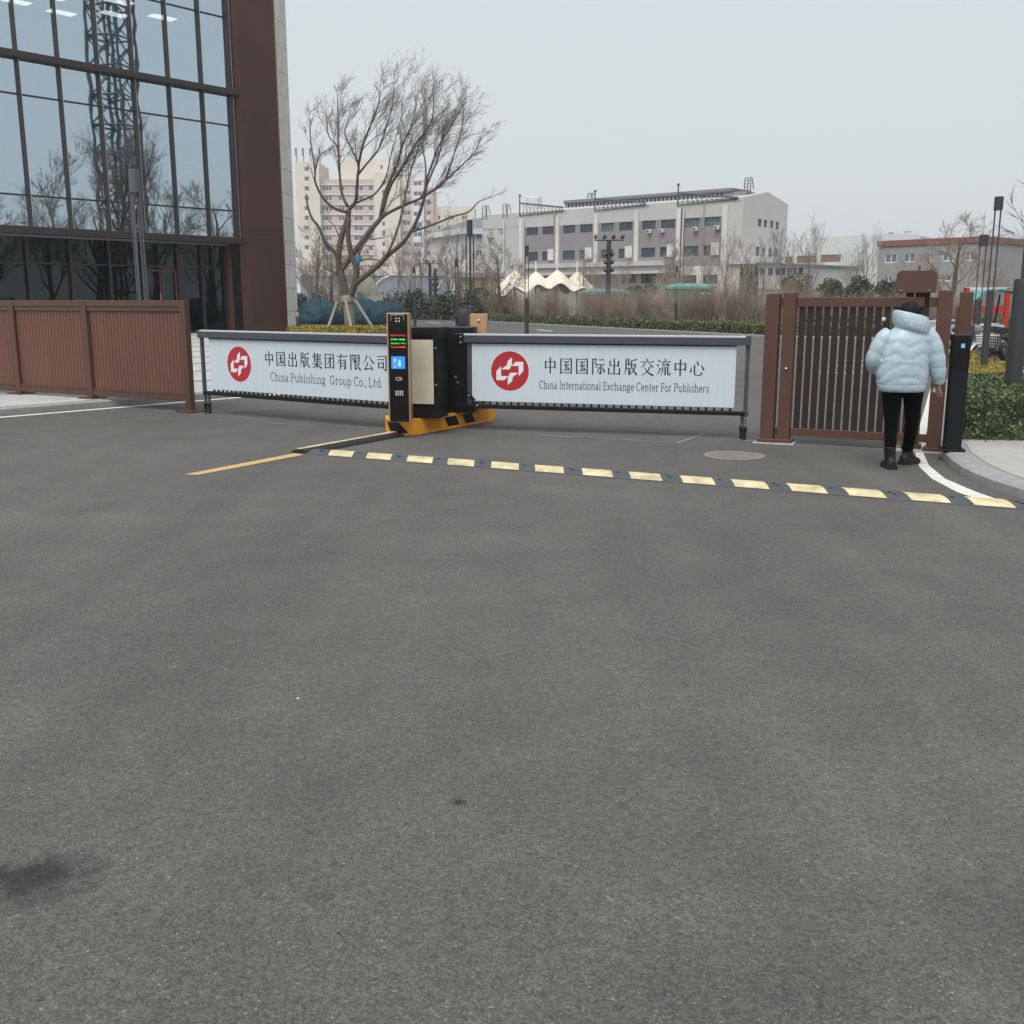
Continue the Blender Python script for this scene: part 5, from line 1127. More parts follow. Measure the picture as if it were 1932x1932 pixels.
y_ = -.0145
def board_text(t, wall, hz, x0, x1, zt0, zb0, en, ex0, ex1, ezb, ecap, lcx, lcy, ltop):
    a = wall.m(x0, 680)[0]; b = wall.m(x1, 685)[0]; n = len(hz); p = (b - a) / (n - .1); mb = MB()
    for i, c in enumerate(hz): hanzi(mb, c, a + p * i, zb0, p * .86, zt0 - zb0, y_)
    mb.build('lettering', M['ink'], t)
    mb = MB(); latin(mb, en, wall.m(ex0, 712)[0], ezb, wall.m(ex1, 716)[0], ecap, y_); mb.build('lettering', M['ink2'], t)
    c = wall.m(lcx, lcy); tp_ = wall.m(lcx, ltop); logo(t, c[0], c[1], tp_[1] - c[1], y_ + .002)
zt0 = WL.m(511, 661.5)[1]; zb0 = WL.m(511, 690)[1]; ezb = WL.m(516, 718)[1]
board_text(lb, WL, '中国出版集团有限公司', 500, 734, zt0, zb0, 'China Publishing  Group Co., Ltd.', 511.5, 723, ezb, WL.m(516, 702.5)[1] - ezb, 452.5, 687, 653.5)
PR2 = G(1394, 829); PL2 = G(858, 630, 1.236); WR = Wall(PL2.xy, PR2.xy)
print('RIGHT BOOM', WR.len, 'zt', WR.m(1418, 634)[1], 'bar', WR.m(893, 758)[1], WR.m(1400, 778)[1], 'panel', WR.m(893, 644)[1], WR.m(893, 755)[1], WR.m(1388, 648)[1], WR.m(1385, 774)[1])
pb = WR.m(1388, 700)[0]; pa = WR.m(891, 700)[0]
rb = boom('slatted white boom board on the right reading China International Exchange Center', WR, WR.len + .09, 0.0, 1.236, .345, pa, pb, 1.115, .385, False)
mb = MB(); mb.box(WR.len + .06, WR.len + .10, -.03, .03, .29, .345); mb.build('bar_end', M['board_metal'], rb)
mb = MB(); mb.box(-.01, .14, -.062, .0, 1.10, 1.243); hb_ = mb.build('hinge_plate', M['black_metal'], rb, bevel=.006)
mb = MB()
for z in (1.135, 1.205): mb.tube([(.10, -.072, z), (.10, -.06, z)], .014, 8)
mb.build('bolt', M['steel'], hb_)
mb = MB(); mb.box(pa - .06, pa - .012, -.02, .02, .35, 1.13); mb.build('end_upright', M['board_metal'], rb)
mb = MB(); mb.tube([(.02, -.03, .66), (.30, -.03, .36)], .017, 6); mb.build('stay_rod', M['black_metal'], rb)
mb = MB()
for (x, z) in ((.05, .62), (.2, .46), (.29, .385), (.02, .69), (.31, .33)): mb.tube([(x, -.06, z), (x, -.03, z)], .012, 8)
mb.build('bolt', M['steel'], rb)
zt0 = WR.m(1038, 673.5)[1]; zb0 = WR.m(1038, 705)[1]; ezb = WR.m(1022, 733)[1]
board_text(rb, WR, '中国国际出版交流中心', 1026, 1331, zt0, zb0, 'China International Exchange Center For Publishers', 1018, 1339, ezb, WR.m(1022, 718)[1] - ezb, 962.5, 700, 662.5)

# ---- orange island
isl_f = [G(*p).xy for p in ((727.5, 816), (731, 819.5), (738, 821.5), (757, 822.5), (779, 821.5), (795, 819.2), (933, 794))]
nb = Vector((-.80, .60))
K0_, K5_, K6_ = isl_f[0], isl_f[5], isl_f[6]
def smooth2(P, sub=5):
    out = []
    for i in range(len(P) - 1):
        a, b, c, d = P[max(i - 1, 0)], P[i], P[i + 1], P[min(i + 2, len(P) - 1)]
        for k in range(sub): t = k / sub; out.append(0.5 * ((2 * b) + (c - a) * t + (2 * a - 5 * b + 4 * c - d) * t * t + (3 * b - a - 3 * c + d) * t ** 3))
    return out + [P[-1]]
isl_f = smooth2(isl_f[:6]) + [K6_]; back = [K6_ + Vector((-.02, .25)), K6_ + nb * .55 + Vector((.1, .12)), K5_ + nb * .36, K0_ + Vector((-.02, .22))]
outl = isl_f + back; ic = sum(outl, Vector((0, 0))) / len(outl); IZ = .20
isl = thing('traffic_island', 'orange barrier island with black warning patches', 'traffic island', (ic.x, ic.y, 0))
mb = MB(); mb.prism([tuple(p - ic) for p in outl], 0, IZ); mb.build('body', M['orange'], isl, bevel=.006)
def edge_pt(f):
    segs = [(isl_f[i + 1] - isl_f[i]).length for i in range(len(isl_f) - 1)]; L = f * sum(segs)
    for i, q in enumerate(segs):
        if L <= q or i == len(segs) - 1: return isl_f[i] + (isl_f[i + 1] - isl_f[i]) * (L / q), (isl_f[i + 1] - isl_f[i]).normalized()
        L -= q
def nearest_f(px, py):
    best = min(((abs(966 + 1932 * edge_pt(k / 400)[0].x / (edge_pt(k / 400)[0].y * CP + (CAM_H - .1) * SP) - px), k / 400) for k in range(401))); return best[1]
def patch(x0, x1, skew, z0, z1, m, name):
    fa, fb_ = nearest_f(x0, 0), nearest_f(x1, 0); mb = MB(); n, rows = 12, 10; vs = []
    for r in range(rows + 1):
        for k in range(n + 1):
            p, d = edge_pt(min(max(fa + (fb_ - fa) * k / n + skew * (1 - r / rows), 0), 1)); o = Vector((d.y, -d.x)) * .005
            vs.append((p.x + o.x - ic.x, p.y + o.y - ic.y, z0 + (z1 - z0) * r / rows))
    mb.add(vs, [(r * (n + 1) + i, r * (n + 1) + i + 1, (r + 1) * (n + 1) + i + 1, (r + 1) * (n + 1) + i) for r in range(rows) for i in range(n)]); mb.build(name, m, isl)
patch(731, 752, .05, .035, .175, M['black_metal'], 'warning_patch'); patch(838, 860, .035, .04, .165, M['black_metal'], 'warning_patch'); patch(872, 890, .035, .04, .165, M['black_metal'], 'warning_patch')
M['orange_hatch'] = mat('orange hatch cover', (0.66, 0.235, 0.016), 0.5, var=0.05)
patch(806, 831, 0, .04, .155, M['orange_hatch'], 'hatch_cover'); patch(898, 921, 0, .04, .155, M['orange_hatch'], 'hatch_cover')

# ---- payment kiosk
kb = G(754.5, 797, IZ); ks = thing('payment_kiosk', 'slim black parking terminal in gold frame with LED lines and blue screen', 'terminal', (kb.x, kb.y, IZ), R(-4))
kh = At(754, 590.5, kb.y).z - IZ; hw = (773 - 735) / 1932 * kb.y * .98 / 2 + .014; print('KIOSK', kh, hw)
mb = MB(); mb.box(-hw, hw, 0, .17, 0, kh); mb.build('frame', M['gold'], ks, bevel=.006)
fw_ = hw - .017; mb = MB(); mb.box(-fw_, fw_, -.006, -.0005, .01, kh - .012); mb.build('face', M['black_gloss'], ks)
zk = lambda y: kh * (1 - (y - 210) / (1503 - 210))
mb = MB(); rg = random.Random(3)
for yy, cm in ((470, 0), (518, 1), (563, 1), (608, 0)):
    mb.cur = cm; x = -fw_ * .74
    while x < fw_ * .74:
        l = rg.uniform(.004, .012)
        for r_ in range(3):
            if rg.random() < .72: mb.box(x, x + l, -.0085, -.0065, zk(yy) - .008 + r_ * .006, zk(yy) - .0045 + r_ * .006)
        x += l + rg.choice((.002, .002, .003, .010))
mb.build('led_line', [M['led_red'], M['led_green']], ks)
mb = MB(); mb.box(-fw_ * .74, fw_ * .68, -.009, -.0065, zk(862), zk(716)); sc_o = mb.build('screen', M['screen'], ks)
mb = MB(); mb.box(-fw_ * .46, -fw_ * .26, -.011, -.0095, zk(848), zk(740)); mb.box(-fw_ * .02, fw_ * .26, -.011, -.0095, zk(835), zk(770)); mb.box(.02 * fw_, fw_ * .2, -.011, -.0095, zk(768), zk(758)); mb.cur = 1; mb.box(-fw_ * .41, -fw_ * .31, -.0125, -.0115, zk(838), zk(782)); mb.build('picture', [M['screen_white'], M['black_gloss']], sc_o)
zi = zk(980); mb = MB()
for (x0, x1, z0, z1) in ((-.022, .024, .009, .013), (-.022, .024, -.013, -.009), (-.026, -.022, -.012, .012), (.024, .028, -.010, .010), (-.034, -.031, -.010, .010), (.034, .037, -.008, .008), (.010, .024, .004, .006), (.010, .024, -.006, -.004), (.008, .011, -.006, .006)): mb.box(x0 * 1.15, x1 * 1.15, -.009, -.0065, zi + z0 * 1.5, zi + z1 * 1.5)
mb.build('car_icon', M['icon'], ks)
mb = MB()
for i in range(4):
    for j in range(3): mb.tube([((i - 1.5) * .026 + .003, -.010, zk(1150) + (j - 1) * .021), ((i - 1.5) * .026 + .003, -.006, zk(1150) + (j - 1) * .021)], .0085, 10)
mb.build('keypad', M['icon'], ks)
mb = MB()
for i in range(2):
    for j in range(2): mb.tube([((i - .5) * .037, -.012, zk(289) + (j - .5) * .034), ((i - .5) * .037, -.006, zk(289) + (j - .5) * .034)], .010, 12)
mb.build('camera_lens', M['icon'], ks)
mb = MB(); mb.tube([(-.078, -.012, zk(300)), (-.078, -.02, zk(240)), (-.068, -.02, zk(234)), (.068, -.02, zk(234)), (.078, -.02, zk(240)), (.078, -.012, zk(300))], .0055, 6); mb.build('camera_hood', M['mullion_light'], ks)
mb = MB(); mb.box(-fw_ * .8, fw_ * .85, -.0075, -.006, zk(1492), zk(1462)); mb.build('lower_strip', M['black_metal'], ks)
# ---- rear terminal seen from behind
tb = G(904, 774, IZ); t = thing('payment_kiosk', 'tan back of the second parking terminal behind the right boom', 'terminal', (tb.x, tb.y, IZ), R(-3))
h2 = At(904, 592, tb.y).z - IZ; w2 = (921 - 889) / 1932 * tb.y / 2; mb = MB(); mb.box(-w2, w2, 0, .16, 0, h2); mb.build('frame', M['tan_box'], t, bevel=.006)
mb = MB(); mb.box(w2 - .02, w2 - .012, -.003, -.0005, 0, h2 - .01); mb.build('edge_seam', M['gold'], t); mb = MB(); mb.lathe([(.018, 0), (.018, .012), (.006, .016)], 12); lk = mb.build('lock', M['steel'], t); lk.location = (0, -.002, h2 - .09); lk.rotation_euler = (R(90), 0, 0)
# ---- barrier cabinets
cb = G(800, 789.5, IZ)
def cab(label, cx, cy, wx, dy, top, rot, beige):
    t = thing('barrier_cabinet', label, 'cabinet', (cx, cy, IZ), rot, 'barrier cabinets'); H_ = top - IZ
    mb = MB(); mb.box(-wx / 2, wx / 2, 0, dy, 0, H_); mb.build('casing', M['black_metal'], t, bevel=.01)
    if beige:
        mb = MB(); mb.box(-wx / 2 + .04, wx / 2 - .035, -.012, -.001, .16, H_ - .10); mb.build('door_frame', M['black_gloss'], t)
        mb = MB(); mb.box(-wx / 2 + .055, wx / 2 - .055, -.018, -.0125, .185, H_ - .155); mb.build('backing_sheet', M['beige'], t)
        mb = MB()
        for z in (.42, H_ - .26): mb.lathe([(.012, 0), (.012, .014)], 10, (wx / 2 - .022, -.022, z))
        mb.build('lock', M['steel'], t)
    mb = MB()
    for k in range(6): mb.box(wx / 2 + .0005, wx / 2 + .006, dy * .35, dy * .6, .55 + k * .022, .557 + k * .022)
    mb.build('vent', M['black_rubber'], t); return t
hw1 = (828 - 765) / 1932 * cb.y / 2
cab('black barrier cabinet with beige panel behind the parking terminal', cb.x - .015, cb.y, hw1 * 2, .42, 1.335, R(-14), True)
c2 = G(868, 779, IZ); cab('plain black barrier cabinet at the hinge of the right boom', c2.x, c2.y, (898 - 842) / 1932 * c2.y, .40, At(868, 617, c2.y).z, R(-4), False)

# ---- speed bump
PA = G(573, 857.5); PB = G(1945, 963.5); BW = Wall(PA.xy, PB.xy); edges = [BW.m(x, 857.5 + (x - 573) * .0773)[0] for x in (573, 712, 863, 1027, 1207, 1412, 1635, 1887)]; print('BUMP', BW.len, [round(e, 2) for e in edges])
bump = thing('speed_bump', 'black and yellow rubber speed bump laid across the entrance', 'speed bump', BW.loc, BW.rot)
ml = (edges[7] - edges[0]) / 7; WD = .36
prof = [(0, .004), (.03, .014), (.11, .033), (.18, .037), (.25, .033), (.33, .014), (.36, .004)]
def zprof(y):
    for i in range(len(prof) - 1):
        if prof[i][0] <= y <= prof[i + 1][0]: return prof[i][1] + (prof[i + 1][1] - prof[i][1]) * (y - prof[i][0]) / (prof[i + 1][0] - prof[i][0])
    return .004
for k in range(9):
    a = k * ml + .004; b = (k + 1) * ml - .004; mb = MB()
    rr = [[(x, y, z) for (y, z) in prof] + [(x, .36, 0), (x, 0, 0)] for x in (a, b)]; mb.loft(rr); mo = mb.build('bump_module', M['bump_black'], bump)
    for f in (.17, .66):
        mb = MB(); w_ = .31 * ml; n = 9
        for i in range(n):
            y0_ = .012 + (.336) * i / n; y1_ = .012 + .336 * (i + 1) / n; sk = lambda y: a + f * ml + (y / .36) * -.17 + .15
            mb.quad((sk(y0_), y0_, zprof(y0_) + .0025), (sk(y0_) + w_, y0_, zprof(y0_) + .0025), (sk(y1_) + w_, y1_, zprof(y1_) + .0025), (sk(y1_), y1_, zprof(y1_) + .0025))
        mb.build('yellow_patch', M['bump_yellow'], mo)
    for f in (.10, .60): mb = MB(); mb.lathe([(.020, 0), (.020, .004)], 10, (a + f * ml + .02, .16, zprof(.16) - .001)); mb.build('bolt_hole', M['black_rubber'], mo)
    mb = MB(); mb.box(a + .15 * ml, a + .15 * ml + .03, .10, .13, zprof(.12) - .0, zprof(.12) + .003)
    mb.build('cable_slot', M['black_rubber'], mo)
# cable cover from bump to island
qa, qb_ = G(566, 855.5), G(748, 822); CWl = Wall(qa.xy, qb_.xy); t = thing('cable_cover', 'narrow black cable cover with yellow stripe running to the island', 'cable cover', CWl.loc, CWl.rot)
mb = MB(); rr = [[(x, y, z) for (y, z) in ((-.13, .004), (-.10, .03), (.0, .05), (.10, .03), (.13, .004))] for x in (0, CWl.len)]; mb.loft(rr); mb.build('body', M['black_rubber'], t)
mb = MB(); mb.box(0, CWl.len, -.015, .045, .048, .054); mb.build('yellow_stripe', M['bump_yellow'], t)
# manhole cover
mh = G(1385, 860); mb = MB(); mb.lathe([(.335, .002), (.335, .007), (.30, .0075)], 40)
for i in range(-6, 7):
    for j in range(-6, 7):
        if (i * .043) ** 2 + (j * .043) ** 2 < .27 ** 2: mb.box(i * .043 - .012, i * .043 + .012, j * .043 - .012, j * .043 + .012, .007, .0105)
o = mb.build('manhole_cover', M['iron'], loc=(mh.x, mh.y, 0)); tag(o, 'round rusty manhole cover in the asphalt by the gate', 'manhole cover')

# ---- gate
ga, gb2 = G(1447, 834.5), G(1760, 852); GW = Wall(ga.xy, gb2.xy); z6g = zc(2500, 950, 1.996)
def gx_(x, y=600): return GW.m(*z6g(x, y))[0]
gate = thing('slatted_gate', 'brown metal gate of dark upright slats between square posts', 'gate', GW.loc, GW.rot)
gt = GW.m(1449, 551)[1] ; print('GATE len', GW.len, 'post tops', GW.m(1449, 557)[1], GW.m(1480, 556)[1], GW.m(1765, 551)[1], 'rail', GW.m(1500, 561)[1], GW.m(1500, 577)[1], GW.m(1500, 807)[1], GW.m(1500, 819)[1])
def post(s, wd, zt_, dy=0, plate=True):
    mb = MB(); mb.box(s - wd / 2, s + wd / 2, dy - wd / 2, dy + wd / 2, .05, zt_); p = mb.build('post', M['brown'], gate, bevel=.006)
    if plate:
        mb = MB(); mb.box(s - wd / 2 - .03, s + wd / 2 + .03, dy - wd / 2 - .03, dy + wd / 2 + .03, .012, .055); mb.build('base_plate', M['brown'], p, bevel=.006)
s_a, s_b, s_d = 0.0, gx_(330, 600), GW.len; s_c = gx_(1235, 200)
zp_ = 1.735; post(s_a, .155, zp_); post(s_b, .14, zp_ + .01, .02); post(s_d, .15, zp_ + .03)
post(s_c, .15, zp_ + .01, .16)
zr1 = zp_ - .045; zr0 = zr1 - .105; zq1 = GW.m(1505, 808)[1]; zq0 = zq1 - .09
for (a, b, dy) in ((s_a + .079, s_b - .071, .01), (s_b + .071, s_c + .03, .02), (s_c + .08, s_d - .076, .02)):
    mb = MB(); mb.box(a, b, dy - .03, dy + .03, zr0, zr1); mb.build('top_rail', M['brown'], gate, bevel=.004)
    mb = MB(); mb.box(a, b, dy - .03, dy + .03, zq0, zq1); mb.build('bottom_rail', M['brown'], gate, bevel=.004)
slats = [(s_a + .115, s_a + .115 + .085)]
pitch_ = (gx_(1048, 300) - gx_(457, 300)) / 10.25; g0_ = gx_(400, 300)
k = 0
while g0_ + k * pitch_ < s_c - .05: slats.append((g0_ + k * pitch_ + .012, g0_ + (k + 1) * pitch_ - .010)); k += 1
slats.append((s_c + .12, s_d - .11))
for (a, b) in slats:
    if b - a < .02: continue
    mb = MB(); mb.box(a, b, .014, .028, zq1 + .001, zr0 - .001); mb.build('slat', M['brown_dark'], gate)
mb = MB(); cx_ = gx_(1203, 50); mb.plate([(cx_ - .205, zr1 + .05), (cx_ + .20, zr1 + .05), (cx_ + .20, zr1 + .255), (cx_ + .165, zr1 + .285), (cx_ - .17, zr1 + .285), (cx_ - .205, zr1 + .25)], -.05, .20); bx = mb.build('control_box', M['brown'], gate)
mb = MB()
for dx in (-.15, .14): mb.lathe([(.014, 0), (.014, .01)], 8, (cx_ + dx, -.058, zr1 + .07))
mb.build('screw', M['steel'], bx); mb = MB(); mb.box(cx_ - .10, cx_ - .02, .02, .1, zr1 + .003, zr1 + .049); mb.build('roller', M['black_metal'], bx)
mb = MB(); mb.lathe([(.014, -.01), (.016, .0), (.010, .012)], 10, (s_b, -.06, GW.m(1490, 695)[1])); mb.build('knob', M['steel'], gate)
mb = MB(); ap_ = gx_(985, 262); mb.lathe([(.018, -.02), (.024, 0), (.018, .02)], 10, (ap_, -.02, GW.m(1664, 602)[1])); mb.build('latch_knob', M['frame_white'], gate)
for (a, b) in ((s_a - .14, s_b + .14), (s_c - .16, s_d + .16)):
    mb = MB(); mb.box(a, b, -.16, .3 if a > 1 else .16, .001, .012); mb.build('footing', M['concrete'], gate)
# separate brown post with a notch
pp = At(1812, 700, 12.6); t = thing('gate_post', 'single brown post standing behind the black sensor post', 'post', (pp.x, 12.6, 0), GW.rot); mb = MB(); zt_ = At(1812, 551, 12.6).z
mb.box(-.075, .075, -.075, .075, .05, zt_); mb.build('shaft', M['brown'], t, bevel=.006); mb = MB(); mb.box(-.105, -.076, -.06, .06, .05, zt_ - .17); mb.build('stop_bar', M['brown'], t); mb = MB(); mb.box(-.11, .11, -.11, .11, .004, .05); mb.build('base_plate', M['brown'], t)
# ---- black sensor post
sb = G(1795, 850, .1); t = thing('sensor_post', 'tall black sensor post with a small blue sticker beside the hedge', 'post', (sb.x, sb.y, .1), R(-12)); sh = At(1813, 631, sb.y).z - .1; wt, wb_ = (1833 - 1803) / 1932 * sb.y / 2, (1818 - 1782) / 1932 * sb.y / 2 * .78
mb = MB(); mb.loft([[(-wb_, -.09, .03), (wb_, -.09, .03), (wb_, .09, .03), (-wb_, .09, .03)], [(-wt, -.09, sh), (wt, -.09, sh), (wt, .09, sh), (-wt, .09, sh)]]); mb.build('column', M['black_metal'], t, bevel=.006)
mb = MB(); mb.box(-wb_ - .035, wb_ + .035, -.12, .12, 0, .03); mb.build('base_plate', M['black_metal'], t, bevel=.004); mb = MB(); mb.box(-wt + .004, wt - .004, -.093, -.0905, sh - .36, sh - .02); mb.build('front_window', M['black_gloss'], t)
mb = MB(); mb.box(-.012, .024, -.0955, -.0935, sh - .135, sh - .09); mb.build('sticker', M['sticker'], t)
# white bollard pipe beside it
t0 = G(1770, 850, .0); o = MB().lathe([(.035, 0), (.035, .78)], 12).build('marker_post', M['frame_white'], smooth=False, loc=(t0.x + .13, t0.y + .3, 0)); tag(o, 'short white marker post touching the black sensor post', 'post')

# ---- lamp posts
def lamp(label, px, ptop, Y, z0, zcol, n=2, rcol=.062, hw_=.07, hh_=.24, m='lamp', group='twin rod lamp posts', rz=0, gap=.045, rp=.014):
    p = At(px, ptop, Y); t = thing('lamp_post', label, 'lamp post', (p.x, Y, z0), rz, group); H_ = p.z - z0
    mb = MB(); mb.lathe([(rcol * 1.25, 0), (rcol, .05), (rcol, zcol - .03), (rcol * .9, zcol)], 14); mb.build('column', M[m], t, smooth=False)
    offs = {1: [(0, 0)], 2: [(-gap, 0), (gap, 0)], 3: [(-gap, .01), (gap * .1, -.01), (gap, .01)], 4: [(-gap, .02), (-gap * .35, -.03), (gap * .3, .03), (gap, -.02)]}[n]
    for (x, y) in offs:
        mb = MB(); mb.tube([(x, y, zcol - .02), (x, y, H_ - hh_ + .01)], rp if not (n >= 3 and abs(x) < gap * .5) else rp * 1.6, 8); mb.build('rod', M[m], t)
    mb = MB(); mb.lathe([(hw_, H_ - hh_), (hw_, H_ - .01), (hw_ * .96, H_)], 18); mb.build('lamp_head', M[m], t, smooth=False); return t
lamp('tall grey lamp post of four rods standing behind the brown fence', 252, 320, 17.6, KH, 1.1, 4, m='lamp_l', hw_=.085, hh_=.36, gap=.09, group='rod lamp posts')
lamp('charcoal three rod lamp post behind the tan terminal', 886, 415, 24.5, 0, 1.55, 3, rcol=.085, hw_=.068, hh_=.36, gap=.085, group='rod lamp posts')
lamp('twin rod lamp post in front of the tents', 994, 463, 35.5, 0, 1.75, 2, rcol=.075, hw_=.066, hh_=.36, gap=.055)
lamp('twin rod lamp post left of the dark clothed walker', 861, 488, 46, 0, 1.75, 2, rcol=.08, hw_=.068, hh_=.36, gap=.06)
lamp('twin rod lamp post at the edge of the wrapped shrubs', 781, 503, 56, 0, 1.7, 2, rcol=.085, hw_=.07, hh_=.36, gap=.06)
lamp('twin rod lamp post in front of the larger teal cabin', 1278, 502, 60, .3, 1.2, 2, rcol=.08, hw_=.07, hh_=.36, gap=.06)
lamp('twin rod lamp post at the end wall of the factory', 1398, 513, 72, .3, 1.2, 2, rcol=.08, hw_=.08, hh_=.36, gap=.07)
lamp('thin lamp post above the middle of the gate', 1523, 526, 64, .3, 1.0, 2, rcol=.07, hw_=.06, hh_=.3, gap=.04)
lamp('small twin rod lamp post above the gate control box', 1735, 501, 70, .3, 1.0, 2, rcol=.07, hw_=.08, hh_=.4, gap=.06)
lamp('twin rod lamp post among the bikes, the shorter looking of the pair', 1857, 443, 26.2, .3, 1.4, 2, rcol=.09, hw_=.105, hh_=.27, gap=.075)
lamp('twin rod lamp post in the golden hedge, the taller looking of the pair', 1885.5, 371, 18.8, .3, 1.55, 2, rcol=.062, hw_=.075, hh_=.23, gap=.05)
q = G(1909, 741, .5); t = thing('lamp_post', 'thick dark lamp post rising from the dark hedge at the right edge', 'lamp post', (q.x, q.y, .1)); mb = MB(); mb.lathe([(.105, 0), (.10, .3), (.10, 1.78), (.095, 1.82)], 18); mb.build('column', M['lamp'], t)
mb = MB(); mb.tube([(.0, 0, 1.8), (.0, 0, 4.6)], .028, 10); mb.build('rod', M['lamp'], t); mb = MB(); mb.tube([(.075, .02, 1.8), (.075, .02, 4.6)], .022, 10); mb.build('rod', M['lamp'], t); mb = MB(); mb.lathe([(.13, 4.55), (.13, 5.0), (.12, 5.03)], 18); mb.build('lamp_head', M['lamp'], t)
# stone bollard light by the pier
q = At(562, 600, 43.5); t = thing('bollard_light', 'short dark bollard light beside the pale stone wall', 'bollard', (q.x, 43.5, KH)); zb = At(562, 585.5, 43.5).z - KH; mb = MB(); mb.lathe([(.10, 0), (.09, .02), (.09, zb - .25)], 12); mb.build('column', M['lamp'], t); mb = MB(); mb.lathe([(.07, zb - .25), (.07, zb - .06)], 12); mb.build('lens', M['mullion_light'], t); mb = MB(); mb.lathe([(.09, zb - .06), (.09, zb - .02), (.06, zb)], 12); mb.build('cap', M['lamp'], t)
# ---- floodlight masts
def flood(label, px, ptop, Y, heads, z0=.0, sides=3, arm=.75):
    p = At(px, ptop, Y); H_ = p.z - z0; t = thing('floodlight_mast', label, 'floodlight', (p.x, Y, z0), 0, 'floodlight masts'); mb = MB(); mb.tube([(0, 0, 0), (0, 0, H_)], [.17, .15], 10); mb.build('pole', M['lamp'], t)
    if heads: mb = MB(); mb.box(-arm * 1.25, arm * 1.25, -.04, .04, H_ - .05, H_ + .03); mb.build('cross_arm', M['lamp'], t)
    def head(x, y, z, a):
        mb = MB(); mx = Matrix.Translation((x, y, z)) @ Matrix.Rotation(a, 4, 'Z') @ Matrix.Rotation(R(55), 4, 'X')
        b = MB(); b.lathe([(.06, -.13), (.115, -.04), (.13, .12), (.10, .13)], 12); mb.add([mx @ Vector(v) for v in b.v], b.f); mb.build('floodlight', M['lamp'], t)
    for k in range(heads): head((k - (heads - 1) / 2) * arm * 2.3 / max(1, heads - 1), 0, H_ + .18, R(20 * k))
    for k in range(sides):
        for s in (-1, 1): head(s * .21, -.1, H_ - .9 - k * .5, s * .5)
    return t
flood('floodlight mast with four lamps on its arm in front of the factory', 1149, 453, 68, 4, .3); flood('distant floodlight mast with a cross arm under the flats', 811, 497, 105, 4, 0, 0, .9); flood('dark lamp stack mast beside the distant cross arm mast', 821, 507, 96, 0, 0, 4); flood('small floodlight mast in front of the grey block', 1711, 537, 96, 3, 0, 0, .8)
q = At(826, 560, 108); t = thing('street_lamp', 'white curved arm street lamp beside the distant masts', 'street lamp', (q.x, 108, 0)); mb = MB(); zz_ = At(850, 524, 108); dx = zz_.x - q.x; mb.tube([(0, 0, 0), (0, 0, zz_.z * .72), (dx * .25, 0, zz_.z * .9), (dx * .6, 0, zz_.z * .98), (dx, 0, zz_.z * 1.03)], [.1, .09, .07, .06, .1], 8); mb.build('pole', M['frame_white'], t)
q = At(725, 540, 92); t = thing('street_lamp', 'white curved arm street lamp behind the pale rock', 'street lamp', (q.x - .8, 92, 0)); mb = MB(); mb.tube([(0, 0, 0), (0, 0, 2.6), (.2, 0, 3.2), (.7, 0, 3.6), (1.2, 0, 3.75)], [.1, .09, .07, .06, .1], 8); mb.build('pole', M['frame_white'], t)

# ---- tents, teal cabins
tn = thing('tensile_canopy', 'cream tensile canopy with four peaks in front of the factory', 'canopy', (At(1035, 540, 92).x, 92, 0)); X0 = tn.location.x
pk = [((971, 508), 91), ((1011, 511), 94), ((1051, 507.5), 89), ((1089, 511), 93)]; PK = [(At(*p, Y).x - X0, Y - 92, At(*p, Y).z) for p, Y in pk]
xa2, xb2 = At(938, 550, 92).x - X0, At(1122, 550, 92).x - X0; mb = MB(); nx, ny = 72, 26; vs = []
for j in range(ny + 1):
    for i in range(nx + 1):
        x = xa2 + (xb2 - xa2) * i / nx; y = -6 + 12 * j / ny; e = min(i / nx, 1 - i / nx) * 2; b = 2.2 + .5 * math.sin(PI * i / nx) + .25 * math.cos(2 * PI * (x - PK[0][0]) / (PK[1][0] - PK[0][0]))
        z = b - .6 * (abs(y) / 6) ** 2 - (1 - min(1, e * 4)) * .9
        for (px, py, pz) in PK:
            d = math.hypot((x - px), (y - py) * .8); z = max(z, b + (pz - b) * max(0, 1 - d / 3.3) ** 1.6 - .3 * (abs(y) / 6) ** 2 * 0)
        vs.append((x, y, z))
mb.add(vs, [(j * (nx + 1) + i, j * (nx + 1) + i + 1, (j + 1) * (nx + 1) + i + 1, (j + 1) * (nx + 1) + i) for j in range(ny) for i in range(nx)]); mem = mb.build('membrane', M['tent'], tn, smooth=True)
for (px, py, pz) in PK: mb = MB(); mb.tube([(px, py, 0), (px, py, pz + .85)], .07, 6); mb.build('mast', M['frame_white'], tn)
for (x, y) in ((xa2 + .3, -5.5), (xb2 - .3, -5.5), (0, -5.8), (xa2 + .3, 5.5), (xb2 - .3, 5.5)): mb = MB(); mb.tube([(x, y, 0), (x, y, 1.9)], .06, 6); mb.build('strut', M['frame_white'], tn)
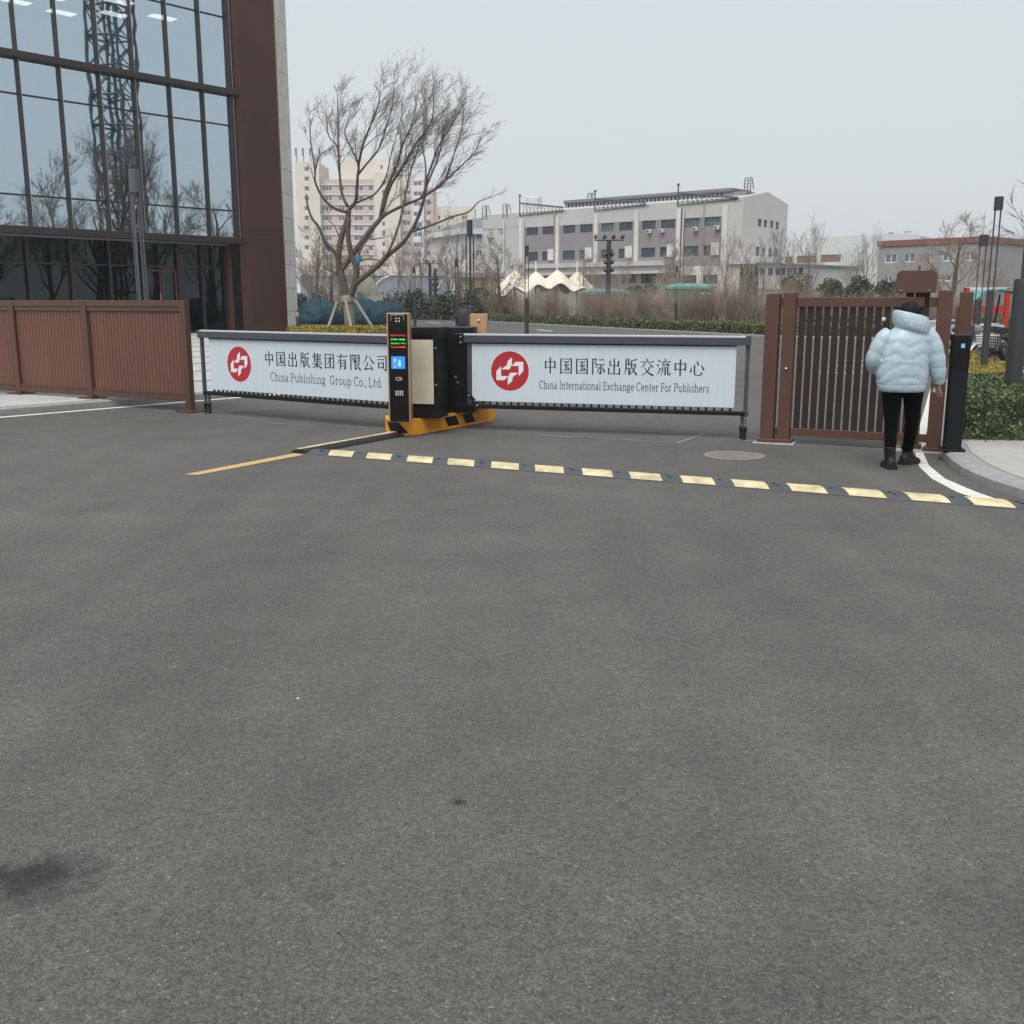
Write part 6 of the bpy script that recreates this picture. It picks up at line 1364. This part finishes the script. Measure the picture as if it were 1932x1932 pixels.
def cabin(label, x0, x1, yt, Y, rot, writing=False):
    a, b = At(x0, yt, Y), At(x1, yt, Y); W_ = b.x - a.x; H_ = a.z; t = thing('teal_cabin', label, 'cabin', (a.x, Y, 0), rot, 'teal cabins'); mb = MB(); mb.box(0, W_, 0, 2.4, 0, H_ - .3); bo = mb.build('body', M['teal'], t)
    mb = MB(); mb.box(-.15, W_ + .15, -.15, 2.55, H_ - .3, H_ - .12); mb.add([(-.15, -.15, H_ - .12), (W_ + .15, -.15, H_ - .12), (W_ + .15, 2.55, H_ - .12), (-.15, 2.55, H_ - .12), (.6, 1.2, H_ + .1), (W_ - .6, 1.2, H_ + .1)], [(0, 1, 5, 4), (1, 2, 5), (2, 3, 4, 5), (3, 0, 4)]); mb.build('roof', M['teal_light'], t)
    mb = MB()
    for k in range(5): mb.box(W_ * (k + .5) / 5 - .03, W_ * (k + .5) / 5 + .03, -.03, -.002, .1, H_ - .35)
    mb.build('seam', M['teal'], t)
    if writing:
        mb = MB(); rg = random.Random(4)
        for (u, v, l) in ((.70, .80, .3), (.86, .80, .5), (.70, .66, .55), (.90, .66, .4)): mb.box(W_ * u, W_ * u + l, -.05, -.033, H_ * v - .12, H_ * v)
        mb.build('sign', M['frame_white'], t)
cabin('smaller teal cabin right of the tents', 1102, 1184, 547, 82, R(2)); cabin('larger teal cabin with a pale roof and white sign at its end', 1262, 1346, 537, 76, R(-3), True)
for i, (px, Y, r_, lab) in enumerate(((1388, 60, .9, 'blue tarpaulin mound under the slim lamp by the gate'), (1412, 62, .8, 'second blue tarpaulin mound left of the gate post'))):
    p = At(px, 590, Y); mb = MB(); rings = []
    for j in range(10):
        ph = j / 9 * PI / 2; rings.append([Vector((r_ * 1.3 * math.cos(ph) * math.cos(k / 16 * 2 * PI) * (1 + .15 * noise.noise(Vector((k, j, i)))), r_ * math.cos(ph) * math.sin(k / 16 * 2 * PI), 1.45 * math.sin(ph))) for k in range(16)])
    mb.loft(rings); tag(mb.build('tarpaulin_mound', M['blue_hoard'], smooth=True, loc=(p.x, Y, 0)), lab, 'tarpaulin')
# ================================================================== PEOPLE
def ring(c, rx, ry, n=28, tilt=0.0, f=None):
    out = []
    for k in range(n):
        t = 2 * PI * k / n; q = (1 if f is None else f(t)); out.append(Vector((c[0] + rx * q * math.cos(t), c[1] + ry * q * math.sin(t), c[2] + tilt * rx * math.cos(t))))
    return out
def tube_rings(path, rad, n=18, sub=10, puff=0.0, period=.11, flat=1.0):
    pts = [Vector(p) for p in path]; m = len(pts); fine = []; rr = []
    for i in range(m - 1):
        a = pts[max(i - 1, 0)]; b = pts[i]; c = pts[i + 1]; d = pts[min(i + 2, m - 1)]
        for k in range(sub):
            t = k / sub; fine.append(0.5 * ((2 * b) + (c - a) * t + (2 * a - 5 * b + 4 * c - d) * t * t + (3 * b - a - 3 * c + d) * t ** 3)); rr.append(rad[i] + (rad[i + 1] - rad[i]) * t)
    fine.append(pts[-1]); rr.append(rad[-1]); out = []; s = 0; up = Vector((0, 1, 0))
    for i, p in enumerate(fine):
        d = (fine[min(i + 1, len(fine) - 1)] - fine[max(i - 1, 0)]).normalized()
        if i: s += (p - fine[i - 1]).length
        a = (up - d * up.dot(d)).normalized(); b = d.cross(a); r = rr[i] * (1 - puff + puff * 1.6 * abs(math.sin(PI * s / period)) ** .6)
        out.append([p + a * r * math.cos(2 * PI * k / n) * flat + b * r * math.sin(2 * PI * k / n) for k in range(n)])
    return out
def skin_body(name, nodes, edges, mat_, sub=1):
    me = bpy.data.meshes.new(name); me.from_pydata([n[0] for n in nodes], edges, []); me.materials.append(mat_)
    o = bpy.data.objects.new(name, me); COL.objects.link(o)
    md = o.modifiers.new('skin', 'SKIN'); md.use_smooth_shade = True
    lay = me.skin_vertices[0].data
    for i, n in enumerate(nodes): lay[i].radius = (n[1], n[1] * (n[2] if len(n) > 2 else 1)); lay[i].use_root = (i == 0)
    ss = o.modifiers.new('sub', 'SUBSURF'); ss.levels = sub; ss.render_levels = sub
    dg = bpy.context.evaluated_depsgraph_get(); me2 = bpy.data.meshes.new_from_object(o.evaluated_get(dg)); o.modifiers.clear(); o.data = me2; me2.name = name
    me2.polygons.foreach_set('use_smooth', [True] * len(me2.polygons)); return o
def bake(o):
    dg = bpy.context.evaluated_depsgraph_get(); me2 = bpy.data.meshes.new_from_object(o.evaluated_get(dg)); o.modifiers.clear(); o.data = me2
    me2.polygons.foreach_set('use_smooth', [True] * len(me2.polygons))
def head_mesh(mb, c, s=1.0):
    rings = []
    for i in range(13):
        ph = -PI / 2 + PI * (i + .3) / 12.6; r = math.cos(ph); z = math.sin(ph); rg_ = []
        for k in range(24):
            t = 2 * PI * k / 24; x = .074 * r * math.cos(t); y = .095 * r * math.sin(t)
            if y > 0:                                     # face looks along +y
                y *= .93; a = abs(math.cos(t))
                if -.25 < z < .12 and a < .14: y += .022 * (1 - a / .14) * (1 - abs(z + .1) / .35)   # nose
                if abs(z - .08) < .14 and .25 < a < .6: y -= .007                                     # eye sockets
                if abs(z + .42) < .08 and a < .3: y += .004                                           # lips
            if z < -.3: x *= 1 + (z + .3) * .45; y += .006
            rg_.append(Vector((c[0] + x * s, c[1] + y * s, c[2] + .115 * z * s)))
        rings.append(rg_)
    mb.loft(rings)
def hand_chain(nodes, edges, wrist, d, side, out, curl=.5):
    """palm, four unequal bent fingers and a thumb from the side of the palm; d = pointing direction, side = toward thumb, out = palm normal"""
    d = Vector(d).normalized(); side = Vector(side); side = (side - d * side.dot(d)).normalized(); out = d.cross(side)
    w_ = len(nodes); pos = Vector(nodes[wrist][0]); palm = pos + d * .045; nodes.append((tuple(palm), .026, .62)); edges.append((wrist, w_))
    for q, (o_, L) in enumerate(((.027, .066), (.010, .074), (-.008, .069), (-.024, .054))):
        b = palm + d * .040 + side * o_; i0 = len(nodes); nodes.append((tuple(b), .0095)); edges.append((w_, i0)); p = b; dd = d.copy()
        for k in range(2): dd = (dd + out * curl * (.8 + .5 * k)).normalized(); p = p + dd * L * (.55, .45)[k]; nodes.append((tuple(p), (.0085, .0075)[k])); edges.append((len(nodes) - 2, len(nodes) - 1))
    t0 = pos + d * .028 + side * .026; nodes.append((tuple(t0), .0105)); edges.append((w_, len(nodes) - 1)); t1 = t0 + (d * .6 + side * .7 + out * .3).normalized() * .035; nodes.append((tuple(t1), .009)); edges.append((len(nodes) - 2, len(nodes) - 1)); t2 = t1 + (d + out * .6).normalized() * .026; nodes.append((tuple(t2), .008)); edges.append((len(nodes) - 2, len(nodes) - 1))
def person(label, loc, rz, pose, jmat, quilt, scale=1.0):
    J = pose
    nodes = [((-.02, 0, .86), .115, .8), ((-.01, 0, 1.05), .115, .75), ((0, 0, 1.25), .13, .7), ((.01, 0, 1.38), .06), ((.025, .005, 1.47), .048)]
    edges = [(0, 1), (1, 2), (2, 3), (3, 4)]
    for side in ('L', 'R'):
        b = len(nodes); hip, knee, ank, toe = J['leg' + side]; nodes += [(hip, .085), (knee, .05), (ank, .036), (toe, .03)]; edges += [(0, b), (b, b + 1), (b + 1, b + 2), (b + 2, b + 3)]
        b = len(nodes); sh, el, wr_ = J['arm' + side]; nodes += [(sh, .05), (el, .036), (wr_, .024, .8)]; edges += [(2, b), (b, b + 1), (b + 1, b + 2)]
        hand_chain(nodes, edges, b + 2, J['hand' + side][0], J['hand' + side][1], None, .45)
    o = skin_body('person', nodes, edges, M['skin'])
    hb2 = MB(); head_mesh(hb2, J['head']); hc = J['head']
    for s in (-1, 1): hb2.add([Vector((hc[0] + s * (.074 + .012 * math.sin(t)), hc[1] - .012 + .018 * math.cos(t) * 1, hc[2] - .005 + .03 * math.sin(2 * t + 1) * .9)) for t in [k / 8 * 2 * PI for k in range(8)]], [tuple(range(8))])
    bm = bmesh.new(); bm.from_mesh(o.data); tmp = bpy.data.meshes.new('h'); tmp.from_pydata([tuple(v) for v in hb2.v], [], hb2.f); bm.from_mesh(tmp); bm.to_mesh(o.data); bm.free(); bpy.data.meshes.remove(tmp)
    o.data.polygons.foreach_set('use_smooth', [True] * len(o.data.polygons)); tag(o, label, 'person')
    o.location = loc; o.rotation_euler = (0, 0, rz); o.scale = (scale,) * 3
    mb = MB()
    for s in (-1, 1): mb.lathe([(.002, -.009), (.010, -.004), (.010, .004), (.002, .009)], 10, (hc[0] + s * .03, hc[1] + .079, hc[2] + .008))
    mb.build('eye', M['hair'], o)
    mb = MB(); rings = []
    for i in range(14):
        ph = -.75 + (PI / 2 + .75) * i / 13; rings.append([Vector((hc[0] + .099 * math.cos(ph) * math.cos(t) * (1 + .06 * noise.noise(Vector((math.cos(t) * 3, math.sin(t) * 3, ph * 4)))), hc[1] - .022 + (.105 if math.sin(t) < 0 else .082) * math.cos(ph) * math.sin(t), hc[2] + .015 + .103 * math.sin(ph))) for t in [2 * PI * k / 28 for k in range(28)]])
    mb.loft(rings); mb.build('hair', M['hair'], o, smooth=True)
    # trousers
    mb = MB()
    for side in ('L', 'R'):
        hip, knee, ank, toe = [Vector(v) for v in J['leg' + side]]
        mb.loft(tube_rings([hip + Vector((0, 0, .10)), hip - Vector((0, 0, .06)), hip.lerp(knee, .6), knee, knee.lerp(ank, .45), ank + Vector((0, 0, .035))], [.112, .104, .082, .065, .061, .052], 20, 5))
    mb.loft([ring((-.03, 0, z), rx, ry) for z, rx, ry in ((.77, .10, .08), (.80, .185, .115), (.88, .20, .125), (.98, .19, .12))])
    tr_ = mb.build('trousers', M['trousers'], o, smooth=True); rm = tr_.modifiers.new('r', 'REMESH'); rm.mode = 'VOXEL'; rm.voxel_size = .012; bake(tr_)
    for side in ('L', 'R'):
        hip, knee, ank, toe = [Vector(v) for v in J['leg' + side]]; fd_ = (toe - ank); fd_.z = 0; fd_.normalize(); sd_ = Vector((fd_.y, -fd_.x, 0)); mb = MB()
        mb.loft(tube_rings([ank + Vector((0, 0, .105)), ank + Vector((0, 0, .05)), ank + Vector((0, 0, -.02)), ank + Vector((0, 0, -.07))], [.060, .057, .055, .050], 16, 3))
        rings = []
        g = ank.z - J['lift' + side]
        for (u, hw__, h0, h1) in ((-.085, .030, 0, .07), (-.075, .042, 0, .10), (-.03, .046, 0, .125), (.04, .046, 0, .11), (.09, .050, 0, .075), (.14, .046, .004, .06), (.165, .03, .010, .045)):
            c = ank + fd_ * u; zb_ = J['lift' + side]; rings.append([Vector((c.x + sd_.x * hw__ * a, c.y + sd_.y * hw__ * a, zb_ + b)) for a, b in ((-1, h0), (1, h0), (1.05, h0 + .03), (.92, h0 + (h1 - h0) * .7), (.5, h1), (-.5, h1), (-.92, h0 + (h1 - h0) * .7), (-1.05, h0 + .03))])
        mb.loft(rings); bt = mb.build('boot', M['boot'], o, smooth=True, fix=True); rm = bt.modifiers.new('r', 'REMESH'); rm.mode = 'VOXEL'; rm.voxel_size = .007; bake(bt)
        mb = MB(); mb.prism([((ank + fd_ * u + sd_ * w__).x, (ank + fd_ * u + sd_ * w__).y) for u, w__ in ((-.09, -.045), (-.09, .045), (.04, .051), (.12, .053), (.168, .03), (.168, -.03), (.12, -.053), (.04, -.051))], J['lift' + side], J['lift' + side] + .032); mb.build('sole', M['black_rubber'], bt)
    # jacket
    mb = MB(); rings = []; prof_ = [(.775, .205, .135, -.05), (.79, .222, .15, -.05), (.84, .236, .160, -.05), (.95, .247, .170, -.045), (1.08, .240, .172, -.035), (1.2, .228, .165, -.02), (1.29, .212, .150, -.005), (1.355, .178, .126, .008), (1.40, .13, .105, .02), (1.44, .09, .085, .03)]
    N_ = 60
    for i in range(N_ + 1):
        z = .775 + (1.44 - .775) * i / N_
        for a, b in zip(prof_, prof_[1:]):
            if a[0] <= z <= b[0] + 1e-6: t = (z - a[0]) / (b[0] - a[0]); rx, ry, cx = [a[j] + (b[j] - a[j]) * t for j in (1, 2, 3)]; break
        rr_ = []
        for k in range(64):
            th = 2 * PI * k / 64; x_ = math.cos(th); q = 1.0
            if quilt:
                back_ = max(0, -math.sin(th)); u = x_
                zz = z + .075 * (1 - abs(((u * 1.9 + 1) % 2) - 1) * 1.0) - .03 if z > 1.08 else z + .16 * (u * u) - .05
                q = 1 - .038 + .052 * abs(math.sin(PI * zz / .125)) ** .4
                if z < .86: q = 1 - .03 + .03 * math.sin((z - .775) / .085 * PI)
            rr_.append(Vector((cx + rx * q * math.copysign(abs(x_) ** .85, x_), ry * q * math.copysign(abs(math.sin(th)) ** .85, math.sin(th)), z)))
        rings.append(rr_)
    mb.loft(rings)
    for side in ('L', 'R'): mb.loft(tube_rings(J['sleeve' + side][0], J['sleeve' + side][1], 24, 12, .055 if quilt else .03, .12))
    if quilt:
        c = (.04, -.01)
        rings = []
        for (z, rx, ry) in ((1.355, .13, .11), (1.372, .160, .140), (1.40, .172, .152), (1.44, .178, .155), (1.485, .174, .150), (1.52, .162, .138), (1.535, .148, .122), (1.525, .128, .102), (1.48, .112, .09), (1.42, .10, .08)): rings.append(ring((c[0], c[1], z), rx, ry, 48, -.24, lambda t: 1 + .022 * math.sin(5 * t + 1) + .012 * math.sin(11 * t + z * 30)))
        mb.loft(rings)
    else: mb.loft([ring((.02, 0, z), r_, r_ * .9) for z, r_ in ((1.36, .12), (1.42, .13), (1.48, .115), (1.53, .10))])
    jk = mb.build('jacket', jmat, o, smooth=True); rm = jk.modifiers.new('r', 'REMESH'); rm.mode = 'VOXEL'; rm.voxel_size = .0085; sm_ = jk.modifiers.new('s', 'SMOOTH'); sm_.iterations = 2; sm_.factor = .4; bake(jk)
    return o
fl_ = G(1679, 884); fr_ = G(1715, 876); base_ = fl_ + Vector((.14, 0, 0))
rfy = fr_.y - fl_.y; print('PERSON', base_, rfy, 'head z', At(1711, 569, base_.y + .1).z)
pose = {'head': (.03, .03, 1.535), 'legL': ((-.128, .03, .84), (-.128, .07, .46), (-.145, .045, .115), (-.15, .17, .03)), 'legR': ((.075, .03, .84), (.098, .12, .47), (.125, rfy + .06, .115), (.225, rfy + .12, .03)), 'liftL': 0.002, 'liftR': 0.002,
 'armL': ((-.17, 0, 1.33), (-.29, .02, 1.08), (-.20, .22, .98)), 'armR': ((.19, 0, 1.33), (.275, -.02, 1.07), (.322, .03, .86)), 'handL': ((.5, .8, .1), (0, .2, 1)), 'handR': ((.05, .05, -1), (-.6, .8, 0)),
 'sleeveL': ([(-.15, 0, 1.345), (-.225, .0, 1.27), (-.285, .01, 1.15), (-.305, .04, 1.06), (-.265, .15, 1.0), (-.21, .22, .98)], [.075, .088, .085, .08, .068, .05]), 'sleeveR': ([(.165, 0, 1.35), (.235, -.005, 1.27), (.275, -.015, 1.13), (.292, -.01, 1.03), (.308, .005, .94), (.318, .02, .885), (.322, .03, .86)], [.075, .09, .086, .082, .074, .062, .047])}
pr = person('person in a pale blue puffer jacket and black trousers walking to the gate', (base_.x, base_.y - .05, 0), R(-2), pose, M['puffer'], True)
def shear(o, k):
    for q in [o] + list(o.children_recursive):
        for v in q.data.vertices: v.co.x -= k * max(0, v.co.z - .05)
        q.data.update()
shear(pr, .072)
mb = MB(); rings = []
for i in range(6): rings.append(ring((0, 0, i * .012), .018 + .010 * math.sin(i * .9 + .4), .016, 10, .1, lambda t: 1 + .25 * math.sin(3 * t + i)))
mb.loft(rings); hd_ = pr.matrix_basis @ Vector((.250, .075, .765)); o = mb.build('tissue', M['tissue'], smooth=True, loc=hd_); tag(o, 'crumpled white tissue held in the right hand of the walker', 'tissue')
bpos = At(879, 600, 36.5)
pose2 = dict(pose); pose2.update({'sleeveL': ([(-.15, 0, 1.345), (-.225, .0, 1.25), (-.265, .01, 1.1), (-.27, .05, .95), (-.25, .1, .86)], [.07, .08, .078, .07, .05]), 'armL': ((-.17, 0, 1.33), (-.26, .02, 1.1), (-.25, .1, .84)), 'handL': ((0, .2, -1), (.5, .8, 0))})
p2 = person('person in dark padded clothes walking far down the inner road', (bpos.x, 36.5, 0), R(8), pose2, M['puffer_black'], False, 1.0)

# ================================================================== BIKES AND THE RED FRAME
def bike(label, loc, rz, fm, cover=None, basket=None, helmet=None, group='parked bikes behind the golden hedge', scooter=False):
    t = thing('parked_bicycle' if not scooter else 'electric_scooter', label, 'bicycle' if not scooter else 'scooter', loc, rz, group)
    rw = .31 if not scooter else .24
    for x in (-.52, .52):
        mb = MB(); mb.torus((x, 0, rw + .02), (0, 1, 0), rw, .026 if not scooter else .045, 28, 6); wo = mb.build('wheel', M['black_rubber'], t)
        mb = MB(); mb.torus((x, 0, rw + .02), (0, 1, 0), rw - .03, .010, 24, 5)
        for k in range(10): a = k / 10 * 2 * PI; mb.tube([(x, 0, rw + .02), (x + (rw - .03) * math.cos(a), 0, rw + .02 + (rw - .03) * math.sin(a))], .004, 3)
        mb.tube([(x, -.05, rw + .02), (x, .05, rw + .02)], .025, 8); mb.build('rim', M['steel'], wo)
        mb = MB(); n = 12; pts = [(x + (rw + .05) * math.cos(a), 0, rw + .02 + (rw + .05) * math.sin(a)) for a in [R(20 + 140 * k / n) for k in range(n + 1)]]; mb.tube(pts, .028 if not scooter else .06, 5); mb.build('mudguard', M['black_metal'] if fm != 'bikewhite' else M['bikewhite'], t)
    mb = MB(); hd = (.40, 0, .82); bb = (-.05, 0, .30); st = (-.18, 0, .78)
    for a, b, r_ in ((hd, bb, .024), (bb, st, .02), (st, (-.52, 0, rw + .02), .014), (bb, (-.52, 0, rw + .02), .014), ((.37, 0, .95), (.52, 0, rw + .02), .02), (hd, (st[0], 0, st[2] - .1), .016)): mb.tube([a, b], r_ * (1 if not scooter else 1.8), 7)
    if scooter: mb.box(-.4, .15, -.1, .1, .28, .42); mb.box(-.55, -.1, -.11, .11, .42, .72); mb.box(.3, .42, -.15, .15, .32, .9)
    mb.build('frame', M[fm], t)
    mb = MB(); mb.tube([(.37, 0, .95), (.35, 0, 1.03)], .014, 6); mb.tube([(.24, -.29, 1.04), (.33, -.2, 1.06), (.35, 0, 1.04), (.33, .2, 1.06), (.24, .29, 1.04)], .014, 7); mb.build('handlebar', M['black_metal'], t)
    mb = MB(); rings = [ring((x, 0, .84), .001 + .05, w_, 10) for x, w_ in ((0, 0.06),)]; mb.lathe([(.03, 0), (.10, .03), (.11, .06), (.07, .085)], 12, (-.2, 0, .79)); mb.build('saddle', M['black_rubber'], t)
    if basket:
        mb = MB(); a = (.5, .78, -.15, .15, .72, .95)
        for k in range(5):
            z = a[4] + (a[5] - a[4]) * k / 4; sc2 = .8 + .2 * k / 4
            mb.tube([(.50, -.15 * sc2, z), (.50 + .28 * sc2, -.15 * sc2, z), (.50 + .28 * sc2, .15 * sc2, z), (.50, .15 * sc2, z), (.50, -.15 * sc2, z)], .012, 4)
        for k in range(7): y = -.14 + .28 * k / 6; mb.tube([(.725, y * .8, .72), (.78, y, .95)], .008, 4); mb.tube([(.50, y * .8, .72), (.50, y, .95)], .008, 4)
        mb.build('basket', M[basket], t)
    if cover:
        mb = MB(); rings = []
        for i in range(9):
            z = .42 + .66 * i / 8; rings.append([Vector((.44 + .05 * (1 - i / 8) + (.16 + .07 * math.sin(i * .8)) * math.cos(u) * (1 + .2 * noise.noise(Vector((math.cos(u) * 2, math.sin(u) * 2, i * .5 + loc[0])))), (.34 + .05 * math.sin(i)) * math.sin(u) * (1 + .2 * noise.noise(Vector((math.cos(u) * 2, i * .4, loc[1])))), z + .03 * math.sin(3 * u))) for u in [2 * PI * k / 18 for k in range(18)]])
        mb.loft(rings); mb.build('cover', M[cover], t, smooth=True)
    return t
bl = [(9.65, 20.1, 'bikeframe', None, None, 'black bicycle mostly hidden by the thick lamp', False), (9.98, 20.9, 'bikeframe', None, 'bikeframe', 'black bicycle with a dark basket right beside the thick lamp', False), (10.3, 21.6, 'bikeframe', None, 'bikewhite', 'black bicycle with a white basket nearest the thick lamp', False), (10.58, 22.3, 'bikered', None, None, 'red framed bicycle beside the thick lamp', False), (10.85, 23.0, 'bikeframe', None, 'pinkp', 'black bicycle with a pink basket right of the taller lamp', False),
      (11.12, 23.7, 'bikeframe', None, None, 'plain black bicycle just right of the taller lamp', False), (11.4, 24.4, 'bikewhite', None, 'bikeframe', 'white bicycle with a dark basket behind the pink basket', False), (11.75, 25.2, 'bikeframe', 'cover_grey', None, 'scooter under a silver grey cover right of the taller lamp', True), (12.15, 26.2, 'teal', 'cover_white', None, 'teal scooter with a white cover behind the silver one', True), (12.5, 27.2, 'bikered', 'cover_blue', None, 'red scooter with a navy cover behind the twin lamps', True),
      (12.2, 29.0, 'bikeframe', None, None, 'dark bicycle between the brown post and the shorter lamp', False), (13.0, 30.5, 'bikeframe', None, 'bikewhite', 'bicycle with a white basket right of the single brown post', False), (12.9, 31.0, 'bikewhite', 'cover_white', None, 'scooter with a white quilted cover beyond the gate end post', True), (13.3, 33.0, 'bikeframe', 'cover_blue', None, 'scooter with a navy cover beyond the gate end post', True), (14.6, 33.5, 'bikeframe', 'cover_grey', None, 'grey covered scooter far along the bike row', True)]
for i, (x, Y, fm, cv, bk, lab, scoot) in enumerate(bl):
    bike(lab, (x + .16, Y + .26, 0), R(-150 + 10 * math.sin(i * 1.9)), fm, cv, bk, scooter=scoot)
a, b = At(1822, 545, 40), At(1908, 545, 40); t = thing('red_frame', 'red steel goal like frame behind the bikes', 'frame', (a.x, 40, 0)); W_ = b.x - a.x; zt_ = At(1908, 543, 40).z; zm_ = At(1908, 588, 40).z; mb = MB()
mb.box(W_ - .16, W_, 0, .16, 0, zt_); mb.box(0, .16, 0, .16, 0, zt_); mb.box(.17, W_ - .17, .02, .14, zm_ - .02, zm_ + .2); mb.build('frame', M['red_frame'], t); mb = MB(); mb.box(0, W_, .03, .13, zt_ - .09, zt_ + .02); mb.build('top_bar', M['bikewhite'], t)
p = At(1872, 556, 33); t = thing('scooter_canopy', 'curved teal rain canopy over a scooter in front of the red frame', 'canopy', (p.x, 33, 0)); mb = MB(); n = 14; zc_ = p.z
top_ = [(x_, .18 * math.sin(PI * (i / n)) + (.0 if i > 2 else -.35 * (1 - i / 3))) for i, x_ in enumerate([-.85 + 1.9 * i / n for i in range(n + 1)])]
vs = [(x_, -.4, zc_ + z_) for x_, z_ in top_] + [(x_, .4, zc_ + z_) for x_, z_ in top_]; vs2 = [(x_, -.4, zc_ + z_ - .05) for x_, z_ in top_] + [(x_, .4, zc_ + z_ - .05) for x_, z_ in top_]
mb.add(vs, [(i, i + 1, n + 2 + i, n + 1 + i) for i in range(n)]); mb.add(vs2, [(i + 1, i, n + 1 + i, n + 2 + i) for i in range(n)]); mb.add(vs[:n + 1] + vs2[:n + 1], [(i, n + 1 + i, n + 2 + i, i + 1) for i in range(n)]); mb.build('hood', M['teal_light'], t); mb = MB(); mb.tube([(.1, 0, .3), (.25, 0, zc_)], .03, 6); mb.tube([(-.5, 0, .3), (-.4, 0, zc_)], .03, 6); mb.build('stay', M['black_metal'], t)
# white stones and small litter
for i, (px, py, r_) in enumerate(((562, 1318, .0045), (1775, 762, .16))):
    q = G(px, py); mb = MB(); rings = []
    for j in range(7):
        ph = -.3 + (PI / 2 + .3) * j / 6; rings.append([Vector((r_ * 1.3 * math.cos(ph) * math.cos(u) * (1 + .2 * noise.noise(Vector((math.cos(u), math.sin(u), ph)))), r_ * math.cos(ph) * math.sin(u), r_ * .8 * math.sin(ph) + r_ * .2)) for u in [2 * PI * k / 12 for k in range(12)]])
    mb.loft(rings); tag(mb.build('stone', M['rock'] if r_ > .1 else M['white_paint'], loc=(q.x + (.1 if r_ > .1 else 0), q.y, 0)), ('tiny white pebble on the open asphalt left of centre', 'rounded pale boulder behind the gate end post')[i], 'stone')
mb = MB(); rg = random.Random(77)
for _ in range(90):
    k = rg.random(); x = 5.0 + 3.6 * rg.random(); y = 11.5 - abs(rg.gauss(0, .16)); z = .112
    s_ = rg.uniform(.012, .028); a = rg.uniform(0, 6.28); c, d = math.cos(a) * s_, math.sin(a) * s_; mb.add([(x - c, y - d, z), (x + d * .5, y - c * .5, z + rg.uniform(0, .01)), (x + c, y + d, z + .004), (x - d * .5, y + c * .5, z + rg.uniform(0, .012))], [(0, 1, 2, 3)])
tag(mb.build('fallen_leaves', M['dry_leaf']), 'dry brown leaves fallen along the foot of the dark hedge', 'leaves', kind='stuff')
# the cloud-grey air
HZ = 0.0004
mb = MB(); mb.box(-900, 900, -30, 1500, -1.03, 70)
hz = mb.build('haze', M['asphalt']); hz['kind'] = 'stuff'; tag(hz, 'thin grey winter haze over the far buildings', 'haze', kind='stuff')
m = bpy.data.materials.new('haze'); m.use_nodes = True; m.node_tree.nodes.clear(); out = m.node_tree.nodes.new('ShaderNodeOutputMaterial'); pv_ = m.node_tree.nodes.new('ShaderNodeVolumePrincipled')
pv_.inputs['Color'].default_value = (.9, .94, 1, 1); pv_.inputs['Density'].default_value = HZ; m.node_tree.links.new(pv_.outputs[0], out.inputs['Volume']); hz.data.materials[0] = m
